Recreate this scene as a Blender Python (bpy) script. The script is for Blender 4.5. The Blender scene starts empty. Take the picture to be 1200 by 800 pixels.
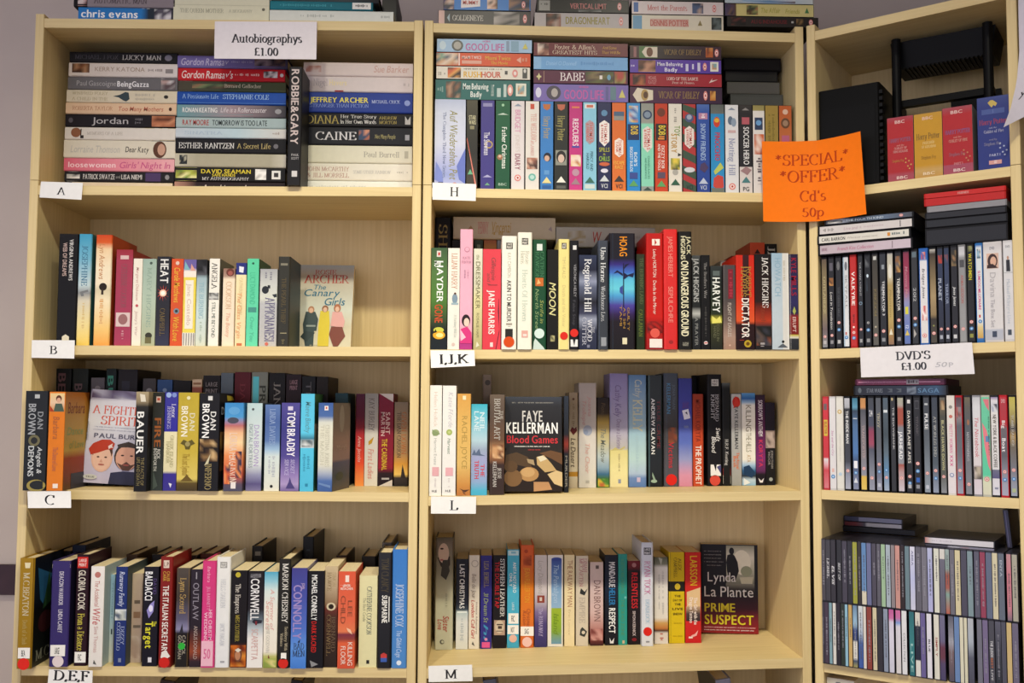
import bpy, math, random
from mathutils import Vector, Matrix

# ---------------------------------------------------------------- camera, world, lamps, exposure
SC = bpy.context.scene
F_PX, IMG_W, IMG_H = 1179.0, 1200.0, 800.0
CAM = Vector((92.784, -206.462, 120.965))            # centimetres; the scene is built in metres
R0 = Vector((0.9995194801801255, -0.030534223160766316, 0.005335724545019692))
R1 = Vector((0.007274323968584256, 0.06373483441695792, -0.997940356480608))
R2 = Vector((0.03013126202554225, 0.9974996401492141, 0.06392632439720461))
CM = 0.01

cam_data = bpy.data.cameras.new('camera')
cam = bpy.data.objects.new('camera', cam_data)
SC.collection.objects.link(cam)
cam_data.sensor_width = 36.0
cam_data.lens = F_PX / IMG_W * 36.0
cam_data.clip_start = 0.05
_m = Matrix((R0, -R1, -R2)).transposed().to_4x4()
_m.translation = CAM * CM
cam.matrix_world = _m
SC.camera = cam

SC.view_settings.view_transform = 'Standard'
SC.view_settings.look = 'None'
SC.view_settings.gamma = 1.0
SC.view_settings.use_curve_mapping = False
SC.view_settings.exposure = 0.0
KEY_W = 70.0

world = bpy.data.worlds.new('world')
SC.world = world
world.use_nodes = True
_wn, _wl = world.node_tree.nodes, world.node_tree.links
_bg = _wn['Background']
# the rest of the hall: pale daylight at window height, a dim warm ceiling above, a brown floor below
_tc = _wn.new('ShaderNodeTexCoord'); _sx = _wn.new('ShaderNodeSeparateXYZ'); _mr = _wn.new('ShaderNodeMapRange'); _rp = _wn.new('ShaderNodeValToRGB')
_mr.inputs[1].default_value = -1; _mr.inputs[2].default_value = 1
_wl.new(_tc.outputs['Generated'], _sx.inputs[0]); _wl.new(_sx.outputs['Z'], _mr.inputs[0]); _wl.new(_mr.outputs[0], _rp.inputs[0]); _wl.new(_rp.outputs[0], _bg.inputs[0])
_st = [(0.0, (.16, .12, .08)), (.28, (.42, .38, .36)), (.41, (1.0, .98, 1.16)), (.60, (1.12, 1.08, 1.28)), (.76, (.42, .36, .30)), (1.0, (.24, .19, .13))]
_rp.color_ramp.elements[0].position = 0.0; _rp.color_ramp.elements[0].color = (*_st[0][1], 1)
_rp.color_ramp.elements[1].position = 1.0; _rp.color_ramp.elements[1].color = (*_st[-1][1], 1)
for _p, _c in _st[1:-1]:
    _e = _rp.color_ramp.elements.new(_p); _e.color = (*_c, 1)
_bg.inputs[1].default_value = 1.35

def lamp(name, kind, loc, target, energy, color, **kw):
    l = bpy.data.lights.new(name, kind)
    l.energy = energy
    l.color = color
    for k, v in kw.items():
        setattr(l, k, v)
    o = bpy.data.objects.new(name, l)
    SC.collection.objects.link(o)
    o.location = loc
    o.rotation_euler = (Vector(target) - Vector(loc)).to_track_quat('-Z', 'Y').to_euler()
    return o
# the long ceiling light over the aisle, a little over a metre in front of the shelves: three lamps in a row
for _lx, _lk in ((0.45, 1.0), (0.92, 1.0), (1.39, 1.0)):
    lamp('ceiling_lamp', 'SPOT', (_lx, -1.28, 2.62), (_lx, 0.0, -0.60), KEY_W * _lk, (1.0, 0.95, 0.75),
         spot_size=math.radians(103), spot_blend=1.0, shadow_soft_size=0.05)  # cones aimed low and shaped so the top shelves stay dimmer

# ---------------------------------------------------------------- frames: front planes of the three bookcases
class Frame:
    def __init__(s, o, ang, w):
        s.o = Vector(o); s.ang = ang; s.w = w
        s.ex = Vector((math.cos(ang), math.sin(ang), 0)); s.ed = Vector((-math.sin(ang), math.cos(ang), 0))
    def pt(s, x, d, z):                                # local (along, into the shelf, up) cm -> world cm
        return s.o + s.ex * x + s.ed * d + Vector((0, 0, z))
    def hit(s, px, py, d=0.0):                         # where the sight line through a photo point meets depth d
        r = R0 * ((px - 600) / F_PX) + R1 * ((py - 400) / F_PX) + R2
        t = (d - (CAM - s.o).dot(s.ed)) / r.dot(s.ed)
        p = CAM + r * t - s.o
        return p.dot(s.ex), p.z
    def floor_hit(s, px, py, z):                       # ... meets the level z
        r = R0 * ((px - 600) / F_PX) + R1 * ((py - 400) / F_PX) + R2
        t = (z - CAM.z) / r.z
        p = CAM + r * t - s.o
        return p.dot(s.ex), p.dot(s.ed)
FA = Frame((0, 0, 0), 0.0, 80.0)
FB = Frame((80.4, 0, 0), 0.0, 80.0)
FC = Frame((160.87, -0.45, 0), -0.6247, 40.0)
FR = {'A': FA, 'B': FB, 'C': FC}
SHELF = {'A': [(200.5, 201.1), (165.5, 166.1), (132.75, 132.9), (103.7, 103.3), (68.95, 68.25), (34.0, 34.0)],
         'B': [(200.9, 200.0), (166.0, 165.7), (132.4, 132.95), (102.5, 103.9), (68.1, 70.1), (34.0, 34.0)],
         'C': [(199.9, 200.8), (165.85, 166.45), (132.9, 133.5), (104.2, 104.5), (69.6, 69.4), (34.0, 34.0)]}
def shelf_z(c, i, x):
    a, b = SHELF[c][i]
    return a + (b - a) * x / FR[c].w

# ---------------------------------------------------------------- materials
def _nodes(name):
    m = bpy.data.materials.new(name); m.use_nodes = True
    nt = m.node_tree
    return m, nt, nt.nodes['Principled BSDF'], nt.nodes, nt.links
def m_print(name, rough, spec, coat=0.0):
    m, nt, b, N, L = _nodes(name)
    at = N.new('ShaderNodeAttribute'); at.attribute_name = 'Col'
    nz = N.new('ShaderNodeTexNoise'); nz.inputs['Scale'].default_value = 90; nz.inputs['Detail'].default_value = 4
    tc = N.new('ShaderNodeTexCoord'); L.new(tc.outputs['Object'], nz.inputs['Vector'])
    mr = N.new('ShaderNodeMapRange'); mr.inputs[3].default_value = 0.93; mr.inputs[4].default_value = 1.05
    L.new(nz.outputs['Fac'], mr.inputs[0])
    mx = N.new('ShaderNodeMix'); mx.data_type = 'RGBA'; mx.blend_type = 'MULTIPLY'; mx.inputs[0].default_value = 1.0
    L.new(at.outputs['Color'], mx.inputs[6]); L.new(mr.outputs[0], mx.inputs[7]); L.new(mx.outputs[2], b.inputs['Base Color'])
    b.inputs['Roughness'].default_value = rough; b.inputs['Specular IOR Level'].default_value = spec
    b.inputs['Coat Weight'].default_value = coat; b.inputs['Coat Roughness'].default_value = 0.12
    return m
def m_wood(name, grain):
    m, nt, b, N, L = _nodes(name)
    tc = N.new('ShaderNodeTexCoord'); mp = N.new('ShaderNodeMapping')
    mp.inputs['Scale'].default_value = {'x': (1.3, 40, 40), 'z': (40, 40, 1.3)}[grain]
    nz = N.new('ShaderNodeTexNoise'); nz.inputs['Scale'].default_value = 3.0; nz.inputs['Detail'].default_value = 5; nz.inputs['Roughness'].default_value = 0.6
    n2 = N.new('ShaderNodeTexNoise'); n2.inputs['Scale'].default_value = 2.2; n2.inputs['Detail'].default_value = 2
    cr = N.new('ShaderNodeValToRGB')
    cr.color_ramp.elements[0].position = 0.30; cr.color_ramp.elements[0].color = (0.63, 0.475, 0.225, 1)
    cr.color_ramp.elements[1].position = 0.66; cr.color_ramp.elements[1].color = (0.77, 0.61, 0.315, 1)
    L.new(tc.outputs['Object'], mp.inputs['Vector']); L.new(mp.outputs[0], nz.inputs['Vector']); L.new(tc.outputs['Object'], n2.inputs['Vector'])
    ad = N.new('ShaderNodeMath'); ad.operation = 'MULTIPLY_ADD'; ad.inputs[1].default_value = 0.35; L.new(n2.outputs['Fac'], ad.inputs[0])
    sb = N.new('ShaderNodeMath'); sb.operation = 'MULTIPLY'; sb.inputs[1].default_value = 0.68; L.new(nz.outputs['Fac'], sb.inputs[0]); L.new(sb.outputs[0], ad.inputs[2])
    L.new(ad.outputs[0], cr.inputs[0]); L.new(cr.outputs[0], b.inputs['Base Color'])
    b.inputs['Roughness'].default_value = 0.5; b.inputs['Specular IOR Level'].default_value = 0.3
    return m
def m_plain(name, c0, c1, scale, rough, spec=0.3, stretch=(1, 1, 1)):
    m, nt, b, N, L = _nodes(name)
    tc = N.new('ShaderNodeTexCoord'); mp = N.new('ShaderNodeMapping'); mp.inputs['Scale'].default_value = stretch
    nz = N.new('ShaderNodeTexNoise'); nz.inputs['Scale'].default_value = scale; nz.inputs['Detail'].default_value = 5
    cr = N.new('ShaderNodeValToRGB')
    cr.color_ramp.elements[0].position = 0.3; cr.color_ramp.elements[0].color = (*c0, 1)
    cr.color_ramp.elements[1].position = 0.7; cr.color_ramp.elements[1].color = (*c1, 1)
    L.new(tc.outputs['Object'], mp.inputs['Vector']); L.new(mp.outputs[0], nz.inputs['Vector'])
    L.new(nz.outputs['Fac'], cr.inputs[0]); L.new(cr.outputs[0], b.inputs['Base Color'])
    b.inputs['Roughness'].default_value = rough; b.inputs['Specular IOR Level'].default_value = spec
    return m
M_PAPER = m_print('printed_matt', 0.6, 0.15)
M_COVER = m_print('printed_cover', 0.44, 0.15)
M_GLOSS = m_print('printed_gloss', 0.30, 0.3)
M_PLASTIC = m_print('moulded_plastic', 0.45, 0.12)
M_PAGES = m_plain('page_block', (0.66, 0.53, 0.31), (0.80, 0.69, 0.46), 60, 0.8, 0.1, (40, 1, 1))
M_WOODX = m_wood('birch_veneer_along', 'x')
M_WOODZ = m_wood('birch_veneer_upright', 'z')
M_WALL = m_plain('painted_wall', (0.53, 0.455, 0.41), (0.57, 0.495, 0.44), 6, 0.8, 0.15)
M_SIDE = m_plain('darkened_side_wall', (0.20, 0.165, 0.115), (0.24, 0.20, 0.14), 6, 0.8, 0.15)  # unseen wall, darkened so less light bounces into the narrow bookcase
M_CEIL = m_plain('ceiling_paint', (0.50, 0.46, 0.40), (0.55, 0.51, 0.44), 8, 0.9, 0.1)
M_RAIL = m_plain('dark_rail', (0.035, 0.015, 0.022), (0.05, 0.022, 0.03), 20, 0.5)
M_FLOOR = m_plain('carpet', (0.16, 0.13, 0.11), (0.22, 0.18, 0.15), 60, 0.9, 0.1)

_lin = {}
def lin(h):
    if h in _lin: return _lin[h]
    s = h.lstrip('#')
    if len(s) == 3: s = ''.join(c * 2 for c in s)
    out = []
    for i in (0, 2, 4):
        c = int(s[i:i + 2], 16) / 255
        out.append(c / 12.92 if c <= 0.04045 else ((c + 0.055) / 1.055) ** 2.4)
    _lin[h] = tuple(out) + (1.0,)
    return _lin[h]
def mixc(a, b, t):
    return tuple(x + (y - x) * t for x, y in zip(a, b))

# ---------------------------------------------------------------- mesh builder (works in cm, writes metres)
class MB:
    def __init__(s): s.v = []; s.f = []; s.c = []
    def face(s, pts, col):                             # col: one colour or one per corner
        n = len(s.v); s.v.extend(pts); s.f.append(tuple(range(n, n + len(pts))))
        s.c.extend([col] * len(pts) if not isinstance(col[0], (tuple, list)) else col)
    def box(s, x0, x1, y0, y1, z0, z1, col):
        p = [(x0, y0, z0), (x1, y0, z0), (x1, y1, z0), (x0, y1, z0), (x0, y0, z1), (x1, y0, z1), (x1, y1, z1), (x0, y1, z1)]
        for q in ((0, 1, 5, 4), (1, 2, 6, 5), (2, 3, 7, 6), (3, 0, 4, 7), (4, 5, 6, 7), (3, 2, 1, 0)):
            s.face([p[i] for i in q], col)
    def hexa(s, p, col):
        for q in ((0, 1, 5, 4), (1, 2, 6, 5), (2, 3, 7, 6), (3, 0, 4, 7), (4, 5, 6, 7), (3, 2, 1, 0)):
            s.face([p[i] for i in q], col)
    def prism(s, prof, a, b, mapf, cola, colb, cap=True):   # extrude a closed outline between a and b
        n = len(prof)
        A = [mapf(x, y, a) for x, y in prof]; B = [mapf(x, y, b) for x, y in prof]
        for i in range(n):
            j = (i + 1) % n
            s.face([A[i], A[j], B[j], B[i]], [cola, cola, colb, colb])
        if cap == 1 or cap is True: s.face(A[::-1], cola)
        if cap == 2 or cap is True: s.face(B, colb)
    def build(s, name, mat, parent=None):
        me = bpy.data.meshes.new(name)
        me.from_pydata([(x * CM, y * CM, z * CM) for x, y, z in s.v], [], s.f)
        ca = me.color_attributes.new('Col', 'FLOAT_COLOR', 'CORNER')
        flat = [k for c in s.c for k in c]
        ca.data.foreach_set('color', flat)
        me.materials.append(mat)
        o = bpy.data.objects.new(name, me)
        SC.collection.objects.link(o)
        if parent: o.parent = parent
        return o
def tag(o, label, cat, group=None, kind=None):
    o['label'] = label; o['category'] = cat
    if group: o['group'] = group
    if kind: o['kind'] = kind
    return o
def root(name, frame, x, d, z, label, cat, group=None, yaw=0.0, roll=0.0, lean=0.0):
    o = bpy.data.objects.new(name, None); SC.collection.objects.link(o)
    o.empty_display_size = 0.03
    o.location = frame.pt(x, d, z) * CM
    o.rotation_mode = 'XYZ'
    o.rotation_euler = (lean, roll, frame.ang + yaw)
    return tag(o, label, cat, group)

# ---------------------------------------------------------------- lettering
_glyph = {}
_off = {'N': 0.0, 'B': 0.006, 'I': 0.006}
def glyph_sans(ch, st):
    k = (ch, st)
    if k in _glyph: return _glyph[k]
    cu = bpy.data.curves.new('g', 'FONT'); cu.body = ch; cu.size = 1.0; cu.resolution_u = 3
    cu.offset = _off[st]
    ob = bpy.data.objects.new('g', cu); SC.collection.objects.link(ob)
    dg = bpy.context.evaluated_depsgraph_get()
    me = ob.evaluated_get(dg).to_mesh()
    vs = [(v.co.x / 0.72, v.co.y / 0.72) for v in me.vertices]; fs = [tuple(p.vertices) for p in me.polygons]
    ob.evaluated_get(dg).to_mesh_clear()
    bpy.data.objects.remove(ob); bpy.data.curves.remove(cu)
    if vs:
        x0 = min(v[0] for v in vs); x1 = max(v[0] for v in vs)
        vs = [(x - x0, y) for x, y in vs]; w = x1 - x0
    else: w = 0.25
    if st == 'I': vs = [(x + 0.2 * y, y) for x, y in vs]
    lay = [(vs, fs)]
    if st == 'B' and vs:                               # bold: two impressions of the letter, one just above the other
        lay.append(([(x + .05, y) for x, y in vs], fs)); w += .05
    _glyph[k] = (w, lay)
    return _glyph[k]
def arc(cx, cy, rx, ry, a0, a1, n=12):
    return [(cx + rx * math.cos(math.radians(a0 + (a1 - a0) * i / n)), cy + ry * math.sin(math.radians(a0 + (a1 - a0) * i / n))) for i in range(n + 1)]
# pen strokes of a book serif; '-' marks a foot or head serif (x, y)
SER = {
 'A': (.74, [[(.08, 0), (.36, 1)], [(.37, 1), (.67, 0)], [(.19, .36), (.53, .36)]], [(.08, 0), (.67, 0)]),
 'B': (.62, [[(.14, 0), (.14, 1)], [(.14, 1), (.3, 1)] + arc(.3, .76, .2, .24, 90, -90) + [(.14, .52)], [(.3, .52)] + arc(.32, .26, .24, .26, 90, -90) + [(.14, 0)]], [(.1, 0), (.1, 1)]),
 'C': (.66, [arc(.38, .5, .32, .5, 50, 310, 18), [(.59, .72), (.59, .98)]], []),
 'D': (.72, [[(.14, 0), (.14, 1)], [(.14, 1), (.28, 1)] + arc(.28, .5, .38, .5, 90, -90, 16) + [(.14, 0)]], [(.1, 0), (.1, 1)]),
 'E': (.6, [[(.14, 0), (.14, 1)], [(.14, 1), (.54, 1), (.54, .8)], [(.14, .52), (.42, .52), (.42, .64)], [(.42, .52), (.42, .4)], [(.14, 0), (.54, 0), (.57, .22)]], [(.1, 0), (.1, 1)]),
 'F': (.56, [[(.14, 0), (.14, 1)], [(.14, 1), (.52, 1), (.52, .8)], [(.14, .52), (.4, .52), (.4, .64)], [(.4, .52), (.4, .4)]], [(.14, 0), (.1, 1)]),
 'G': (.72, [arc(.38, .5, .32, .5, 50, 330, 18), [(.6, .05), (.6, .42)], [(.58, .74), (.58, .97)]], [(.6, .42)]),
 'H': (.74, [[(.14, 0), (.14, 1)], [(.6, 0), (.6, 1)], [(.14, .52), (.6, .52)]], [(.14, 0), (.14, 1), (.6, 0), (.6, 1)]),
 'I': (.3, [[(.15, 0), (.15, 1)]], [(.15, 0), (.15, 1)]),
 'J': (.4, [[(.27, 1), (.27, .2)] + arc(.14, .18, .13, .2, 0, -140)], [(.27, 1)]),
 'K': (.72, [[(.14, 0), (.14, 1)], [(.14, .42), (.58, 1)], [(.28, .6), (.64, 0)]], [(.14, 0), (.14, 1), (.6, 1), (.64, 0)]),
 'L': (.58, [[(.14, 0), (.14, 1)], [(.14, 0), (.52, 0), (.56, .25)]], [(.1, 0), (.14, 1)]),
 'M': (.88, [[(.14, 0), (.14, 1)], [(.14, 1), (.44, .05)], [(.44, .05), (.74, 1)], [(.74, 0), (.74, 1)]], [(.14, 0), (.1, 1), (.74, 0), (.78, 1)]),
 'N': (.74, [[(.14, 0), (.14, 1)], [(.12, 1), (.6, 0)], [(.6, 0), (.6, 1)]], [(.14, 0), (.1, 1), (.6, 1)]),
 'O': (.74, [arc(.37, .5, .31, .5, 0, 360, 22)], []),
 'P': (.6, [[(.14, 0), (.14, 1)], [(.14, 1), (.28, 1)] + arc(.28, .73, .26, .27, 90, -90) + [(.14, .46)]], [(.14, 0), (.1, 1)]),
 'Q': (.74, [arc(.37, .5, .31, .5, 0, 360, 22), [(.36, .06), (.5, -.16), (.68, -.2)]], []),
 'R': (.68, [[(.14, 0), (.14, 1)], [(.14, 1), (.28, 1)] + arc(.28, .75, .24, .25, 90, -90) + [(.14, .5)], [(.32, .5), (.62, 0)]], [(.14, 0), (.1, 1), (.62, 0)]),
 'S': (.56, [arc(.29, .75, .2, .25, 40, 250, 12) + arc(.28, .26, .22, .26, 70, -150, 12), [(.46, .74), (.46, .97)], [(.07, .26), (.07, .03)]], []),
 'T': (.64, [[(.32, 0), (.32, 1)], [(.06, .78), (.06, 1), (.58, 1), (.58, .78)]], [(.32, 0)]),
 'U': (.72, [[(.14, 1), (.14, .3)] + arc(.36, .28, .22, .28, 180, 360) + [(.58, 1)]], [(.14, 1), (.58, 1)]),
 'V': (.7, [[(.08, 1), (.36, 0)], [(.36, 0), (.62, 1)]], [(.08, 1), (.62, 1)]),
 'W': (.98, [[(.08, 1), (.3, 0)], [(.3, 0), (.5, 1)], [(.48, 1), (.7, 0)], [(.7, 0), (.9, 1)]], [(.08, 1), (.5, 1), (.9, 1)]),
 'X': (.7, [[(.1, 1), (.6, 0)], [(.1, 0), (.6, 1)]], [(.1, 1), (.6, 0), (.1, 0), (.6, 1)]),
 'Y': (.7, [[(.08, 1), (.36, .48)], [(.36, .48), (.62, 1)], [(.36, 0), (.36, .5)]], [(.08, 1), (.62, 1), (.36, 0)]),
 'Z': (.62, [[(.08, .8), (.08, 1), (.54, 1)], [(.54, 1), (.08, 0)], [(.08, 0), (.54, 0), (.56, .22)]], []),
 'a': (.5, [arc(.22, .52, .16, .16, 150, 0) + [(.38, .1), (.47, .05)], [(.38, .4)] + arc(.22, .2, .16, .2, 80, 300)], []),
 'b': (.52, [[(.1, 1), (.1, 0)], arc(.27, .33, .18, .33, 150, -150, 14)], [(.06, 1)]),
 'c': (.46, [arc(.26, .33, .2, .33, 45, 320, 14)], []),
 'd': (.54, [[(.4, 1), (.4, 0)], arc(.24, .33, .18, .33, 30, 330, 14)], [(.36, 1), (.44, 0)]),
 'e': (.48, [[(.07, .38), (.42, .38)] + arc(.25, .34, .18, .32, 10, 320, 16)], []),
 'f': (.36, [[(.15, 0), (.15, .8)] + arc(.27, .82, .12, .18, 180, 50), [(.03, .64), (.3, .64)]], [(.15, 0)]),
 'g': (.5, [arc(.22, .43, .16, .22, 0, 360, 16), arc(.23, -.12, .19, .17, 0, 360, 16), [(.36, .58), (.47, .64)], [(.14, .24), (.1, .12), (.3, .04)]], []),
 'h': (.54, [[(.1, 0), (.1, 1)], [(.1, .45)] + arc(.27, .44, .15, .22, 160, 0) + [(.42, 0)]], [(.1, 0), (.06, 1), (.42, 0)]),
 'i': (.26, [[(.13, 0), (.13, .64)], [(.13, .84), (.13, .96)]], [(.13, 0), (.09, .64)]),
 'j': (.26, [[(.15, .64), (.15, -.1)] + arc(.05, -.1, .1, .14, 0, -120), [(.15, .84), (.15, .96)]], []),
 'k': (.54, [[(.1, 0), (.1, 1)], [(.1, .26), (.4, .64)], [(.22, .4), (.46, 0)]], [(.1, 0), (.06, 1), (.46, 0)]),
 'l': (.26, [[(.13, 0), (.13, 1)]], [(.13, 0), (.09, 1)]),
 'm': (.8, [[(.1, 0), (.1, .64)], [(.1, .45)] + arc(.25, .44, .14, .22, 160, 0) + [(.39, 0)], [(.39, .45)] + arc(.54, .44, .14, .22, 160, 0) + [(.68, 0)]], [(.1, 0), (.39, 0), (.68, 0)]),
 'n': (.54, [[(.1, 0), (.1, .64)], [(.1, .45)] + arc(.27, .44, .15, .22, 160, 0) + [(.42, 0)]], [(.1, 0), (.07, .64), (.42, 0)]),
 'o': (.52, [arc(.26, .33, .2, .33, 0, 360, 18)], []),
 'p': (.54, [[(.1, -.3), (.1, .64)], arc(.28, .33, .18, .33, 150, -150, 14)], [(.1, -.3), (.06, .64)]),
 'q': (.54, [[(.42, -.3), (.42, .64)], arc(.25, .33, .18, .33, 30, 330, 14)], [(.42, -.3)]),
 'r': (.38, [[(.1, 0), (.1, .64)], [(.1, .42)] + arc(.26, .46, .14, .2, 160, 50)], [(.1, 0), (.07, .64)]),
 's': (.4, [arc(.21, .48, .13, .17, 40, 250, 10) + arc(.2, .17, .15, .17, 70, -150, 10)], []),
 't': (.34, [[(.15, .84), (.15, .12)] + arc(.24, .12, .09, .12, 180, 300), [(.03, .64), (.3, .64)]], []),
 'u': (.54, [[(.1, .64), (.1, .2)] + arc(.25, .2, .15, .2, 180, 340), [(.41, .64), (.41, 0)]], [(.07, .64), (.38, .64), (.45, 0)]),
 'v': (.5, [[(.06, .64), (.26, 0)], [(.26, 0), (.44, .64)]], [(.06, .64), (.44, .64)]),
 'w': (.74, [[(.06, .64), (.22, 0)], [(.22, 0), (.37, .64)], [(.36, .64), (.52, 0)], [(.52, 0), (.68, .64)]], [(.06, .64), (.68, .64)]),
 'x': (.5, [[(.06, .64), (.44, 0)], [(.06, 0), (.44, .64)]], [(.06, .64), (.44, 0), (.06, 0), (.44, .64)]),
 'y': (.5, [[(.06, .64), (.26, 0)], [(.44, .64), (.2, -.24), (.08, -.26)]], [(.06, .64), (.44, .64)]),
 'z': (.46, [[(.06, .5), (.06, .62), (.4, .62)], [(.4, .62), (.06, 0)], [(.06, 0), (.4, 0), (.42, .14)]], []),
 '0': (.5, [arc(.25, .48, .18, .48, 0, 360, 20)], []),
 '1': (.4, [[(.21, 0), (.21, .96)], [(.08, .8), (.21, .94)]], [(.21, 0)]),
 '5': (.5, [[(.44, .96), (.14, .96), (.1, .56)] + arc(.22, .3, .2, .29, 110, -150, 14)], []),
 '£': (.56, [arc(.3, .74, .17, .22, 30, 180, 8) + [(.17, .4), (.15, .1), (.08, .02)], [(.06, .46), (.36, .46)], [(.08, .04), (.26, .08), (.42, .0), (.5, .12)]], []),
 '.': (.22, [[(.11, 0), (.11, .1)]], []), ',': (.22, [[(.1, .1), (.13, .02), (.06, -.16)]], []),
 "'": (.2, [[(.1, 1), (.1, .72)]], []), '-': (.4, [[(.06, .34), (.34, .34)]], []), ':': (.22, [[(.11, 0), (.11, .1)], [(.11, .5), (.11, .6)]], []),
 '*': (.5, [[(.25, .55), (.25, 1)], [(.07, .66), (.43, .9)], [(.07, .9), (.43, .66)]], []),
 '&': (.78, [[(.66, 0), (.26, .62)] + arc(.33, .8, .12, .18, 200, -20) + [(.16, .44)] + arc(.26, .22, .18, .22, 130, 320), [(.48, .14), (.62, .46)]], [(.66, 0), (.62, .46)]),
 ' ': (.3, [], []),
}
def glyph_serif(ch, st):
    k = (ch, st)
    if k in _glyph: return _glyph[k]
    if ch not in SER: return glyph_sans(ch, 'N')
    thick, thin = (.135, .05) if st == 'S' else (.17, .08)
    w, strokes, serifs = SER[ch]
    lay = []
    def strip(pts, fixed=None):
        n = len(pts); base = 0; vs, fs = [], []
        lay.append((vs, fs))
        for i, p in enumerate(pts):
            a = pts[max(i - 1, 0)]; b = pts[min(i + 1, n - 1)]
            dx, dy = b[0] - a[0], b[1] - a[1]; l = math.hypot(dx, dy) or 1
            ang = math.atan2(dy, dx)
            h = fixed if fixed else thin + (thick - thin) * math.sin(ang + math.radians(22)) ** 2
            if abs(dy) < .12 * abs(dx) and not fixed: h = thin
            h /= 2
            vs.append((p[0] - dy / l * h, p[1] + dx / l * h)); vs.append((p[0] + dy / l * h, p[1] - dx / l * h))
        for i in range(n - 1):
            fs.append((base + 2 * i, base + 2 * i + 1, base + 2 * i + 3, base + 2 * i + 2))
    for s in strokes:
        corners = [0] + [i for i in range(1, len(s) - 1) if _sharp(s[i - 1], s[i], s[i + 1])] + [len(s) - 1]
        for a, b in zip(corners, corners[1:]):
            strip(s[a:b + 1])
    for x, y in serifs:
        strip([(x - .12, y), (x + .12, y)], thin)
    _glyph[k] = (w, lay)
    return _glyph[k]
def _sharp(a, b, c):
    a1 = math.atan2(b[1] - a[1], b[0] - a[0]); a2 = math.atan2(c[1] - b[1], c[0] - b[0])
    return abs((a2 - a1 + math.pi) % (2 * math.pi) - math.pi) > 0.9
def text_shapes(s, st):                                # -> width, [(verts, faces)]  (cap height 1, baseline 0)
    x = 0; out = []
    for ch in s:
        if ch == ' ': x += 0.34; continue
        w, lay = (glyph_serif if st in 'SW' else glyph_sans)(ch, st)
        for q, (vs, fs) in enumerate(lay): out.append(([(a + x, b) for a, b in vs], fs, q))
        x += w + (0.02 if st in 'SW' else 0.11)
    return max(x - 0.08, 0.1), out

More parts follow.
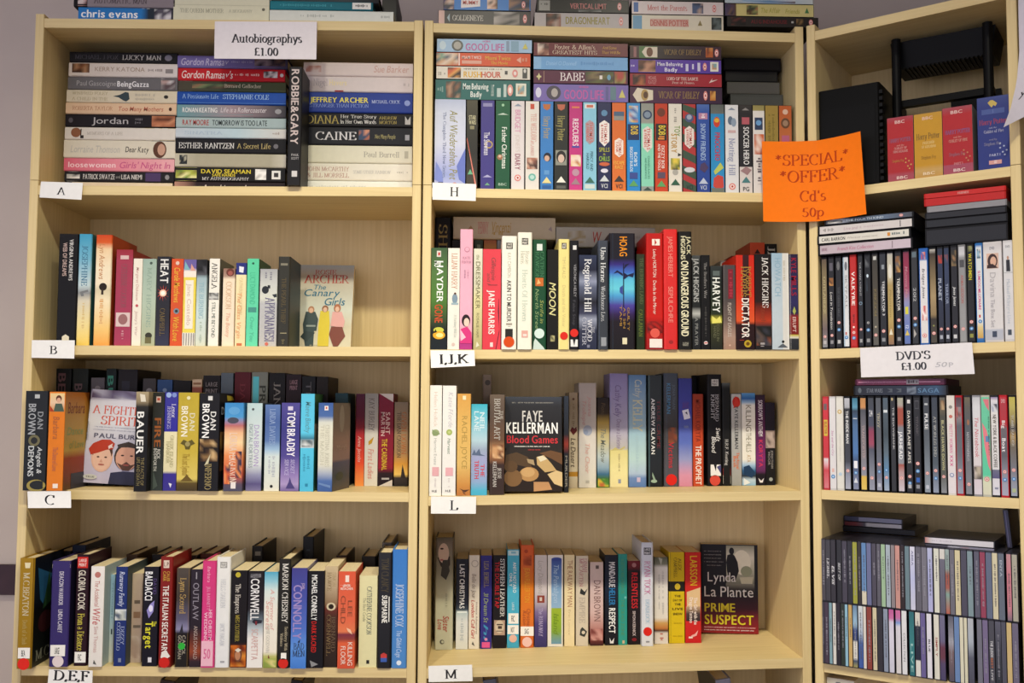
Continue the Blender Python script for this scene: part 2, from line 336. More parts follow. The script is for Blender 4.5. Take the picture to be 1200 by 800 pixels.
# ---------------------------------------------------------------- printing on a surface: P(v, u, off) with v 0..1 head to tail, u 0..1 across
class Canvas:
    def __init__(s, mb, P, L, W, seed=1):
        s.mb = mb; s.P = P; s.L = L; s.W = W; s.n = 1; s.rng = random.Random(seed)
    def quad(s, v0, v1, u0, u1, c, off):
        P = s.P
        s.mb.face([P(v0, u0, off), P(v0, u1, off), P(v1, u1, off), P(v1, u0, off)], c)
    def glyphs(s, shapes, f, col, off):
        for vs, fs, q in shapes:
            pts = [f(x, y) for x, y in vs]
            for fc in fs:
                s.mb.face([s.P(*pts[i], off + .0011 * q) for i in fc], col)
    def draw(s, ops):
        for op in ops:
            off = 0.008 + 0.009 * s.n; s.n += 1
            k = op[0]
            if k == 't':                               # lettering running from head to tail, letter tops towards u=1
                _, t, v0, v1, u, size, col = op[:7]; st = op[7] if len(op) > 7 else 'B'
                w, sh = text_shapes(t, st)
                low = any(ch in 'gpqy' for ch in t); b = u - size / 2
                s.glyphs(sh, lambda x, y: (v0 + (v1 - v0) * x / w, b + y * size), lin(col), off)
            elif k == 'h':                             # lettering across, tops towards the head
                _, t, v0, v1, u0, u1, col = op[:7]; st = op[7] if len(op) > 7 else 'B'
                w, sh = text_shapes(t, st)
                s.glyphs(sh, lambda x, y: (v1 - y * (v1 - v0), u0 + (u1 - u0) * x / w), lin(col), off)
            elif k == 'r':
                _, v0, v1, u0, u1, col = op
                s.quad(v0, v1, u0, u1, lin(col), off)
            elif k == 'g':                             # graded block, head to tail
                _, v0, v1, u0, u1, cols = op
                cs = [lin(c) for c in cols]; n = len(cs) - 1
                for i in range(n):
                    a = v0 + (v1 - v0) * i / n; b = v0 + (v1 - v0) * (i + 1) / n
                    s.quad(a, b, u0, u1, [cs[i], cs[i], cs[i + 1], cs[i + 1]], off)
            elif k == 'o' or k == 'e':                 # disc: centre v,u; radii as shares of the width (o) or of length and width (e)
                if k == 'o': _, v, u, r, col = op; rv, ru = r * s.W / s.L, r
                else: _, v, u, rv, ru, col = op
                s.mb.face([s.P(v + rv * math.sin(t * math.pi / 9), u + ru * math.cos(t * math.pi / 9), off) for t in range(18)], lin(col))
            elif k == 'p':
                s.mb.face([s.P(min(1, max(0, v)), min(1, max(0, u)), off) for v, u in op[1]], lin(op[2]))
            elif k == 'n':                             # indistinct picture: soft blotches of the given colours
                _, v0, v1, u0, u1, cols = op[:6]; nv, nu = op[6:8] if len(op) > 7 else (5, 3)
                cs = [lin(c) for c in cols]
                g = [[s.rng.choice(cs) for j in range(nu + 1)] for i in range(nv + 1)]
                for i in range(nv):
                    for j in range(nu):
                        s.mb.face([s.P(v0 + (v1 - v0) * (i + a) / nv, u0 + (u1 - u0) * (j + b) / nu, off) for a, b in ((0, 0), (0, 1), (1, 1), (1, 0))],
                                  [g[i][j], g[i][j + 1], g[i + 1][j + 1], g[i + 1][j]])
            elif k == 'q':                             # unreadable small print: a broken line of marks
                _, v0, v1, u, size, col = op
                v = v0; step = 0.55 * size * s.W / s.L
                while v < v1:
                    l = step * s.rng.uniform(.5, 1.3); h = size * s.rng.choice((.5, .7, 1)) * .5
                    if s.rng.random() > .16:
                        s.quad(v, min(v + l * .62, v1), u - h * s.rng.uniform(.6, 1), u + h, lin(col), off)
                    v += l
            elif k == 'Q':                             # the same, running across
                _, v, u0, u1, size, col = op
                u = u0
                while u < u1:
                    l = size * s.rng.uniform(.4, 1.1) * s.L / s.W * .55
                    if s.rng.random() > .16: s.quad(v - size * .5, v + size * .5 * s.rng.uniform(.4, 1), u, min(u + l * .66, u1), lin(col), off)
                    u += l
def stops(bg):                                         # '#abc' | [c0, c1, ...] even | [(v, c), ...]
    if isinstance(bg, str): return [(0, lin(bg)), (1, lin(bg))]
    if isinstance(bg[0], str): return [(i / (len(bg) - 1), lin(c)) for i, c in enumerate(bg)]
    out = [(v, lin(c)) for v, c in bg]
    if out[0][0] > 0: out.insert(0, (0, out[0][1]))
    if out[-1][0] < 1: out.append((1, out[-1][1]))
    return out
def segs(bg):
    st = stops(bg)
    return [(a[0], b[0], a[1], b[1]) for a, b in zip(st, st[1:]) if b[0] - a[0] > 1e-6]

# ---------------------------------------------------------------- books and cases.  Each is built about the middle of its foot, spine towards -y.
def axes(flat, L, T):
    if flat: return (lambda x, y, s: (s * L - L / 2, y, x + T / 2))      # spine lies along x, thickness up
    return (lambda x, y, s: (x, y, L * (1 - s)))
def book_mesh(r, L, T, D, bg, ops, flat=False, hard=False, side=None, gloss=False, seed=1, pages=True, parts=()):
    m = axes(flat, L, T)
    tc = 0.26 if hard else 0.06
    tc = min(tc, T * .2)
    rb = min(T * .16, 0.35 if hard else 0.12)
    yc = 0.10 if hard else 0.04
    h = T / 2
    outer = [(-h, D), (-h, rb)] + [(-h + rb - rb * math.cos(a), rb - rb * math.sin(a)) for a in (math.radians(30), math.radians(60), math.radians(90))]
    outer += [(-x, y) for x, y in outer[::-1]]
    inner = [(h - tc, D), (h - tc, tc + rb), (-h + tc, tc + rb), (-h + tc, D)]
    mb = MB()
    sg = segs(bg)
    for i, (a, b, ca, cb) in enumerate(sg):
        cap = (1 if i == 0 else 0) + (2 if i == len(sg) - 1 else 0)
        mb.prism(outer + inner, a, b, m, ca, cb, cap={0: False, 1: 1, 2: 2, 3: True}[cap])
    if side:                                           # printed boards that differ from the spine
        for q in (-1, 1):
            for a, b, ca, cb in segs(side[0] if isinstance(side, tuple) else side):
                mb.face([m(q * (h + .012), rb, a), m(q * (h + .012), D, a), m(q * (h + .012), D, b), m(q * (h + .012), rb, b)], [ca, ca, cb, cb])
        if isinstance(side, tuple):
            Canvas(mb, lambda v, u, off: m(h + .02 + off, rb + u * (D - rb), v), L, D, seed + 7).draw(side[1])
    cv = Canvas(mb, lambda v, u, off: m(u * T - h, -off if rb / T < u < 1 - rb / T else rb * (1 - math.sqrt(max(0, 1 - ((rb / T - min(u, 1 - u)) * T / rb) ** 2))) - off, v), L, T, seed)
    cv.draw(ops)
    mb.build('cover', M_GLOSS if gloss else M_COVER, r)
    if pages:
        pg = MB(); k = .3 / L if hard else .05 / L
        e = .3 if hard else .03
        pc = lin('d8c79c')
        pg.prism([(-h + tc + .005, D - e), (-h + tc + .005, tc + rb + .01), (h - tc - .005, tc + rb + .01), (h - tc - .005, D - e)], k, 1 - k, m, pc, pc)
        pg.build('pages', M_PAGES, r)
    for nm, v0, v1, u0, u1, col, sub in parts:         # stickers: thin labels of their own on the spine
        st = MB(); t = .02
        if nm == 'price_dot':
            rr = u1 * T / L; c = [(math.cos(k * math.pi / 10), math.sin(k * math.pi / 10)) for k in range(20)]
            uu = u1
            f = [m(u0 * T - h + x * uu * T, -.05 - .03, (v0 + v1) / 2 + y * rr) for x, y in c]
            g = [m(u0 * T - h + x * uu * T, -.05 + .02, (v0 + v1) / 2 + y * rr) for x, y in c]
            st.face(f, lin(col))
            for i in range(20): st.face([f[i], f[i - 1], g[i - 1], g[i]], lin(col))
        else:
            p = [m(a * T - h, y, v) for y in (-.08, .0) for v, a in ((v0, u0), (v0, u1), (v1, u1), (v1, u0))]
            st.hexa(p, lin(col))
            Canvas(st, lambda v, u, off: m((u0 + u * (u1 - u0)) * T - h, -.08 - off, v0 + v * (v1 - v0)), L * (v1 - v0), T * (u1 - u0), seed).draw(sub)
        st.build(nm, M_PAPER, r)
def case_mesh(r, L, T, D, case, bg, ops, flat=False, u0=.1, u1=.9, v0=.012, v1=.988, seed=1, mat=None, names=('case', 'cover_insert')):
    m = axes(flat, L, T); h = T / 2; b = min(.12, T * .12)
    prof = [(-h, D), (-h, b), (-h + b, 0), (h - b, 0), (h, b), (h, D)]
    mb = MB(); cc = lin(case)
    mb.prism(prof, 0, 1, m, cc, cc)
    k = .5 / L                                         # moulded lip at head and tail of the front edge
    mb.build(names[0], mat or M_PLASTIC, r)
    ins = MB(); w = (u1 - u0) * T; x0 = u0 * T - h; LL = L * (v1 - v0)
    P = lambda v, u, off: m(x0 + u * w, -.02 - off, v0 + v * (v1 - v0))
    for a, bb, ca, cb in segs(bg):
        q = [(x0, -.02), (x0, .02), (x0 + w, .02), (x0 + w, -.02)]
        ins.prism(q[::-1], v0 + a * (v1 - v0), v0 + bb * (v1 - v0), m, ca, cb)
    Canvas(ins, P, LL, w, seed).draw(ops)
    ins.build(names[1], M_GLOSS, r)

def nth(n):
    return {1: 'first', 2: 'second', 3: 'third', 4: 'fourth', 5: 'fifth', 6: 'sixth', 7: 'seventh', 8: 'eighth', 9: 'ninth', 10: 'tenth'}.get(n) or '%d%s' % (n, {1: 'st', 2: 'nd', 3: 'rd'}.get(n % 10 if n // 10 != 1 else 0, 'th'))
KIND = {'pb': ('paperback_book', 'book', 'paperback'), 'hb': ('hardback_book', 'book', 'hardback'), 'vhs': ('video_case', 'video', 'video case'),
        'dvd': ('dvd_case', 'DVD', 'DVD case'), 'cd': ('cd_case', 'CD', 'CD case'), 'box': ('audiobook_box', 'audiobook', 'audiobook box')}
def item(kind, fr, x, d, z, L, T, D, label, group, bg, ops, o, flat=False, seed=1):
    nm, cat, _ = KIND[kind]
    r = root(nm, fr, x, d, z, label, cat, group, yaw=math.radians(o.get('yaw', 0)), roll=math.radians(o.get('roll', 0)))
    if kind in ('pb', 'hb'):
        book_mesh(r, L, T, D, bg, ops, flat, kind == 'hb', o.get('side'), o.get('gloss', False), seed, True, o.get('parts', ()))
    elif kind == 'vhs':
        case_mesh(r, L, T, D, o.get('case', '1c1a1c'), bg, ops, flat, o.get('u0', .03), o.get('u1', .97), .004, .996, seed)
    elif kind == 'dvd':
        case_mesh(r, L, T, D, o.get('case', '16161a'), bg, ops, flat, o.get('u0', .12), o.get('u1', .88), .02, .98, seed)
    elif kind == 'cd':
        case_mesh(r, L, T, D, o.get('case', '23222a'), bg, ops, flat, o.get('u0', .2), o.get('u1', .86), .015, .985, seed, M_GLOSS, ('jewel_case', 'inlay'))
    elif kind == 'box':
        case_mesh(r, L, T, D, o.get('case', '888'), bg, ops, flat, .0, 1., .0, 1., seed, M_COVER, ('carton', 'printed_front'))
    return r
DEPTH = {'pb': .635, 'hb': .65, 'vhs': .56, 'dvd': .71, 'cd': 1.14, 'box': .75}
PLACED = []                                            # (case, shelf, x0, x1, d, D, ztop)
SEED = [10]
def row(c, sh, items, loc, group, kind='pb', d=0.5, dmax=None, L=None, zbase=None, dmin=-2.6, back=None, lim=None, Dfix=None):
    """upright things side by side; photo points give x (at mid height), head and - where the shelf top shows - the foot"""
    fr = FR[c]; tmp = []
    for it in items:
        x0, x1, yt, look, bg, ops = it[:6]; o = it[6] if len(it) > 6 else {}
        xm = (x0 + x1) / 2; zs = shelf_z(c, sh, fr.hit(xm, yt)[0]) if zbase is None else zbase
        dd = o.get('d', d)
        if 'yb' in o and 'd' not in o:
            dd = fr.floor_hit(xm, o['yb'], zs)[1]; dd = max(dmin, min(dmax if dmax is not None else 15.5, dd))
        yb = o.get('yb', 0) or (yt + 110)
        ymid = (yt + yb) / 2
        a = fr.hit(x0, ymid, dd)[0]; b = fr.hit(x1, ymid, dd)[0]
        LL = o.get('L', L) or (fr.hit(xm, yt, dd)[1] - zs)
        tmp.append([a, b, dd, LL, it, o, zs])
    lo, hi = 1.85, fr.w - 1.85
    if lim: lo, hi = lim
    if tmp and max(t[1] for t in tmp) > hi:            # keep the row inside the end panel
        m0 = min(t[0] for t in tmp); k = (hi - m0) / (max(t[1] for t in tmp) - m0)
        for t in tmp: t[0] = m0 + (t[0] - m0) * k; t[1] = m0 + (t[1] - m0) * k
    prev = lo
    for i, t in enumerate(tmp):
        t[0] = max(t[0], prev + .015)
        t[1] = min(max(t[1], t[0] + .25), hi)
        if i + 1 < len(tmp) and tmp[i + 1][0] < t[1] and abs(t[2] - tmp[i + 1][2]) < 14:
            m = (tmp[i + 1][0] + t[1]) / 2; t[1] = max(m, t[0] + .25); tmp[i + 1][0] = t[1] + .015
        prev = t[1]
    out = []
    for n, (a, b, dd, LL, it, o, zs) in enumerate(tmp):
        k = o.get('k', kind)
        D = o.get('D') or Dfix or min(DEPTH[k] * LL, (27.4 if dd < 14.8 else 25.8) - dd)
        if back is not None and dd < back: D = min(D, back - dd - .2)
        SEED[0] += 1
        zs = max(shelf_z(c, sh, a), shelf_z(c, sh, b)) + .02 if zbase is None else zbase
        zs += (b - a) / 2 * abs(math.sin(math.radians(o.get('roll', 0))))
        lab = o.get('label') or (it[3] + ', ' + nth(n + 1) + ' ' + loc)
        item(k, fr, (a + b) / 2, dd, zs, LL, b - a, D, lab, group, it[4], it[5], o, False, SEED[0])
        out.append((a, b, dd, D, zs + LL))
    PLACED.extend([(c, sh) + p for p in out])
    return out
def stack(c, items, loc, group, kind='hb', d=7.0, z0=None, on=None, D=None):
    """things lying flat, listed from the top one down; photo points give the ends and the upper edge"""
    fr = FR[c]; n = len(items); z = z0
    for i in range(n - 1, -1, -1):
        x0, x1, yt, yb, look, bg, ops = items[i][:7]; o = items[i][7] if len(items[i]) > 7 else {}
        k = o.get('k', kind); dd = o.get('d', d)
        ymid = (yt + yb) / 2
        a = fr.hit(x0, ymid, dd)[0]; b = fr.hit(x1, ymid, dd)[0]
        if not (isinstance(z0, tuple) and z0[1] == 0) and not (isinstance(z0, float) and z0 > 199): a = max(a, 1.87); b = min(b, fr.w - 1.87)
        if isinstance(z, tuple):
            z = max(shelf_z(c, z[1], a), shelf_z(c, z[1], b)) + .03
        if z is None:
            z = fr.hit((x0 + x1) / 2, yb, dd)[1]
        if on and i == n - 1:
            z = max([p[4] for p in on if p[1] > a and p[0] < b and p[2] < dd + 20] or [z]) + .01
        zt = fr.hit((x0 + x1) / 2, yt, dd)[1]
        T = max(zt - z - .02, .3); L = b - a
        DD = o.get('D') or D or min(DEPTH[k] * L, 27.5 - dd)
        SEED[0] += 1
        lab = o.get('label') or (look + ', ' + nth(i + 1) + ' ' + loc)
        item(k, fr, (a + b) / 2, dd, z, L, T, DD, lab, group, bg, ops, o, True, SEED[0])
        z += T + .02
    return z
def faceout(c, sh, px, thick, Lb, name_label, group, bg, ops, d=None, yb=None, yt=None, roll=0.0, yaw=0.0, spine='333', Wfix=None, lean=None):
    """a paperback standing with its front cover outward, leaning back"""
    fr = FR[c]; x0, x1 = px
    zs = max(shelf_z(c, sh, fr.hit(x0, yb)[0]), shelf_z(c, sh, fr.hit(x1, yb)[0])) + .03
    if d is None: d = max(0, fr.floor_hit((x0 + x1) / 2, yb, zs)[1])
    d = min(d, 27.4 - thick - .6)
    a = fr.hit(x0, yb, d)[0]; b = fr.hit(x1, yb, d)[0]
    W = Wfix or (b - a)
    zs = max(shelf_z(c, sh, a), shelf_z(c, sh, a + W + .6)) + .03
    best = None
    for k in range(0, 400):
        th = math.radians(k / 10)
        z = fr.hit((x0 + x1) / 2, yt, d + Lb * math.sin(th))[1]
        e = abs(z - zs - Lb * math.cos(th) - thick * math.sin(th))
        if best is None or e < best[0]: best = (e, th)
    if lean is not None:
        best = (0, math.radians(lean))
        Lb = (fr.hit((x0 + x1) / 2, yt, d + 20 * math.sin(best[1]))[1] - zs) / math.cos(best[1])
    th = min(best[1], math.asin(min(.99, max(.02, (27.3 - thick - d) / Lb))))
    r = root('paperback_book', fr, (a + (b if Wfix is None else a + W)) / 2, d, zs + thick * math.sin(th) + (W / 2 * math.sin(math.radians(abs(roll)))), name_label, 'book', group, yaw=math.radians(yaw), roll=math.radians(roll), lean=-th)
    mb = MB(); t = .06
    for i, (p, q, cp, cq) in enumerate(segs(bg)):
        mb.face([(-W / 2, 0, Lb * (1 - p)), (W / 2, 0, Lb * (1 - p)), (W / 2, 0, Lb * (1 - q)), (-W / 2, 0, Lb * (1 - q))], [cp, cp, cq, cq])
    sp = lin(spine); ins = [(-W / 2, .0), (-W / 2, thick), (W / 2, thick), (W / 2, thick - t), (-W / 2 + t, thick - t), (-W / 2 + t, t), (W / 2, t), (W / 2, .001)]
    mb.prism(ins, 0, 1, lambda x, y, s: (x, y, Lb * (1 - s)), sp, sp)
    Canvas(mb, lambda v, u, off: (u * W - W / 2, -off, Lb * (1 - v)), Lb, W, 5).draw(ops)
    mb.build('cover', M_COVER, r)
    pg = MB(); pc = lin('d8c79c')
    pg.box(-W / 2 + t + .005, W / 2 - .06, t + .005, thick - t - .005, .04, Lb - .04, pc)
    pg.build('pages', M_PAGES, r)
    return r
def sheet(name, P, n, nu, nv, col, ops, label, cat, Lw, Ww, group=None, mat=None, thick=.03):
    """a sheet of paper: P(v,u) world cm, n unit vector towards the viewer"""
    mb = MB(); o0 = P(.5, .5); c = lin(col) if isinstance(col, str) else None
    def Q(v, u, off): p = P(v, u) + n * off - o0; return (p.x, p.y, p.z)
    for i in range(nv):
        for j in range(nu):
            a, b, e, f = i / nv, (i + 1) / nv, j / nu, (j + 1) / nu
            mb.face([Q(a, e, 0), Q(b, e, 0), Q(b, f, 0), Q(a, f, 0)], c)
            mb.face([Q(a, e, -thick), Q(a, f, -thick), Q(b, f, -thick), Q(b, e, -thick)], c)
    for j in range(nu):
        e, f = j / nu, (j + 1) / nu
        for v in (0, 1): mb.face([Q(v, e, 0), Q(v, f, 0), Q(v, f, -thick), Q(v, e, -thick)], c)
    for i in range(nv):
        e, f = i / nv, (i + 1) / nv
        for u in (0, 1): mb.face([Q(e, u, 0), Q(f, u, 0), Q(f, u, -thick), Q(e, u, -thick)], c)
    Canvas(mb, Q, Lw, Ww, 3).draw(ops)
    ob = mb.build(name, mat or M_PAPER)
    ob.location = o0 * CM
    return tag(ob, label, cat, group)
def quad_sheet(name, c, corners, d, ops, label, cat, col='eeeaea', group=None, bend=0.0):
    fr = FR[c]
    pts = []
    for px, py in corners:                             # head-left, head-right, foot-right, foot-left
        x, z = fr.hit(px, py, d); pts.append(fr.pt(x, d, z))
    a, b, e, f = pts; n = -fr.ed
    def P(v, u):
        return (a * (1 - u) + b * u) * (1 - v) + (f * (1 - u) + e * u) * v + n * (bend * (4 * u * (1 - u) * -.3 + v * v))
    return sheet(name, P, n, 8 if bend else 1, 6 if bend else 1, col, ops, label, cat, (a - f).length, (b - a).length, group)

# ---------------------------------------------------------------- the setting
def slab(name, p0, p1, mat, kind='structure'):
    mb = MB(); mb.box(p0[0], p1[0], p0[1], p1[1], p0[2], p1[2], (1, 1, 1, 1))
    o = mb.build(name, mat); o['kind'] = kind
    return o
slab('floor', (-220, -330, -4), (214, 31, 0), M_FLOOR)
slab('wall_back', (-220, 31, 0), (214, 39, 278), M_WALL)
slab('ceiling', (-220, -420, 278), (222, 39, 288), M_CEIL)
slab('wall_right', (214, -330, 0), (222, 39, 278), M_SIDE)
_x, _zt = FA.hit(9, 662, 29.5); _x, _zb = FA.hit(9, 697, 29.5)
slab('trim_1', (-220, 29.6, _zb), (0 - .6, 31, _zt), M_RAIL)

def bookcase(c, label):
    fr = FR[c]; W = fr.w; T = 1.8; SEAM = 166.6
    r = root('bookcase', fr, 0, 0, 0, label, 'bookcase', 'birch bookcases along the wall')
    wh = (1, 1, 1, 1)
    for s in (0, 1):
        x = s * (W - T)
        for nm, z0, z1 in (('side_panel', 0, SEAM - .06), ('extension_side', SEAM + .06, 201.4)):
            mb = MB()
            b = .12
            prof = [(x, 28), (x, b), (x + b, 0), (x + T - b, 0), (x + T, b), (x + T, 28)]
            mb.prism(prof, z0, z1, lambda a, bb, s_: (a, bb, s_), wh, wh)
            mb.build(nm, M_WOODZ, r)
    for i, (zl, zr) in enumerate(SHELF[c]):
        mb = MB(); t = 1.9 if i else 1.95
        zl, zr = shelf_z(c, i, T), shelf_z(c, i, W - T)
        y0 = .05 if i in (0,) else .12
        p = [(T + .02, y0, zl - t), (W - T - .02, y0, zr - t), (W - T - .02, 27.5, zr - t), (T + .02, 27.5, zl - t),
             (T + .02, y0, zl), (W - T - .02, y0, zr), (W - T - .02, 27.5, zr), (T + .02, 27.5, zl)]
        mb.hexa(p, wh)
        mb.build('top_board' if i == 0 else 'shelf', M_WOODX, r)
    mb = MB(); mb.box(.2, W - .2, 27.6, 28.2, 2, 201.5, wh); mb.build('back_panel', M_WOODZ, r)
    mb = MB(); mb.box(T + .02, W - T - .02, 1.5, 3.2, 0, 7, wh); mb.build('plinth', M_WOODX, r)
    mb = MB(); mb.box(T + .02, W - T - .02, .12, 27.5, 7, 9, wh); mb.build('shelf', M_WOODX, r)
    return r
bookcase('A', 'tall birch bookcase next to the bare wall, with the Autobiographys sign')
bookcase('B', 'tall birch bookcase in the middle, full of videos and books')
bookcase('C', 'narrow angled birch bookcase full of DVD and CD cases')

# ================================================================ bookcase with cards A to F
WH, BK, CR = 'f0ece4', '1a191b', 'efe3c6'
def lab(v0, v1, u0=.12, u1=.88, txt='', col='efebe4'):
    return ('library_label', v0, v1, u0, u1, col, [('h', txt, .2, .8, .3, .62, '444', 'B')] if txt else [])
def dot(v, r=.4, col='d8241c', u=.5): return ('price_dot', v, v, u, r, col, [])

# --- three stacks lying flat on the top shelf, one book wedged upright between them
G = 'autobiographies on the top shelf'
stack('A', [
 (81.6, 207.5, 60.8, 73.1, 'black hardback with small silver lettering', '19181b', [('t', 'MICHAEL J FOX', .05, .45, .5, .38, '47444a', 'S'), ('t', 'LUCKY MAN', .49, .85, .5, .42, 'b9b4b0', 'S'), ('e', .92, .5, .035, .28, '777480')]),
 (80.6, 208, 73.6, 90, 'off-white hardback with a brown head photo at one end', [(0, 'd9ccc0'), (1, 'd8cfca')], [('n', .03, .19, .04, .92, ['3b2415', '7a4a2c', '4b2d1c', 'a67b57'], 4, 3), ('t', 'KERRY KATONA', .24, .7, .55, .32, 'a58f7d', 'N'), ('q', .73, .86, .5, .2, '9a8d8a'), ('r', .89, .96, .3, .6, '8d8583')]),
 (79.6, 208, 90.2, 105.3, 'grey hardback with half bold white lettering', '6b686a', [('t', 'Paul Gascoigne', .08, .44, .5, .4, 'a9a6a5', 'N'), ('t', 'BeingGazza', .45, .74, .48, .44, 'efecec', 'B'), ('n', .85, .98, .1, .95, ['8b8484', 'b79a94', '5b4a4d', 'd4cccc'], 3, 3)]),
 (78, 207.6, 105.4, 120.2, 'cream hardback with a dark figure in the middle', 'd8ccb2', [('t', 'WINIFRED FOLEY', .05, .37, .72, .24, 'b3a380', 'S'), ('t', 'A CHILD IN THE', .05, .37, .28, .24, 'b3a380', 'S'), ('r', .41, .58, .02, .98, 'a9bcc0'), ('p', [(.42, .5), (.48, .62), (.53, .85), (.56, .8), (.57, .3), (.54, .1), (.51, .2), (.47, .42)], '38464b'), ('q', .62, .8, .62, .2, 'b9b0a0'), ('q', .62, .8, .3, .2, 'b9b0a0'), ('e', .9, .5, .02, .14, '33302c')]),
 (77, 206.8, 120.4, 134, 'peach hardback with reddish lettering', 'dfbd9b', [('t', 'ROBERTA TAYLOR', .06, .42, .5, .34, 'b88465', 'S'), ('t', 'Too Many Mothers', .47, .88, .5, .4, 'bb6a55', 'I'), ('e', .945, .5, .014, .16, '4a2a20')]),
 (76.5, 206.4, 134, 149, 'black hardback with wide silver lettering and a flesh-toned photo', '1d191d', [('t', 'Jordan', .24, .57, .52, .52, 'b7b3b4', 'N'), ('q', .63, .7, .62, .2, '6f6b70'), ('q', .63, .7, .36, .2, '6f6b70'), ('n', .78, .99, .08, .92, ['a9694a', 'c98a66', '5c3324', 'b87452'], 4, 3), ('e', .05, .5, .02, .2, '57535a')]),
 (76, 205.5, 149, 163.6, 'white hardback with gold bands at one end', 'dad2c8', [('e', .1, .55, .045, .38, '8a5a3e'), ('p', [(.14, .1), (.17, .1), (.17, .95), (.14, .8)], '2b2321'), ('t', 'MEMOIRS OF A LIFE', .2, .52, .5, .24, 'b8aea2', 'S'), ('r', .72, 1, .02, .98, 'b6a052'), ('p', [(.73, .02), (.79, .02), (.85, .98), (.81, .98)], 'e8e2d6'), ('p', [(.8, .02), (.86, .02), (.93, .98), (.88, .98)], 'e8e2d6')]),
 (74.8, 205.5, 164, 185.2, 'thick cream hardback with black script and a bluish portrait', 'd9d0bd', [('t', 'Lorraine Thomson', .06, .5, .5, .4, 'bdb8ae', 'I'), ('t', 'Dear Katy', .55, .76, .5, .32, '3b3735', 'I'), ('r', .78, .99, .02, .98, '5f6e80'), ('e', .86, .5, .06, .46, '5a3a2c'), ('e', .875, .5, .035, .32, 'c49882'), ('r', .92, .99, .02, .98, '2b2d36')]),
 (74.8, 204.3, 185.4, 200.6, 'pink hardback with white lettering and pink script', [(0, 'd9667a'), (.5, 'e18a98'), (1, 'e4a8ae')], [('t', 'loosewomen', .04, .47, .5, .42, 'f2cdd0', 'B'), ('t', "Girls' Night In", .5, .96, .5, .5, 'c45a86', 'I')]),
 (75.5, 203.7, 200.8, 213, 'black hardback with a black and white head', '201e20', [('n', .02, .14, .05, .95, ['d9d6cf', '3a3838', 'b0ada8', 'efece6'], 3, 3), ('t', 'PATRICK SWAYZE', .17, .46, .5, .5, 'cbc7c4', 'B'), ('t', 'and', .47, .51, .5, .3, '9a9694', 'N'), ('t', 'LISA NIEMI', .52, .71, .5, .46, 'cbc7c4', 'B'), ('r', .74, .88, .1, .9, '4a3860'), ('e', .94, .5, .02, .24, '8d8a8c')]),
 (84, 202, 213.4, 217.5, 'thin cream hardback', 'e6d2b4', [('q', .3, .7, .5, .3, 'cbb696')], {'T': 0}),
], 'down, stack above card A', G, d=7.5, z0=('sh', 1))
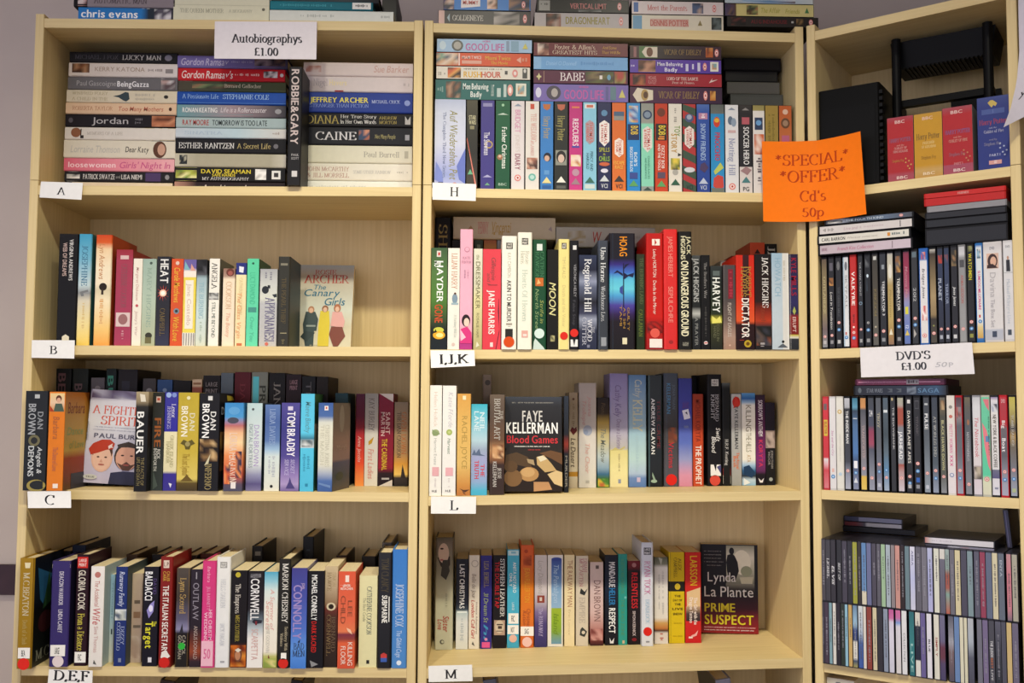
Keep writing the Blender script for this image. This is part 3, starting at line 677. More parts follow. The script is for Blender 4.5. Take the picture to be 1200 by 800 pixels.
stack('A', [
 (208, 337, 65.3, 79.8, 'mauve hardback with white script and a dark photo', [(0, '6f659c'), (.7, '6f659c'), (1, '43405c')], [('t', 'Gordon Ramsay', .03, .46, .5, .58, 'bcb4cf', 'I'), ('q', .48, .68, .5, .22, '9c95bb'), ('n', .7, .98, .05, .95, ['3b3240', '6b5248', '8a7a86', '2c2a36'], 5, 3)]),
 (208.7, 334, 80, 94.9, 'red hardback with white script', 'bf1f27', [('t', "Gordon Ramsay's", .03, .51, .5, .6, 'eadcd6', 'I'), ('q', .53, .76, .5, .22, 'e3b8b0'), ('p', [(.8, .02), (1, .02), (1, .98), (.9, .98)], '23242c'), ('n', .8, .93, .3, .8, ['c9bdb8', '2f2c30', 'e6e0dc'], 4, 2), ('o', .97, .5, .14, 'cfcaca')]),
 (208.7, 335, 95.1, 107.3, 'dark green hardback with a blurred outdoor photo', [(0, '4a4338'), (.5, '3f4a36'), (1, '4b4f33')], [('r', 0, .13, .02, .98, 'c3c4c4'), ('n', .13, .55, .02, .98, ['5b4a3a', '6c7a54', '8b6a50', '38402e', '4a5a42'], 6, 3), ('t', 'Bernard Gallacher', .43, .77, .55, .34, 'c9bfa4', 'S')]),
 (207.4, 335, 107.5, 122.4, 'royal blue hardback with pale blue lettering', '204c9f', [('t', 'A Passionate Life', .05, .38, .62, .34, '8fb0dc', 'S'), ('t', 'STEPHANIE COLE', .42, .84, .62, .36, '9dbce0', 'S'), ('r', 0, 1, .1, .13, '5f8ccc')]),
 (207.4, 335, 122.6, 137.3, 'teal hardback with white lettering and a dark jacket photo', [(0, '6d9aa0'), (.5, 'a08d92'), (1, '3d3c42')], [('r', 0, .7, .02, .24, '5c9496'), ('t', 'RONAN KEATING', .05, .37, .56, .38, 'e9e6e2', 'B'), ('t', 'Life is a Rollercoaster', .4, .82, .6, .4, 'd9cfd0', 'I'), ('p', [(.7, .02), (1, .02), (1, .98), (.84, .98)], '2b2a2f'), ('e', .93, .5, .03, .2, '9c9a9c')]),
 (206, 335, 137.5, 149.8, 'pale grey-green hardback with red and dark lettering', 'a8b9b8', [('t', 'RAY MOORE', .06, .3, .5, .52, 'a83a36', 'B'), ('t', 'TOMORROW IS TOO LATE', .33, .83, .5, .52, '3a4245', 'B'), ('r', .945, .955, .02, .98, '6f8486')]),
 (205.8, 335, 150, 161.9, 'pale blue hardback with an orange-red picture', [(0, 'c3cbd3'), (.55, 'b9cfd6'), (1, 'd8d3cb')], [('g', .6, .84, .02, .98, ['c9c3bb', '8a3320', 'c9502a', 'e08a3a']), ('t', 'SINATRA', .08, .42, .5, .3, 'a9bccb', 'S'), ('q', .88, .96, .5, .28, 'a89a92')]),
 (205.4, 335, 162, 179.5, 'black hardback with silver and gold serif lettering', '17161a', [('t', 'ESTHER RANTZEN', .03, .53, .5, .36, 'd9d6d2', 'S'), ('t', 'A Secret Life', .56, .86, .5, .34, 'b2a06a', 'S'), ('o', .91, .5, .16, '6f6c70')]),
 (205, 335, 179.7, 195.8, 'plain stone-coloured hardback with a black squiggle', [(0, 'c3bca8'), (.2, 'aaa38d'), (.85, 'aaa38d'), (1, 'cfc8b6')], [('n', .04, .11, .2, .85, ['1f2224', 'b8b19c', '3c4042'], 4, 4)]),
 (204.5, 334, 196, 212.4, 'black hardback with yellow lettering and a yellow-green picture', '1b1a1c', [('n', .01, .2, .04, .96, ['a9b04a', 'd8d05c', '6b8a3c', 'e6e0a0', '7d7440'], 4, 4), ('t', 'DAVID SEAMAN', .24, .69, .72, .3, 'd9c43c', 'B'), ('t', 'SAFE HANDS', .34, .55, .46, .2, 'd9c43c', 'B'), ('t', 'MY AUTOBIOGRAPHY', .25, .67, .2, .2, 'c9c6c4', 'S'), ('n', .73, .83, .15, .9, ['e9e6e2', 'b7b4b0', 'f4f2ee'], 3, 3), ('r', .88, .96, .2, .8, 'e6e4e0'), ('r', .9, .94, .35, .65, '3a383a')]),
 (204.5, 334, 212.8, 217.6, 'thin black hardback with pale script', [(0, 'b88a78'), (.2, '2b2023'), (1, '251c20')], [('t', 'Autobiography', .25, .7, .5, .5, 'd8c9c2', 'I')], {'T': 0}),
], 'down, stack under Autobiographys sign', G, d=7.5, z0=('sh', 1))
row('A', 1, [(337.4, 353.2, 78.5, 'black', '1c1b1e', [('t', 'ROBBIE&GARY', .02, .66, .5, .58, 'c3b3b0', 'B'), ('h', 'PAUL', .735, .755, .3, .85, 'a9a5a6', 'B'), ('h', 'SCOTT', .765, .785, .3, .85, 'a9a5a6', 'B'), ('r', .88, .93, .35, .75, 'c9c5c4')],
  {'k': 'hb', 'yb': 217, 'label': 'black hardback standing upright between two stacks of autobiographies'})], '', G, d=6.5)
stack('A', [
 (355.8, 484, 73, 89.2, 'white hardback with faint red script', 'dccdc8', [('n', .02, .16, .05, .95, ['cfa79c', 'dccdc8', 'c08a7c', 'dccdc8'], 4, 3), ('t', 'Sue Barker', .64, .96, .55, .5, 'cba59a', 'I')]),
 (356.8, 483.6, 89.4, 107.6, 'pinkish white hardback with a thin dark dividing line', 'd9cdcb', [('t', 'Nigel', .08, .21, .6, .44, 'b9aeb0', 'S'), ('t', 'Havers', .23, .39, .6, .36, 'e9d9a8', 'B'), ('r', .425, .432, .02, .98, '6d6266'), ('r', .28, .36, .02, .1, 'a83a3a'), ('q', .9, .97, .5, .2, 'b9aeae')]),
 (357, 483.6, 108, 131.8, 'thick blue hardback with yellow lettering', '2a3f8f', [('t', 'JEFFREY ARCHER', .05, .59, .62, .26, 'e6da5a', 'B'), ('t', 'STRANGER THAN FICTION', .05, .59, .34, .17, '7d90cc', 'S'), ('t', 'MICHAEL CRICK', .62, .88, .55, .15, 'b4bfe0', 'S'), ('o', .95, .5, .14, '8f9fd6')]),
 (357, 483.6, 132.2, 147.6, 'black hardback with gold and white serif lettering', '1a191c', [('t', 'DIANA', .02, .31, .5, .56, 'a08f4e', 'S'), ('t', 'Her True Story', .33, .66, .74, .24, 'c9c6c2', 'S'), ('t', 'In Her Own Words', .33, .66, .36, .26, 'd9d6d2', 'S'), ('t', 'ANDREW', .69, .85, .66, .22, 'a08f4e', 'S'), ('t', 'MORTON', .69, .85, .34, .22, 'a08f4e', 'S'), ('p', [(.93, .2), (.98, .2), (.98, .8), (.955, .5), (.93, .8)], 'b9b6b4')]),
 (357, 483.6, 148.6, 169.6, 'black hardback with wide silver serif lettering', '1e1f26', [('t', 'CAINE', .1, .47, .5, .42, 'cfccd0', 'S'), ('n', .5, .6, .3, .85, ['b06a50', 'c98a70', '3a4a66'], 3, 3), ('t', 'Not Many People', .65, .84, .5, .24, 'a39a6a', 'I'), ('r', .93, .97, .3, .6, '9c9ca4')]),
 (353.6, 483, 170.2, 190.9, 'cream hardback with grey serif lettering at one end', [(0, 'd4d0ba'), (1, 'd9d4c2')], [('t', 'Paul Burrell', .56, .88, .5, .3, '9f9a90', 'S'), ('r', .93, .965, .3, .7, 'b4af9f')]),
 (354.5, 483, 191.2, 211.4, 'cream hardback with two lines of reddish lettering', [(0, 'd9d3c4'), (1, 'e0dbcf')], [('t', 'JOHN McCARTHY', .04, .42, .66, .24, 'b0897c', 'S'), ('t', '& JILL MORRELL', .04, .42, .3, .24, 'b0897c', 'S'), ('t', 'SOME OTHER RAINBOW', .46, .8, .5, .18, 'b7b4b0', 'S'), ('q', .86, .96, .5, .15, 'b9b4aa')]),
 (347, 483, 211.7, 218.2, 'thin white hardback', 'e4e4dc', [('q', .1, .6, .5, .3, 'c9cbc6')], {'T': 0}),
], 'down, stack beside the upright book', G, d=7.5, z0=('sh', 1))

# --- loose books on top of that bookcase
G = 'books lying on top of the bookcase'
zA = 201.2
_n = SEED[0]
def flat_on(c, items, z, loc, d, D=None, group=G, kind='hb'):
    return stack(c, items, loc, group, kind, d, z0=z, D=D)
flat_on('A', [(86.5, 205, -9, 8.3, 'grey hardback with a dark end, on the blue one', [(0, '1d1a1c'), (.13, '1d1a1c'), (.14, '8f8488'), (1, '8a7f84')], [('t', 'AUTOMATIC MAN', .2, .72, .45, .4, '4f464c', 'S'), ('n', .04, .13, .05, .5, ['b98a80', 'd9c9c4', '5a3a3c'], 2, 2)], {'label': 'grey hardback with a black end lying on the blue book on top'}),
 (91.7, 203, 8.6, 22, 'blue', [(0, '2c79bd'), (.66, '2c79bd'), (.74, '26303c'), (1, '3b3a44')], [('t', 'chris evans', .03, .63, .5, .62, 'f2f2f0', 'B'), ('p', [(.64, .05), (.67, .05), (.7, .95), (.67, .95)], 'e6e6e6'), ('p', [(.69, .05), (.72, .05), (.75, .95), (.72, .95)], 'e6e6e6'), ('n', .8, .98, .1, .9, ['5a5560', 'd9d6d6', '2a2830', '9a90a0'], 4, 3)], {'label': 'bright blue hardback with white lettering on top of the first bookcase'})], ('sh', 0), '', 1.0)
flat_on('A', [(203.3, 315.5, -4, 23, '', 'ddd9bd', [('t', 'THE QUEEN MOTHER', .07, .52, .42, .16, 'a5a28a', 'S'), ('t', 'A BIOGRAPHY', .58, .82, .42, .12, 'b5b29a', 'S'), ('o', .94, .5, .06, '6a6858'), ('r', 0, 1, .64, .66, 'c9c5a8')], {'label': 'thick cream hardback behind the top edge of the Autobiographys sign'})], ('sh', 0), '', 1.0)
flat_on('A', [(318, 444, -8, 1.2, '', [(0, '2b3a3c'), (.7, '3b4448'), (1, '1d1c20')], [('r', .1, .5, .1, .8, '5a6a6a')], {'label': 'dark hardback lying on the teal book on top of the bookcase', 'd': 2.0}),
 (316.5, 437, 1.4, 11.8, '', [(0, '1d7684'), (1, '15616f')], [('q', .08, .6, .5, .3, '3f97a2'), ('r', .8, .98, .16, .9, 'e4e2dc'), ('q', .83, .95, .55, .3, '4a4a4a')], {'label': 'teal hardback with a white sticker on top of the bookcase'}),
 (316, 461, 12, 23.6, '', 'd9dbd2', [('q', .25, .52, .5, .26, 'b4b8b0'), ('q', .9, .97, .5, .2, 'a5a8a2')], {'label': 'long thin white hardback under the teal book on top'})], ('sh', 0), '', 1.0)
flat_on('A', [(448, 465, -9, 5, '', '17161a', [], {'label': 'black box standing near the end of the first bookcase top', 'k': 'dvd', 'd': 6, 'D': 14, 'u0': .1, 'case': '141416'})], ('sh', 0), '', 6)

# --- shelf with card B
G = 'books on the shelf with card B'
B_ = [
 (67.5, 90.4, 274, 'tall black hardback with white lettering', '161517', [('t', 'VIRGINIA ANDREWS', .05, .42, .66, .2, 'd0ccc8', 'B'), ('t', 'WEB OF DREAMS', .08, .38, .34, .22, 'c3a9a0', 'B'), ('r', .92, .985, .32, .68, 'e6dcc0'), ('p', [(.92, .32), (.92, .68), (.9, .5)], 'e6dcc0')], {'k': 'hb'}),
 (91, 106.3, 274.2, 'tall blue and yellow hardback with a grey beach scene', [(0, '3f9cc0'), (.22, '74b4cc'), (.46, 'c3d3d4'), (.53, '8f9090'), (.6, 'd9d0b8'), (.8, 'f0dc9a'), (1, 'f2cf60')], [('t', 'JOSEPHINE', .1, .46, .5, .42, '3f7290', 'S'), ('p', [(.52, .2), (.5, .8), (.55, .95), (.56, .3)], '77797a'), ('q', .62, .85, .5, .2, 'dcbf80')], {'k': 'hb', 'side': '2f5f5c'}),
 (111, 130, 275.2, 'tall orange and cream hardback with a black bird', [(0, 'cf4620'), (.07, 'd9602a'), (.13, 'f0d0a4'), (.3, 'f4e4c4'), (.44, 'f2e2c4'), (.5, 'd9cba8'), (.6, 'f4e2bc'), (.85, 'f3c878'), (1, 'eba048')], [('t', 'Lyn Andrews', .08, .4, .42, .36, 'c48a5a', 'I'), ('e', .47, .52, .035, .24, '2a211c'), ('r', .49, .54, .42, .56, '3a2e26'), ('q', .58, .8, .45, .24, 'e0ae74')], {'k': 'hb', 'side': 'a8401c'}),
 (135, 154.6, 292.6, 'maroon-pink paperback with a small white portrait label', [(0, '9c2f3c'), (.12, 'a63e54'), (1, 'a83f5c')], [('t', 'CATHERINE COOKSON', .15, .6, .5, .34, '86525a', 'S'), ('r', .06, .1, .25, .75, 'd9b9b4'), ('r', .655, .8, .08, .92, 'd9c0bc'), ('e', .725, .5, .055, .28, '9a6a6a'), ('q', .84, .93, .5, .22, 'c98a94')], {'side': '8a2f2a'}),
 (155, 165.8, 303, 'slim white paperback with pink lettering', 'eee6d6', [('t', 'Margaret Dickinson', .1, .48, .5, .3, 'c79a94', 'I'), ('o', .54, .5, .16, 'c45a60'), ('t', "Jenny's War", .6, .88, .5, .3, 'cdb0a8', 'I')]),
 (166.2, 182.2, 303.2, 'pale grey-green paperback with a small dark figure at the foot', [(0, '9db3a6'), (.5, 'b3c2ae'), (1, 'b0b494')], [('t', 'MARY HIGGINS', .1, .78, .5, .32, '93a898', 'S'), ('o', .05, .6, .1, '4a5a52'), ('e', .88, .55, .035, .25, '3b3a30'), ('r', .9, .97, .3, .75, '6f6a48')]),
 (182.8, 199, 300.6, 'black paperback with white lettering over a red starburst', [(0, '17161a'), (.7, '1c1a20'), (1, '2b2c44')], [('t', 'HEAT', .03, .3, .56, .6, 'e6e4e0', 'B')] + [('p', [(.41 + .004, .5), (.41 + .095 * math.sin(a), .5 + .5 * math.cos(a)), (.41 + .03 * math.sin(a + .3), .5 + .2 * math.cos(a + .3))], 'c8402c') for a in [k * .524 for k in range(12)]] + [('o', .41, .5, .26, 'f0c0a4'), ('o', .41, .5, .16, 'fff2e2'), ('t', 'CAMPBELL', .58, .88, .5, .34, '6f5c34', 'S')], {'gloss': True}),
 (199.8, 214, 303.2, 'orange paperback with yellow script', 'd2552f', [('t', 'Carole Matthews', .1, .5, .5, .5, 'e6b43c', 'I'), ('o', .6, .5, .24, '7b8a94'), ('o', .6, .5, .12, '2c3a44'), ('t', 'With Love', .66, .94, .5, .5, 'e6b43c', 'I'), ('o', .05, .5, .16, 'e0c0b0')]),
 (214.2, 229, 304, 'yellow and lilac paperback with a striped foot', [(0, '6a5f9c'), (.1, '6f62a0'), (.14, 'efe4d8'), (.2, 'efe4d8'), (.21, 'e6cf52'), (.84, 'ead65c'), (.85, 'e9e4da'), (1, 'e9e4da')], [('p', [(.02, .1), (.12, .5), (.12, .05)], '7fb0b8'), ('p', [(.05, .6), (.13, .95), (.13, .55)], 'd9a090'), ('r', .24, .8, .18, .82, 'efe6d6'), ('t', 'Jane Costello', .28, .76, .5, .34, 'c9b0a4', 'N')] + [('r', .85, .99, u, u + .07, '7d7a7a') for u in (.1, .3, .5, .7, .88)]),
 (229.6, 241.6, 304, 'pale blue paperback with a dark photo at its head', [(0, '2b2b2e'), (.16, '3a3a3e'), (.22, '9fb4ba'), (.6, 'c9dad8'), (1, 'cfd4c4')], [('n', .01, .18, .05, .95, ['1e1e20', '5a5a60', '2b2b2e'], 3, 2), ('t', 'THE BURNING', .26, .68, .5, .44, '8ab0bc', 'S'), ('q', .72, .96, .5, .3, 'a9b8a8')]),
 (244.4, 256.6, 303, 'white paperback with dark lettering and a grey photo band', 'ece7dc', [('t', 'ANGELA', .05, .34, .5, .5, '5a5654', 'S'), ('n', .39, .47, .05, .95, ['6a6a68', '3b3a3a', 'a9a8a4', 'c9c8c4'], 3, 3), ('t', 'STILL ME BEYOND', .5, .9, .5, .34, '5f6b62', 'N')], {'side': '6a675c'}),
 (260.4, 274.4, 314.6, 'cream paperback with peach lettering and a small head photo', [(0, '8f6a5c'), (.1, 'a98a7a'), (.14, 'ecd8be'), (1, 'eedcc4')], [('e', .05, .6, .05, .34, '6a3a30'), ('e', .06, .6, .03, .2, 'a05a50'), ('t', 'COOKSON', .17, .52, .5, .44, 'd6b28e', 'S'), ('t', 'The Bonny', .56, .88, .5, .34, 'dfae92', 'I')]),
 (275.6, 287.9, 308, 'cream paperback with a navy band at its head', [(0, '2b3378'), (.14, '2b3378'), (.145, 'ecdcae'), (1, 'ecd4a6')], [('p', [(.04, .3), (.11, .3), (.12, .7), (.05, .75)], 'e4e2ea'), ('t', 'CATHERINE COOKSON', .18, .62, .5, .3, 'd6c08e', 'S'), ('t', 'The Glass Virgin', .35, .9, .4, .4, 'e0a070', 'I'), ('r', .96, .99, .2, .7, 'c4704a')]),
 (288.8, 302.6, 303, 'mint green paperback', [(0, '5cc89c'), (1, '66d2aa')], [('o', .055, .5, .1, '2b5a48'), ('t', 'LUCY DIAMOND', .16, .52, .5, .46, '4bb48c', 'N'), ('r', .555, .61, .15, .85, '4a8f84'), ('t', 'Over You', .66, .94, .5, .34, '58b896', 'I')], {'side': '3f5a44'}),
 (303.8, 324.2, 315.2, 'grey paperback with purple lettering and black silhouettes', [(0, 'a3a3a6'), (.2, 'c3c4c0'), (.38, 'cfd0c4'), (.45, 'b4b4b6'), (1, 'b9b6b4')], [('q', .04, .14, .62, .2, '7f7d8a'), ('q', .04, .14, .34, .2, '7f7d8a'), ('e', .27, .32, .05, .2, '2a2d33'), ('r', .21, .25, .45, .6, '2a2d33'), ('p', [(.33, .72), (.42, 1), (.32, .98)], '33383e'), ('t', 'APPIGNANESI', .37, .93, .6, .52, '6b6684', 'S'), ('o', .965, .45, .1, 'c86a5a')]),
 (325.4, 339.2, 300.6, 'dark grey hardback with dull gold lettering', '35342f', [('r', .075, .1, .2, .8, '7f7a6a'), ('t', 'THE PEARL THIEF', .24, .74, .5, .36, '5f5238', 'S'), ('r', .845, .855, .25, .8, '9a9070'), ('q', .92, .97, .5, .3, '6a6248')], {'k': 'hb', 'side': '2d3c46'}),
]
row('A', 2, B_, 'from card B', G, d=1.6)
faceout('A', 2, (342.2, 410.8), 2.4, 19.6, 'paperback facing outward, cover with three women walking arm in arm', 'books shown face out',
 [(0, '9fa3a0'), (.12, 'b3a894'), (.3, 'b9b5a4'), (.55, 'c9cdc0'), (.75, 'c6bfa6'), (1, 'd6cfb6')],
 [('h', 'ROSIE', .06, .115, .32, .68, 'a8544a', 'S'), ('h', 'ARCHER', .125, .22, .14, .9, 'a8443c', 'S'), ('h', 'The', .24, .3, .3, .52, '2f6f88', 'I'), ('h', 'Canary', .295, .38, .14, .76, '2b6a84', 'I'), ('h', 'Girls', .4, .49, .5, .86, '2b6a84', 'I'),
  # three walking women
  ('p', [(.57, .2), (.57, .36), (.66, .42), (.8, .4), (.8, .36), (.98, .36), (.98, .22), (.84, .18), (.72, .16)], '37474a'), ('p', [(.8, .2), (.87, .13), (.93, .24), (.82, .38)], '2f3d40'), ('e', .545, .29, .042, .055, 'a87a5c'), ('e', .555, .29, .03, .036, 'd6ae94'), ('r', .73, .75, .22, .38, '8f9a96'),
  ('p', [(.56, .45), (.56, .6), (.7, .62), (.98, .62), (.98, .43), (.72, .43)], 'd6c23c'), ('e', .535, .53, .042, .055, '8a5a3c'), ('e', .545, .53, .03, .036, 'd9b298'),
  ('p', [(.57, .66), (.57, .82), (.68, .88), (.76, .86), (.74, .64)], 'd9a4a0'), ('p', [(.75, .65), (.75, .84), (.86, .9), (.98, .78), (.98, .7), (.84, .62)], '7a4238'), ('e', .525, .74, .05, .06, 'a86a4a'), ('e', .54, .74, .032, .036, 'dab49c'),
  ('Q', .97, .3, .45, .01, 'b9b09a')], d=16.0, yb=405.6, yt=310.5, spine='8a8a80')

# --- shelf with card C: a back row behind the front one
G = 'paperbacks standing behind the front row above card C'
bC = [(64.4, 82, 432, 'dark book with dull pink initials', '191b1a', [('t', 'BE', .04, .2, .4, .5, '6a4a4e', 'B')]),
 (83.6, 102, 432, 'dark green-black book with dull pink initials', '1b211d', [('t', 'BO', .13, .3, .4, .5, '6a5254', 'B')]),
 (105, 121, 442.6, 'grey book with a faint mark', '5f5a5e', [('o', .1, .5, .2, '8a8488')]),
 (123, 135, 432, 'black book with green initials', '15201f', [('t', 'BU', .06, .28, .45, .56, '3f8a74', 'B')]),
 (137, 160, 433, 'broad black book', '1f1a1c', [('r', .1, .25, .2, .6, '2c2b34')]),
 (166, 181.4, 443.6, 'dark grey book with a pale badge', '423e3e', [('o', .12, .5, .24, '8f8a88')]),
 (183, 200.8, 445, 'dull blue book', '31507f', [('o', .1, .5, .14, '7d93b4')]),
 (201.8, 222.6, 446, 'black book', '141316', []),
 (224, 235.6, 444.6, 'cream and red book', [(0, 'cfb79a'), (.06, 'cfb79a'), (.08, '9c5a4a'), (1, '8a4436')], [('r', .03, .05, .1, .9, '8f6a50')]),
 (237, 257, 440, 'black book with a pale large print mark', '1b181a', [('h', 'LARGE', .06, .1, .15, .85, '7f787a', 'B'), ('h', 'PRINT', .12, .16, .15, .85, '7f787a', 'B')]),
 (257.8, 272.4, 437, 'grey-blue book', [(0, '5a6672'), (1, '48525c')], []),
 (274, 293, 436, 'maroon book', '561a24', [('t', 'DANIELLE', .1, .6, .5, .3, '6f2a34', 'S')]),
 (294, 313, 436, 'grey and turquoise book', [(0, '7a7f78'), (1, '6d7468')], [('r', .04, .3, .08, .45, '5cc0d0'), ('t', 'PRINT', .12, .5, .7, .4, '3c403a', 'B')]),
 (314.4, 333.6, 437, 'black book with grey serif lettering', '161416', [('t', 'JANET', .08, .44, .5, .38, '7a7674', 'S')]),
 (334.4, 352.4, 438.6, 'dark maroon book with a small pink mark', '23161c', [('h', 'LARGE', .05, .09, .25, .75, '8a6a74', 'B'), ('h', 'PRINT', .1, .14, .25, .75, '8a6a74', 'B')]),
 (353, 369, 441, 'black book with grey capitals', '16171a', [('t', 'TERRY', .05, .5, .5, .4, '55555a', 'N')]),
 (370, 384, 441.4, 'brown-black book', '1d1612', []),
 (392, 407, 460.6, 'dark teal book', [(0, '22404a'), (1, '1c2f36')], []),
 (416.4, 426.8, 461.4, 'purple to red paperback with white script', [(0, '521c38'), (.25, '6a1c34'), (.5, 'b02c2c'), (.75, 'd8482a'), (1, 'e89248')], [('t', 'Anna Jacobs', .46, .74, .5, .4, 'd9a49c', 'I')], {'label': 'purple to red paperback set back behind the cream and blue paperback', 'd': 15.4}),
 (427.2, 442.8, 461, 'pale grey paperback with a small gold crescent', [(0, '9a9690'), (.4, 'c9c4bc'), (1, 'd2ccc2')], [('t', 'KAY BURLEY', .05, .4, .5, .4, '6f6a66', 'S'), ('p', [(.47, .7), (.52, .3), (.56, .3), (.54, .55)], 'b58a24'), ('t', 'First Ladies', .6, .92, .5, .44, 'c98a80', 'I')], {'label': 'pale grey paperback with a gold crescent, next to the purple to red one', 'd': 15.4}),
 (443.4, 461, 461.4, 'maroon paperback with yellow lettering and white corners', [(0, '7a1c34'), (.8, '8f1f30'), (.86, '2a1a20'), (1, '241a1e')], [('p', [(0, .05), (0, .96), (.09, .96)], 'd9d0c8'), ('t', 'SAINT', .2, .44, .62, .3, 'd9b6b0', 'B'), ('t', 'MARTIN', .2, .46, .3, .26, 'd9b6b0', 'B'), ('t', 'THE CARDINAL', .49, .83, .42, .36, 'd9b634', 'B'), ('r', .91, .93, .25, .75, 'b4b0b0'), ('p', [(1, .05), (1, .96), (.93, .96)], 'd9d0c8')], {'label': 'maroon paperback with white corners and yellow lettering above card C', 'd': 15.4}),
 (461.8, 478, 471, 'brown paperback with a glowing yellow sky over dark ground', [(0, '8a7a66'), (.2, '9a8468'), (.6, 'a8865c'), (.74, 'd99a3c'), (.86, 'f2c868'), (.9, '3b3230'), (1, '2c2826')], [('t', 'GIVEN DOWN', .12, .62, .7, .34, 'b06a3a', 'S'), ('t', 'THE DAN CARRION', .12, .66, .35, .28, '4f4438', 'S'), ('p', [(.74, .62), (.9, .5), (.9, .86)], '332a28')], {'label': 'brown paperback with a glowing yellow sky, against the shelf end', 'd': 15.4})]
row('A', 3, bC, 'along, back row above card C', G, d=11.6)
G = 'paperbacks in the front row above card C'
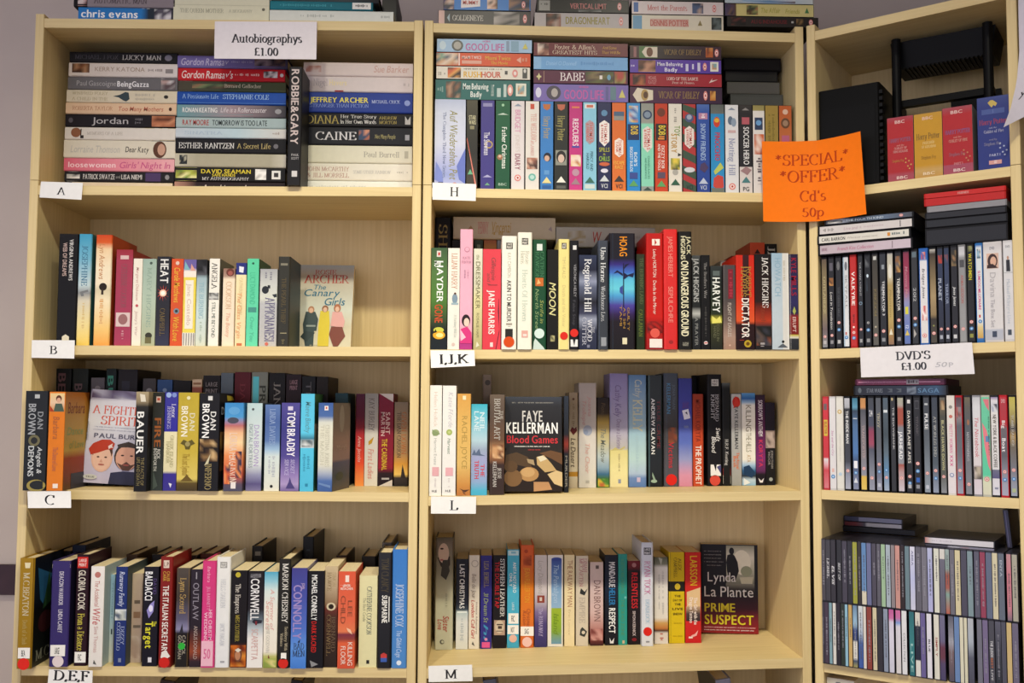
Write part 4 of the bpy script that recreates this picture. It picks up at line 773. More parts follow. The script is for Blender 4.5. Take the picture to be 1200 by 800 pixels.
rC = [
 (27.6, 54.6, 458, 'black paperback with grey capitals and a gold ring at its foot', '222529', [('t', 'DAN', .21, .385, .7, .26, '8f9296', 'B'), ('t', 'BROWN', .13, .44, .33, .34, 'a3a6aa', 'B'), ('o', .5, .45, .26, '6f6a4e'), ('o', .5, .45, .15, '2a2b2c'), ('t', 'Angels &', .56, .83, .72, .22, 'd0d2d2', 'I'), ('t', 'DEMONS', .555, .86, .34, .26, 'c9cccc', 'B'), ('r', .035, .075, .42, .64, 'b4b6b6'), ('e', .95, .6, .06, .42, '9c8c4a'), ('e', .945, .68, .045, .36, '26282a')], {'d': -2.4}),
 (56.2, 75, 459, 'bright orange paperback with a small portrait at its head', 'dd7a22', [('g', .015, .205, .06, .96, ['e6c88a', 'e2c0a0', 'c9843c']), ('e', .07, .6, .035, .18, '5a3424'), ('e', .085, .6, .025, .13, 'd9a88c'), ('p', [(.12, .4), (.12, .8), (.2, .96), (.2, .3)], '4a5a4c'), ('p', [(.14, .06), (.2, .06), (.2, .34)], 'a83a20'), ('t', 'Barbara', .25, .48, .5, .4, 'b0643a', 'I'), ('t', 'The Dance of Love', .56, .8, .5, .34, 'b86a50', 'I'), ('r', .93, .975, .4, .72, 'efe0d0')],
  {'d': -2.3, 'side': ([(0, 'b5691c'), (.25, 'b98a3c'), (.6, 'c0a050'), (.68, '9a3a18'), (.85, '8a4020'), (1, '6a4c2c')], [('h', 'Barbara', .1, .22, .1, .8, '7a3a1c', 'I'), ('h', 'Dance', .36, .44, .1, .75, '8a9a5a', 'I'), ('h', 'of Love', .5, .58, .2, .8, '8a9a5a', 'I'), ('p', [(.84, .3), (.84, 1), (1, 1), (1, .3)], '3c3a44')])}),
 (158, 175, 459, 'black paperback with bold white capitals and a tan picture head', [(0, 'a89878'), (.1, '8a7a60'), (.15, '2a2826'), (.25, '19181a'), (1, '161517')], [('p', [(.02, .3), (.1, .4), (.1, .8), (.03, .7)], 'd9d0be'), ('t', 'BAUER', .2, .63, .42, .56, 'e4e2de', 'B'), ('t', 'THE FACTS OF', .66, .94, .66, .26, '8a7c52', 'N'), ('t', 'LIFE AND DEATH', .66, .94, .34, .26, '8a7c52', 'N')], {'d': -3.0, 'D': 10.8}),
 (175.8, 191.6, 460, 'dark grey paperback with large orange letters', [(0, '2a2b26'), (.5, '2f302c'), (1, '333a36')], [('r', .04, .1, .3, .7, 'c9b0a4'), ('r', .055, .08, .38, .62, 'b04a34'), ('t', 'FIRE', .26, .56, .5, .56, '9c5a2c', 'B'), ('t', 'RICK', .58, .68, .62, .28, 'c9c6be', 'B'), ('t', 'BOSWORTH', .57, .8, .34, .28, 'c9c6be', 'B'), ('p', [(.8, .2), (.95, .6), (.99, .2)], '4c564e')], {'d': -.5}),
 (192, 207.4, 459.4, 'purple-blue paperback with a cream middle panel', [(0, '3c3a94'), (.39, '34309a'), (.4, '34309a'), (.405, 'e6dcb4'), (.8, 'e2d8b0'), (.83, '3a2f8c'), (1, '3c348c')], [('o', .03, .3, .2, '9ab0dc'), ('o', .03, .72, .18, '7d90cc'), ('t', 'Lenor', .12, .26, .7, .3, 'd0cce6', 'S'), ('t', 'JENNINGS', .14, .37, .36, .26, 'b4b0d8', 'S'), ('t', 'GREEK ISLAND', .44, .76, .62, .24, 'b0a878', 'S'), ('t', 'HARBOUR', .5, .72, .34, .24, 'b0a878', 'S'), ('p', [(.92, .45), (.97, .6), (.93, .7)], 'e4e2ee')], {'d': -.5}),
 (207.8, 232.2, 460, 'mustard yellow paperback with white capitals and an eagle crest', [(0, 'b8a034'), (.6, 'c4ab40'), (.88, 'd6c063'), (.92, '5c4a24'), (1, '40341e')], [('t', 'DAN', .21, .39, .7, .26, 'd9d2b4', 'B'), ('t', 'BROWN', .14, .45, .33, .32, 'efead8', 'B'), ('p', [(.48, .3), (.52, .15), (.54, .35), (.58, .4), (.58, .6), (.54, .66), (.52, .86), (.48, .7), (.5, .5)], '5f5424'), ('o', .525, .5, .12, '9c8f5a'), ('t', 'The Lost Symbol', .62, .84, .45, .36, 'a8892c', 'I'), ('p', [(.9, .2), (.86, .4), (.83, .5), (.86, .6), (.9, .8)], '6a5424'), ('o', .055, .5, .09, 'e4dcae')], {'d': -.5}),
 (233, 256.6, 460.6, 'black paperback with white capitals and a crowd picture', '1a191d', [('t', 'DAN', .19, .38, .7, .28, 'dcdad8', 'B'), ('t', 'BROWN', .11, .46, .33, .36, 'f0eeec', 'B'), ('n', .47, .7, .05, .95, ['2a211c', '8a6a44', '4a3426', 'c9a878', '1c1818'], 5, 4), ('t', 'INFERNO', .72, .98, .5, .3, 'a08f60', 'S'), ('p', [(.62, .6), (.74, .3), (.72, .5)], 'c9c0a0'), ('r', .03, .075, .42, .64, 'd0cecc')], {'d': -.6, 'side': ([(0, '1a191c'), (1, '1c1a1c')], [('p', [(.02, .45), (.03, .85), (.07, .95), (.08, .5)], 'b8a83c'), ('h', 'DAN', .14, .22, .1, .7, 'c9c6c2', 'B'), ('n', .4, .8, .05, .95, ['2a2018', '8a6a3c', '5a3c24', 'a88a4c'], 4, 3)])}),
 (262.4, 284.6, 472, 'paperback with a blue sky fading to orange over dark rooftops', [(0, '3d86c4'), (.16, '4a94cc'), (.26, 'b86a6a'), (.34, 'e6b48a'), (.45, 'f0d0a0'), (.6, 'e48a54'), (.8, 'c85a40'), (.92, '5a4a5c'), (1, '4a4a60')], [('e', .09, .5, .045, .3, '5c9cd0'), ('e', .2, .45, .035, .3, '4a4a58'), ('t', 'LORNA FERGUSSON', .34, .9, .5, .42, 'e6c8b4', 'B'), ('n', .55, .85, .62, .95, ['2f2c44', 'c85a40', '4a3a4c', 'e48a54'], 6, 2), ('n', .7, .92, .05, .35, ['3a3148', 'd0603c', 'e89a5c'], 4, 2), ('r', .9, .97, .4, .66, 'e6dcd8')], {'d': -.5}),
 (288.4, 306.6, 472.4, 'pale blue-grey paperback with lilac lettering', [(0, 'b9cfd2'), (.3, 'ccd8d8'), (.7, 'd2d8d8'), (.82, '8f8fae'), (.92, '5a5280'), (1, '7a7498')], [('t', 'DIGITAL FORTRESS', .24, .74, .3, .24, '8a9aa0', 'B'), ('t', 'DAN BROWN', .25, .72, .66, .34, 'a894c4', 'N'), ('o', .07, .4, .08, '55595c')], {'d': .6, 'side': '3a4a58'}),
 (309.8, 327.6, 474, 'paperback with blue head and cream foot', [(0, '5d78ac'), (.2, '4a639c'), (.42, '5a76aa'), (.52, '9ab8d4'), (.6, 'cfdad8'), (1, 'dcdacc')], [('t', 'LINDA DAVIES', .05, .46, .5, .36, '8fa3c8', 'S'), ('q', .6, .86, .6, .24, 'b0b4bc'), ('q', .6, .8, .34, .2, 'b0b4bc'), ('o', .945, .5, .1, '2a2828')], {'d': .6, 'side': '3c4c6c'}),
 (329, 350.8, 472, 'purple paperback with bold white capitals', [(0, '514a90'), (.3, '3c3a80'), (.6, '4f468c'), (.8, '8a76b0'), (.92, 'a894c0'), (1, '6a5a94')], [('r', .04, .085, .35, .62, 'cfc6dc'), ('t', 'TOM BRADBY', .1, .61, .55, .44, 'eeeaf2', 'B'), ('t', 'SECRET', .64, .8, .66, .22, 'b8aed4', 'I'), ('t', 'SERVICE', .64, .82, .34, .22, 'b8aed4', 'I'), ('p', [(.97, .3), (.9, .45), (.84, .52), (.9, .6), (.97, .8)], '4a4078')], {'d': .6, 'side': '2f2c58'}),
 (352, 368, 461.4, 'sky blue paperback with a photo band', [(0, '58bcdc'), (.4, '5cc4e4'), (.46, '3c7a94'), (.48, '8fa4ac'), (.55, 'c9ced0'), (.56, '56c0e0'), (1, '4fb6d8')], [('t', 'Maeve Binchy', .08, .4, .55, .4, '5a93a4', 'I'), ('n', .475, .545, .1, .9, ['7a8488', 'd9dcdc', '55646c', 'b0b4b4'], 3, 3), ('q', .62, .78, .6, .24, '3f98b8'), ('q', .62, .8, .3, .24, '3f98b8'), ('r', .92, .95, .4, .6, '2f86a8')], {'d': .4, 'side': [(0, '35603c'), (.3, '30503c'), (.32, 'b09a84'), (.6, '2f7a6a'), (1, '2f6a5c')]}),
 (372, 390, 472, 'cream and blue paperback turned to show its dusky painted cover', [(0, '3f5c98'), (.15, '4a68a0'), (.22, 'cfd0c4'), (.3, 'dcd9c6'), (.7, 'd9d6c4'), (.8, 'a0a8ba'), (.88, '4f6ca4'), (1, '3c5a94')], [('r', .035, .085, .42, .68, 'e6dcd8'), ('r', .045, .07, .5, .6, 'c04a3a'), ('t', 'CHRISTINA JONES', .25, .72, .64, .26, 'bdbaa6', 'S'), ('t', 'THE MARSH', .25, .7, .3, .24, 'c4c1ac', 'S'), ('p', [(.9, .1), (.93, .9), (.96, .9), (.92, .1)], '6a86b4')],
  {'d': .4, 'yaw': -11, 'side': ([(0, '74685c'), (.3, '7d6c60'), (.45, '8f7468'), (.65, '8a7470'), (.68, '4a5068'), (.85, '3f4a52'), (1, '5a5250')], [('e', .18, .5, .16, .14, '8d8276'), ('h', 'Marsh', .48, .54, .2, .8, 'a08a7c', 'I'), ('e', .84, .4, .05, .22, '3c4438')])}),
]
SKIP = row('A', 3, rC, 'from card C', G, d=.4, back=11.6)
faceout('A', 3, (95, 166.5), 2.2, 20.55, 'paperback facing outward with a red beret and a bearded face on its cover', 'books shown face out',
 [(0, '8c86a0'), (.06, 'cfccd8'), (.35, 'dcdce2'), (.55, 'c9c6d4'), (1, 'bdb6cc')],
 [('n', 0, .09, .02, .98, ['6c5a70', 'a8a4bc', 'd9d8e0', '857a94'], 2, 6), ('h', 'A FIGHTING', .17, .255, .06, .97, 'd0604f', 'S'), ('h', 'SPIRIT', .28, .37, .2, .78, 'd0604f', 'S'), ('Q', .4, .1, .9, .014, 'a8a8b8'), ('Q', .43, .1, .9, .014, 'a8a8b8'), ('h', 'PAUL BURNS', .465, .515, .12, .94, '5a586c', 'B'),
  ('e', .72, .28, .16, .17, 'e0b49c'), ('e', .665, .28, .1, .16, '54372c'), ('e', .73, .28, .13, .145, 'e6bca4'), ('p', [(.64, .06), (.58, .12), (.535, .25), (.53, .38), (.57, .46), (.63, .44), (.64, .34), (.68, .2), (.7, .1)], 'b8402c'), ('p', [(.585, .39), (.6, .36), (.63, .37), (.615, .41), (.62, .44), (.595, .42), (.57, .43)], 'ecd8d0'), ('e', .72, .22, .008, .022, '4a3028'), ('e', .72, .34, .008, .022, '4a3028'), ('e', .8, .28, .01, .05, 'b06a5c'), ('p', [(.74, .27), (.775, .25), (.775, .3)], 'cf9a84'),
  ('p', [(1, 0.42), (0.88, 0.44), (0.86, 0.62), (0.86, 0.9), (0.9, 1), (1, 1)], '33344c'), ('e', 0.7, 0.67, 0.15, 0.2, '3c342e'), ('e', 0.715, 0.67, 0.135, 0.175, 'd9a48c'), ('p', [(0.58, 0.5), (0.54, 0.67), (0.58, 0.84), (0.61, 0.82), (0.6, 0.67), (0.61, 0.52)], '453a34'), ('p', [(0.77, 0.52), (0.85, 0.62), (0.85, 0.72), (0.77, 0.82), (0.79, 0.74), (0.755, 0.67), (0.79, 0.6)], '5c4238'), ('e', 0.69, 0.6, 0.008, 0.026, '3a2a26'), ('e', 0.69, 0.74, 0.008, 0.026, '3a2a26'), ('e', 0.79, 0.67, 0.01, 0.05, '9c544c'),
  ('e', .935, .13, .028, .11, 'c9c8c0'), ('h', 'TRUE', .925, .945, .06, .2, '6a6a60', 'B')],
 d=8.1, yb=569.8, yt=460.5, roll=3.5, spine="c9b070", Wfix=13.3, lean=2.6)

# --- shelf with card D,E,F
G = 'books standing behind the front row above card D,E,F'
bD = [(62, 81.5, 646, 'black book', '15151a', []), (82.5, 99, 639, 'navy book', '1a2236', []),
 (146, 160, 650, 'brown book', '4a3626', []), (176, 191, 650, 'black book', '1a1718', []), (214, 230, 651, 'dark brown book', '3c2c20', []), (233, 249, 649, 'brown-red book', '4a241c', []),
 (294, 307, 640, 'black boxy book with a pale square', '161416', [('r', .05, .09, .3, .8, '6a6660')]), (331, 346, 651, 'dark book', '2a2420', []),
 (354, 367, 629, 'tall black book', '141518', [('t', 'LYNDA', .1, .5, .5, .3, '2c3034', 'S')]),
 (393, 406, 651, 'dark brown book', '3a2a20', []), (423, 440, 652, 'black-brown book', '1e1a18', []), (447, 459, 636, 'grey book', '5a5654', [])]
row('A', 4, [(a, b, c, d, e, f) for a, b, c, d, e, f in bD], 'along, back row above card D,E,F', G, d=12.6, kind='hb')
G = 'books in the front row above card D,E,F'
LP = lambda u0, u1: [('r', .03, .09, u0, u1, 'e4dcd4'), ('h', 'LARGE', .035, .057, u0 + .06, u1 - .06, '333', 'B'), ('h', 'PRINT', .063, .085, u0 + .06, u1 - .06, '333', 'B')]
rD = [
 (20.3, 38.4, 654, 'thick mustard gold hardback with a red dot', [(0, 'a07a1c'), (.5, '9c7818'), (1, '8f6c14')], [('t', 'M.C.BEATON', .13, .52, .5, .4, 'c9bfa0', 'S'), ('t', 'Death of a Snob', .56, .78, .5, .3, 'b09a5c', 'S'), ('p', [(.04, .35), (.04, .75), (.09, .7), (.09, .4)], 'e0d4ac'), ('r', 0, 1, .93, .97, '6c4c10')], {'k': 'hb', 'd': -2.4, 'yb': 786, 'parts': [lab(.81, .905, .1, .9, 'BEA'), dot(.955, .4, 'dd2a20')],
   'side': ([(0, '14161f'), (.3, '16202f'), (.5, '10100f'), (.85, '171a18'), (1, '2c2c26')], [('p', [(.1, .1), (.4, .2), (.45, .3), (.2, .6)], '2c5f86'), ('p', [(.15, .5), (.5, .3), (.45, .6)], '2f5030'), ('e', .62, .4, .1, .25, '3c1a1c'), ('h', 'M.C.', .86, .95, .1, .6, '8a8a78', 'S')])}),
 (58.8, 80.8, 657.4, 'purple hardback with a cream band and two white labels', '372c66', [('r', .03, .065, .02, .98, 'd9d2b8'), ('t', 'DEACON WARRIOR', .1, .42, .55, .24, 'c9c3d0', 'B'), ('t', 'LINDA CAREY', .46, .68, .55, .24, 'c9c3d0', 'B')], {'k': 'hb', 'yb': 783, 'd': -.6, 'side': '1c1830', 'parts': [lab(.795, .9, .08, .86, 'LARGE'), dot(.95, .3, 'e2d2d2')]}),
 (87.8, 103, 650, 'black-maroon hardback with cream and yellow lettering', '28101a', [('r', .02, .12, .1, .9, 'c8281f'), ('h', 'LARGE', .035, .065, .2, .8, 'f0d8d0', 'B'), ('h', 'PRINT', .075, .105, .2, .8, 'f0d8d0', 'B'), ('t', 'GLORIA COOK', .14, .5, .5, .56, 'd9cfc0', 'B'), ('t', 'From a Distance', .53, .86, .5, .5, 'cfc04c', 'S')], {'k': 'hb', 'yb': 778, 'd': .2, 'parts': [lab(.875, .97, .1, .95, 'FIC')]}),
 (105.2, 122.6, 663.5, 'white paperback with pinkish red script', [(0, 'e9e3dc'), (1, 'e2dcd4')], [('o', .085, .5, .22, 'b8756c'), ('t', 'The Accidental', .14, .4, .5, .36, 'c08078', 'I'), ('t', 'Wife', .41, .58, .5, .56, 'c26a68', 'I'), ('t', 'Simi Thomas', .6, .86, .5, .3, 'c9a09a', 'N'), ('p', [(.93, .4), (.98, .6), (.97, .35)], '5a5a58')], {'yb': 780, 'd': -.4, 'side': 'b4c4c4'}),
 (127, 133.6, 673, 'slim pale blue paperback', [(0, '8fb4c4'), (.5, 'a8c4ca'), (1, 'dcd8c0')], [('q', .1, .5, .5, .3, '7090a0'), ('r', .62, .68, .4, .7, '2a3a40')], {'yb': 771, 'd': 3}),
 (134.6, 148.4, 664, 'navy paperback with white script and a photo band', '20306c', [('t', 'Runaway Family', .05, .4, .55, .44, 'c4cae0', 'I'), ('n', .43, .54, .02, .98, ['8a94a4', 'd9dcdc', '5a6474', 'b9bcb4'], 4, 3), ('t', 'DIZZY', .6, .78, .7, .28, '9aa4c4', 'S'), ('t', 'COSTELLO', .56, .84, .36, .28, '9aa4c4', 'S'), ('r', .92, .96, .4, .65, '7f86a0')], {'yb': 777.7, 'd': .2, 'side': '3f4a4c'}),
 (153.6, 166.4, 672, 'tan paperback with a dark rubbed stamp', [(0, 'bca88e'), (.5, 'b59c86'), (1, 'b8a490')], [('r', .3, .34, .25, .8, '6a5c4c'), ('r', .43, .5, .2, .85, '8a6a50'), ('r', .58, .61, .2, .9, '6f6254'), ('n', .7, .95, .05, .95, ['b09a84', 'a88f7c', 'c0ac98'], 4, 2)], {'yb': 773, 'd': 3}),
 (167.4, 185, 664, 'black paperback with white and yellow capitals', '17141f', [('t', 'BALDACCI', .05, .34, .36, .5, 'efeef0', 'B'), ('t', 'DAVID', .12, .28, .76, .24, '4a3a6a', 'B'), ('p', [(.38, .45), (.34, .75), (.45, .7), (.52, .4), (.44, .25)], '8f86c4'), ('e', .42, .52, .035, .14, 'e0dcf4'), ('t', 'The', .55, .6, .82, .22, 'd9d334', 'B'), ('t', 'Target', .55, .82, .46, .5, 'd9d334', 'B'), ('r', .91, .96, .42, .66, 'd9d6dc')], {'yb': 778.6, 'd': .2}),
 (186.6, 201.4, 652.6, 'dark red hardback with bold white lettering', '7f1d1a', [('r', .03, .1, .25, .7, 'd9c4b4'), ('h', 'L P', .045, .085, .3, .65, '5a1a18', 'B'), ('t', 'CALEB', .13, .22, .66, .24, 'c49a3c', 'B'), ('t', 'CARR', .13, .22, .36, .24, 'c49a3c', 'B'), ('t', 'THE ITALIAN SECRETARY', .26, .885, .5, .48, 'eae2da', 'B'), ('p', [(.86, .3), (.84, .6), (.9, .95), (.93, .6), (.91, .2)], 'e4ded6')], {'k': 'hb', 'yb': 783, 'd': -.6, 'parts': [dot(.955, .42, 'c9241c')]}),
 (206, 221.6, 665.5, 'dark gold-edged paperback with a green dot', [(0, '4f4640'), (.3, '3c3430'), (.52, '5a5670'), (.62, '8a86a8'), (.66, '1f1a1c'), (1, '1f1c1a')], [('r', 0, 1, .0, .08, '8a6a34'), ('r', 0, 1, .92, 1, '8a6a34'), ('t', 'Lynn Sceurd', .1, .46, .5, .44, 'b09258', 'S'), ('p', [(.56, .5), (.66, .3), (.66, .6)], '2a2830'), ('t', 'CAROL', .68, .88, .66, .26, '9c9484', 'B'), ('t', 'GOODMAN', .68, .92, .36, .26, '9c9484', 'B')], {'yb': 781, 'd': -.2, 'parts': [dot(.79, .26, '2fae3c')]}),
 (222.6, 235.8, 667, 'dark plum paperback with grey capitals and a fiery foot', [(0, '2a222c'), (.6, '281f28'), (.72, '5c2c22'), (.84, '8f4228'), (.94, '33222a'), (1, '281e26')], [('r', .03, .1, .45, .55, '9a949c'), ('t', 'OUTLAW', .14, .52, .5, .54, '8f8894', 'N'), ('t', 'ANGUS DONALD', .58, .92, .55, .34, 'b8a49c', 'N')], {'yb': 780.6, 'd': -.2}),
 (236, 252.2, 657.4, 'pink hardback with white lettering and a worn white sticker', [(0, 'cf3a78'), (1, 'd43c80')], [('t', 'Barbara', .05, .2, .5, .24, 'e8a0bc', 'I'), ('t', 'HER CHRISTMAS', .46, .8, .66, .26, 'eab8cc', 'B'), ('t', 'WEDDING', .48, .76, .34, .24, 'eab8cc', 'B'), ('t', 'JILL BARNETT', .24, .46, .5, .24, 'e48cb0', 'B')], {'k': 'hb', 'yb': 783.5, 'd': -.6, 'parts': [('price_sticker', .75, .985, .06, .9, 'e8b4c4', [('h', '50', .3, .7, .2, .8, 'd46a94', 'B')])]}),
 (252.6, 269.4, 652.6, 'tall white hardback with very pale lettering', [(0, 'e6e4e0'), (1, 'e2e2e2')], [('r', .045, .1, .26, .74, '8a8884'), ('h', 'LARGE', .05, .07, .3, .7, 'efece6', 'B'), ('h', 'PRINT', .075, .095, .3, .7, 'efece6', 'B'), ('t', 'HELLS GARDEN', .2, .46, .5, .34, 'c9cacc', 'S'), ('t', 'JACK HAGAN', .6, .8, .5, .3, 'c4c6ca', 'S'), ('r', .94, .955, .4, .7, 'a0a0a4')], {'k': 'hb', 'yb': 783, 'd': -.4}),
 (270.4, 289.4, 668.4, 'black paperback with a fiery portrait at its foot', [(0, '191519'), (.74, '1a1516'), (.8, '4a2016'), (1, '6a2c14')], [('o', .045, .4, .16, 'b8a834'), ('t', 'The Empress', .14, .44, .42, .3, 'cfc7bc', 'S'), ('t', 'MEG CLOTHIER', .46, .73, .42, .24, 'a8963c', 'S'), ('n', .77, .99, .03, .97, ['8f3a14', 'c2641c', '5c2410', 'd98a34'], 4, 3), ('e', .87, .5, .07, .24, '6a4230'), ('e', .875, .48, .05, .17, 'b87f5c'), ('p', [(.82, .3), (.8, .5), (.82, .7), (.845, .5)], 'd9d0c0')], {'yb': 783.5, 'd': -.3}),
 (290, 308.4, 669, 'black to white paperback with large white capitals', [(0, '1d191e'), (.4, '221e24'), (.5, '5f6a74'), (.6, 'b4bcc0'), (.7, 'e6e2de'), (1, 'ebe6e0')], [('t', 'PATRICIA', .03, .07, .5, .7, '9a979c', 'B'), ('t', 'CORNWELL', .08, .51, .46, .56, 'e4e2e2', 'B'), ('p', [(.5, .4), (.53, .3), (.55, .5), (.54, .9), (.51, .95)], '2a2a34'), ('r', .52, .56, .5, .62, '7a2a30'), ('t', 'SCARPETTA', .6, .92, .5, .42, 'd0a8a0', 'N')], {'yb': 784, 'd': -.4}),
 (309, 325, 670, 'paperback with a sky blue head and a grassy foot', [(0, '4fa4c4'), (.1, '8fc4d4'), (.2, 'd4e0dc'), (.4, 'e9e4d8'), (.83, 'ece4d4'), (.88, 'b9b86a'), (1, '9a9c4a')], [('t', 'A Summer of', .18, .6, .62, .3, 'd9a49c', 'I'), ('t', 'Secrets', .3, .6, .32, .3, 'd9a49c', 'I'), ('t', 'ROSIE GOODWIN', .56, .84, .34, .26, 'c4c0b4', 'N'), ('p', [(.86, .4), (.9, .36), (.9, .5)], '7a3a34'), ('n', .9, .99, .05, .95, ['9cae54', 'c4bc6a', '8a9a48', 'd6cc84'], 3, 3)], {'yb': 785.5, 'd': -.6}),
 (326, 340, 655, 'black hardback with white serif lettering and a red dot', '24221f', [('t', 'MARION CHESNEY', .04, .58, .55, .46, 'e0dcd4', 'S'), ('t', 'Snobbery With', .62, .84, .7, .24, 'b4a88c', 'S'), ('t', 'Violence', .68, .8, .34, .24, 'b4a88c', 'S')], {'k': 'hb', 'yb': 786, 'd': -.6, 'parts': [lab(.86, .92, .3, .75, ''), dot(.955, .42, 'cf2a20')]}),
 (341, 359.4, 665.5, 'blue paperback with large mauve capitals', [(0, '3a3784'), (.3, '3f4aa0'), (.6, '4a6ac0'), (.8, '5a90dc'), (1, '3f78cc')], [('t', 'JOHN', .15, .21, .76, .2, 'b09ac4', 'B'), ('t', 'CONNOLLY', .17, .71, .42, .56, '9c88c0', 'B'), ('h', 'BAD', .75, .81, .2, .85, '26324c', 'S'), ('h', 'MEN', .82, .88, .15, .9, '26324c', 'S'), ('p', [(.74, .45), (.71, .6), (.745, .58)], '1a2030')], {'yb': 786.7, 'd': -.8, 'gloss': True}),
 (360, 379.6, 669, 'black paperback with bold white and red capitals', '17151a', [('t', 'MICHAEL CONNELLY', .04, .51, .42, .34, 'ecebe9', 'B'), ('t', 'DARK SACRED', .52, .84, .42, .3, 'c4241c', 'B'), ('p', [(.92, .2), (.96, .7), (.99, .3)], '8a8a8c')], {'yb': 784, 'd': -.4}),
 (380, 395.6, 663.5, 'tan and brown paperback with a dark eye', [(0, 'c4b08c'), (.2, 'b9a486'), (.36, '8f7458'), (.42, '6a3028'), (.5, '4a2c22'), (.8, '33241c'), (1, '2c221c')], [('t', 'SIMON', .06, .2, .7, .28, 'a8946e', 'S'), ('t', 'HAWKE', .06, .24, .34, .3, '8a7450', 'S'), ('e', .4, .5, .04, .36, 'cfc0a0'), ('e', .4, .5, .025, .2, '2a2018'), ('t', 'BERNARD', .5, .84, .7, .28, '6a5844', 'S'), ('t', 'CORNWELL', .48, .88, .34, .3, '7a6444', 'S')], {'yb': 780.6, 'd': .3}),
 (396, 416.2, 669.6, 'coral orange paperback with brown and white lettering', [(0, 'd8583c'), (.5, 'dd6848'), (.62, 'e07a50'), (.65, '7a3040'), (.7, '8f4038'), (.74, 'd9603c'), (1, 'cf5236')], [('r', .04, .11, .4, .62, 'f0dcd0'), ('t', 'JACK', .14, .16, .5, .5, 'f0d0c0', 'B'), ('h', 'JACK', .13, .155, .3, .7, 'f0d8cc', 'B'), ('h', 'REACHER', .165, .19, .14, .86, 'f0d8cc', 'B'), ('t', 'LEE', .3, .47, .7, .26, '8a4a34', 'N'), ('t', 'CHILD', .25, .54, .3, .28, '8a4a34', 'N'), ('p', [(.58, .5), (.62, .6), (.65, .85), (.6, .75)], 'f0c0a0'), ('t', 'KILLING', .73, .97, .74, .28, 'efdcd0', 'N'), ('t', 'FLOOR', .77, .96, .34, .28, 'efdcd0', 'N')], {'yb': 786, 'd': -.6}),
 (420.6, 442, 674.5, 'cream paperback with grey-green serif lettering', 'dfd8a8', [('t', 'CATHERINE COOKSON', .12, .64, .56, .26, '4f5a5c', 'S'), ('t', 'The Black Candle', .24, .5, .3, .16, 'a09c7c', 'I'), ('r', .92, .96, .44, .6, '2a2a28')], {'yb': 780.6, 'd': .4}),
 (442.8, 459, 647.7, 'black hardback with a bold white block of lettering', '141316', [('t', 'TOM CLANCY', .05, .34, .5, .5, '4a3f24', 'S'), ('t', 'SUBMARINE', .37, .61, .5, .4, 'f2f0e8', 'B'), ('r', .38, .6, .78, .84, 'f2f0e8'), ('r', .88, .91, .25, .7, 'c03a34'), ('r', .91, .945, .25, .7, '3a5aa8'), ('p', [(.88, .25), (.865, .47), (.88, .7)], 'c03a34')], {'k': 'hb', 'yb': 783.5, 'd': -.2, 'gloss': True}),
 (459.4, 477.2, 644, 'tall sky blue hardback with pale blue serif lettering', [(0, '3c78c4'), (.4, '4480c6'), (1, '4f86c4')], [('t', 'JOSEPHINE COX', .29, .65, .5, .5, 'c0cce0', 'S'), ('t', 'The Gilded Cage', .68, .91, .5, .34, 'b8cce8', 'I'), ('o', .955, .5, .16, 'dfe6ee')], {'k': 'hb', 'yb': 781, 'd': 0}),
]
row('A', 4, rD, 'from card D,E,F', G, back=12.6)

# --- what shows under the lowest shelf
G = 'large books on the bottom shelves'
row('A', 5, [(158, 176, 795, '', '3a2c24', [], {'label': 'large brown book just showing under the shelf edge by card D,E,F', 'roll': 9, 'L': 31}), (312, 326, 793, '', '2a2422', [], {'label': 'large dark book just showing under the shelf below the bold white capitals', 'roll': 9, 'L': 31})], '', G, kind='hb', d=4)

# ================================================================ middle bookcase: videos on top
zB = 200.9
G = 'video cases lying on top of the middle bookcase'
RC = lambda v, u=.5, r=.32: [('o', v, u, r, 'd98a84'), ('o', v, u, r * .6, 'efe4e0'), ('o', v, u, r * .34, 'b04038')]
BC = lambda v, u=.5, r=.34: [('o', v, u, r, '4a7fb8'), ('o', v, u, r * .5, 'a8c8e4')]
TRI = lambda v, c='e0d090', s=.035, w=.36: [('p', [(v - s, .5), (v + s, .5 - w), (v + s, .5 + w)], c)]
RCh = lambda s, u=.5: [('e', s, u, .022, .3, 'd98a84'), ('e', s, u, .013, .17, 'efe0dc'), ('e', s, u, .008, .1, 'b04038')]
def vtop(items, z=None, d=1.2): return stack('B', items, '', G, 'vhs', d, z0=('sh', 0) if z is None else z, D=10.4)
vtop([(519.6, 622, -2.5, 12.2, '', '2f78c0', [('n', .0, .12, .02, .98, ['4a3a6a', 'c9a890', '2a2a3c', 'd9c4b4'], 3, 3), ('p', [(.2, .15), (.42, .3), (.42, .95), (.2, .85)], 'e6ded8'), ('t', 'MUMMY', .22, .4, .62, .34, 'c9544c', 'B'), ('n', .5, .62, .1, .9, ['d9b49c', '9c6a50', 'e6ccb8', '3a2a24'], 3, 3), ('n', .75, .99, .02, .98, ['2a3450', '54443c', '8f6a54', '1a2038'], 3, 3)] + RCh(.92), {'label': 'bright blue video case with a white and red patch, on top'}),
 (513.7, 622, 12.4, 27.6, '', [(0, 'd9b4a8'), (.06, 'd0aca0'), (.065, '3a3636'), (1, '3f3a3a')], [('p', [(.12, .2), (.12, .8), (.09, .5)], '9fb0b4'), ('t', 'GOLDENEYE', .15, .48, .5, .36, 'c9c3b8', 'S'), ('n', .6, .88, .05, .95, ['4a4644', '8a837c', '2c2a2a', 'b0a8a0'], 3, 4)] + RCh(.94), {'label': 'dark grey video case with a pinkish end and small serif lettering'})])
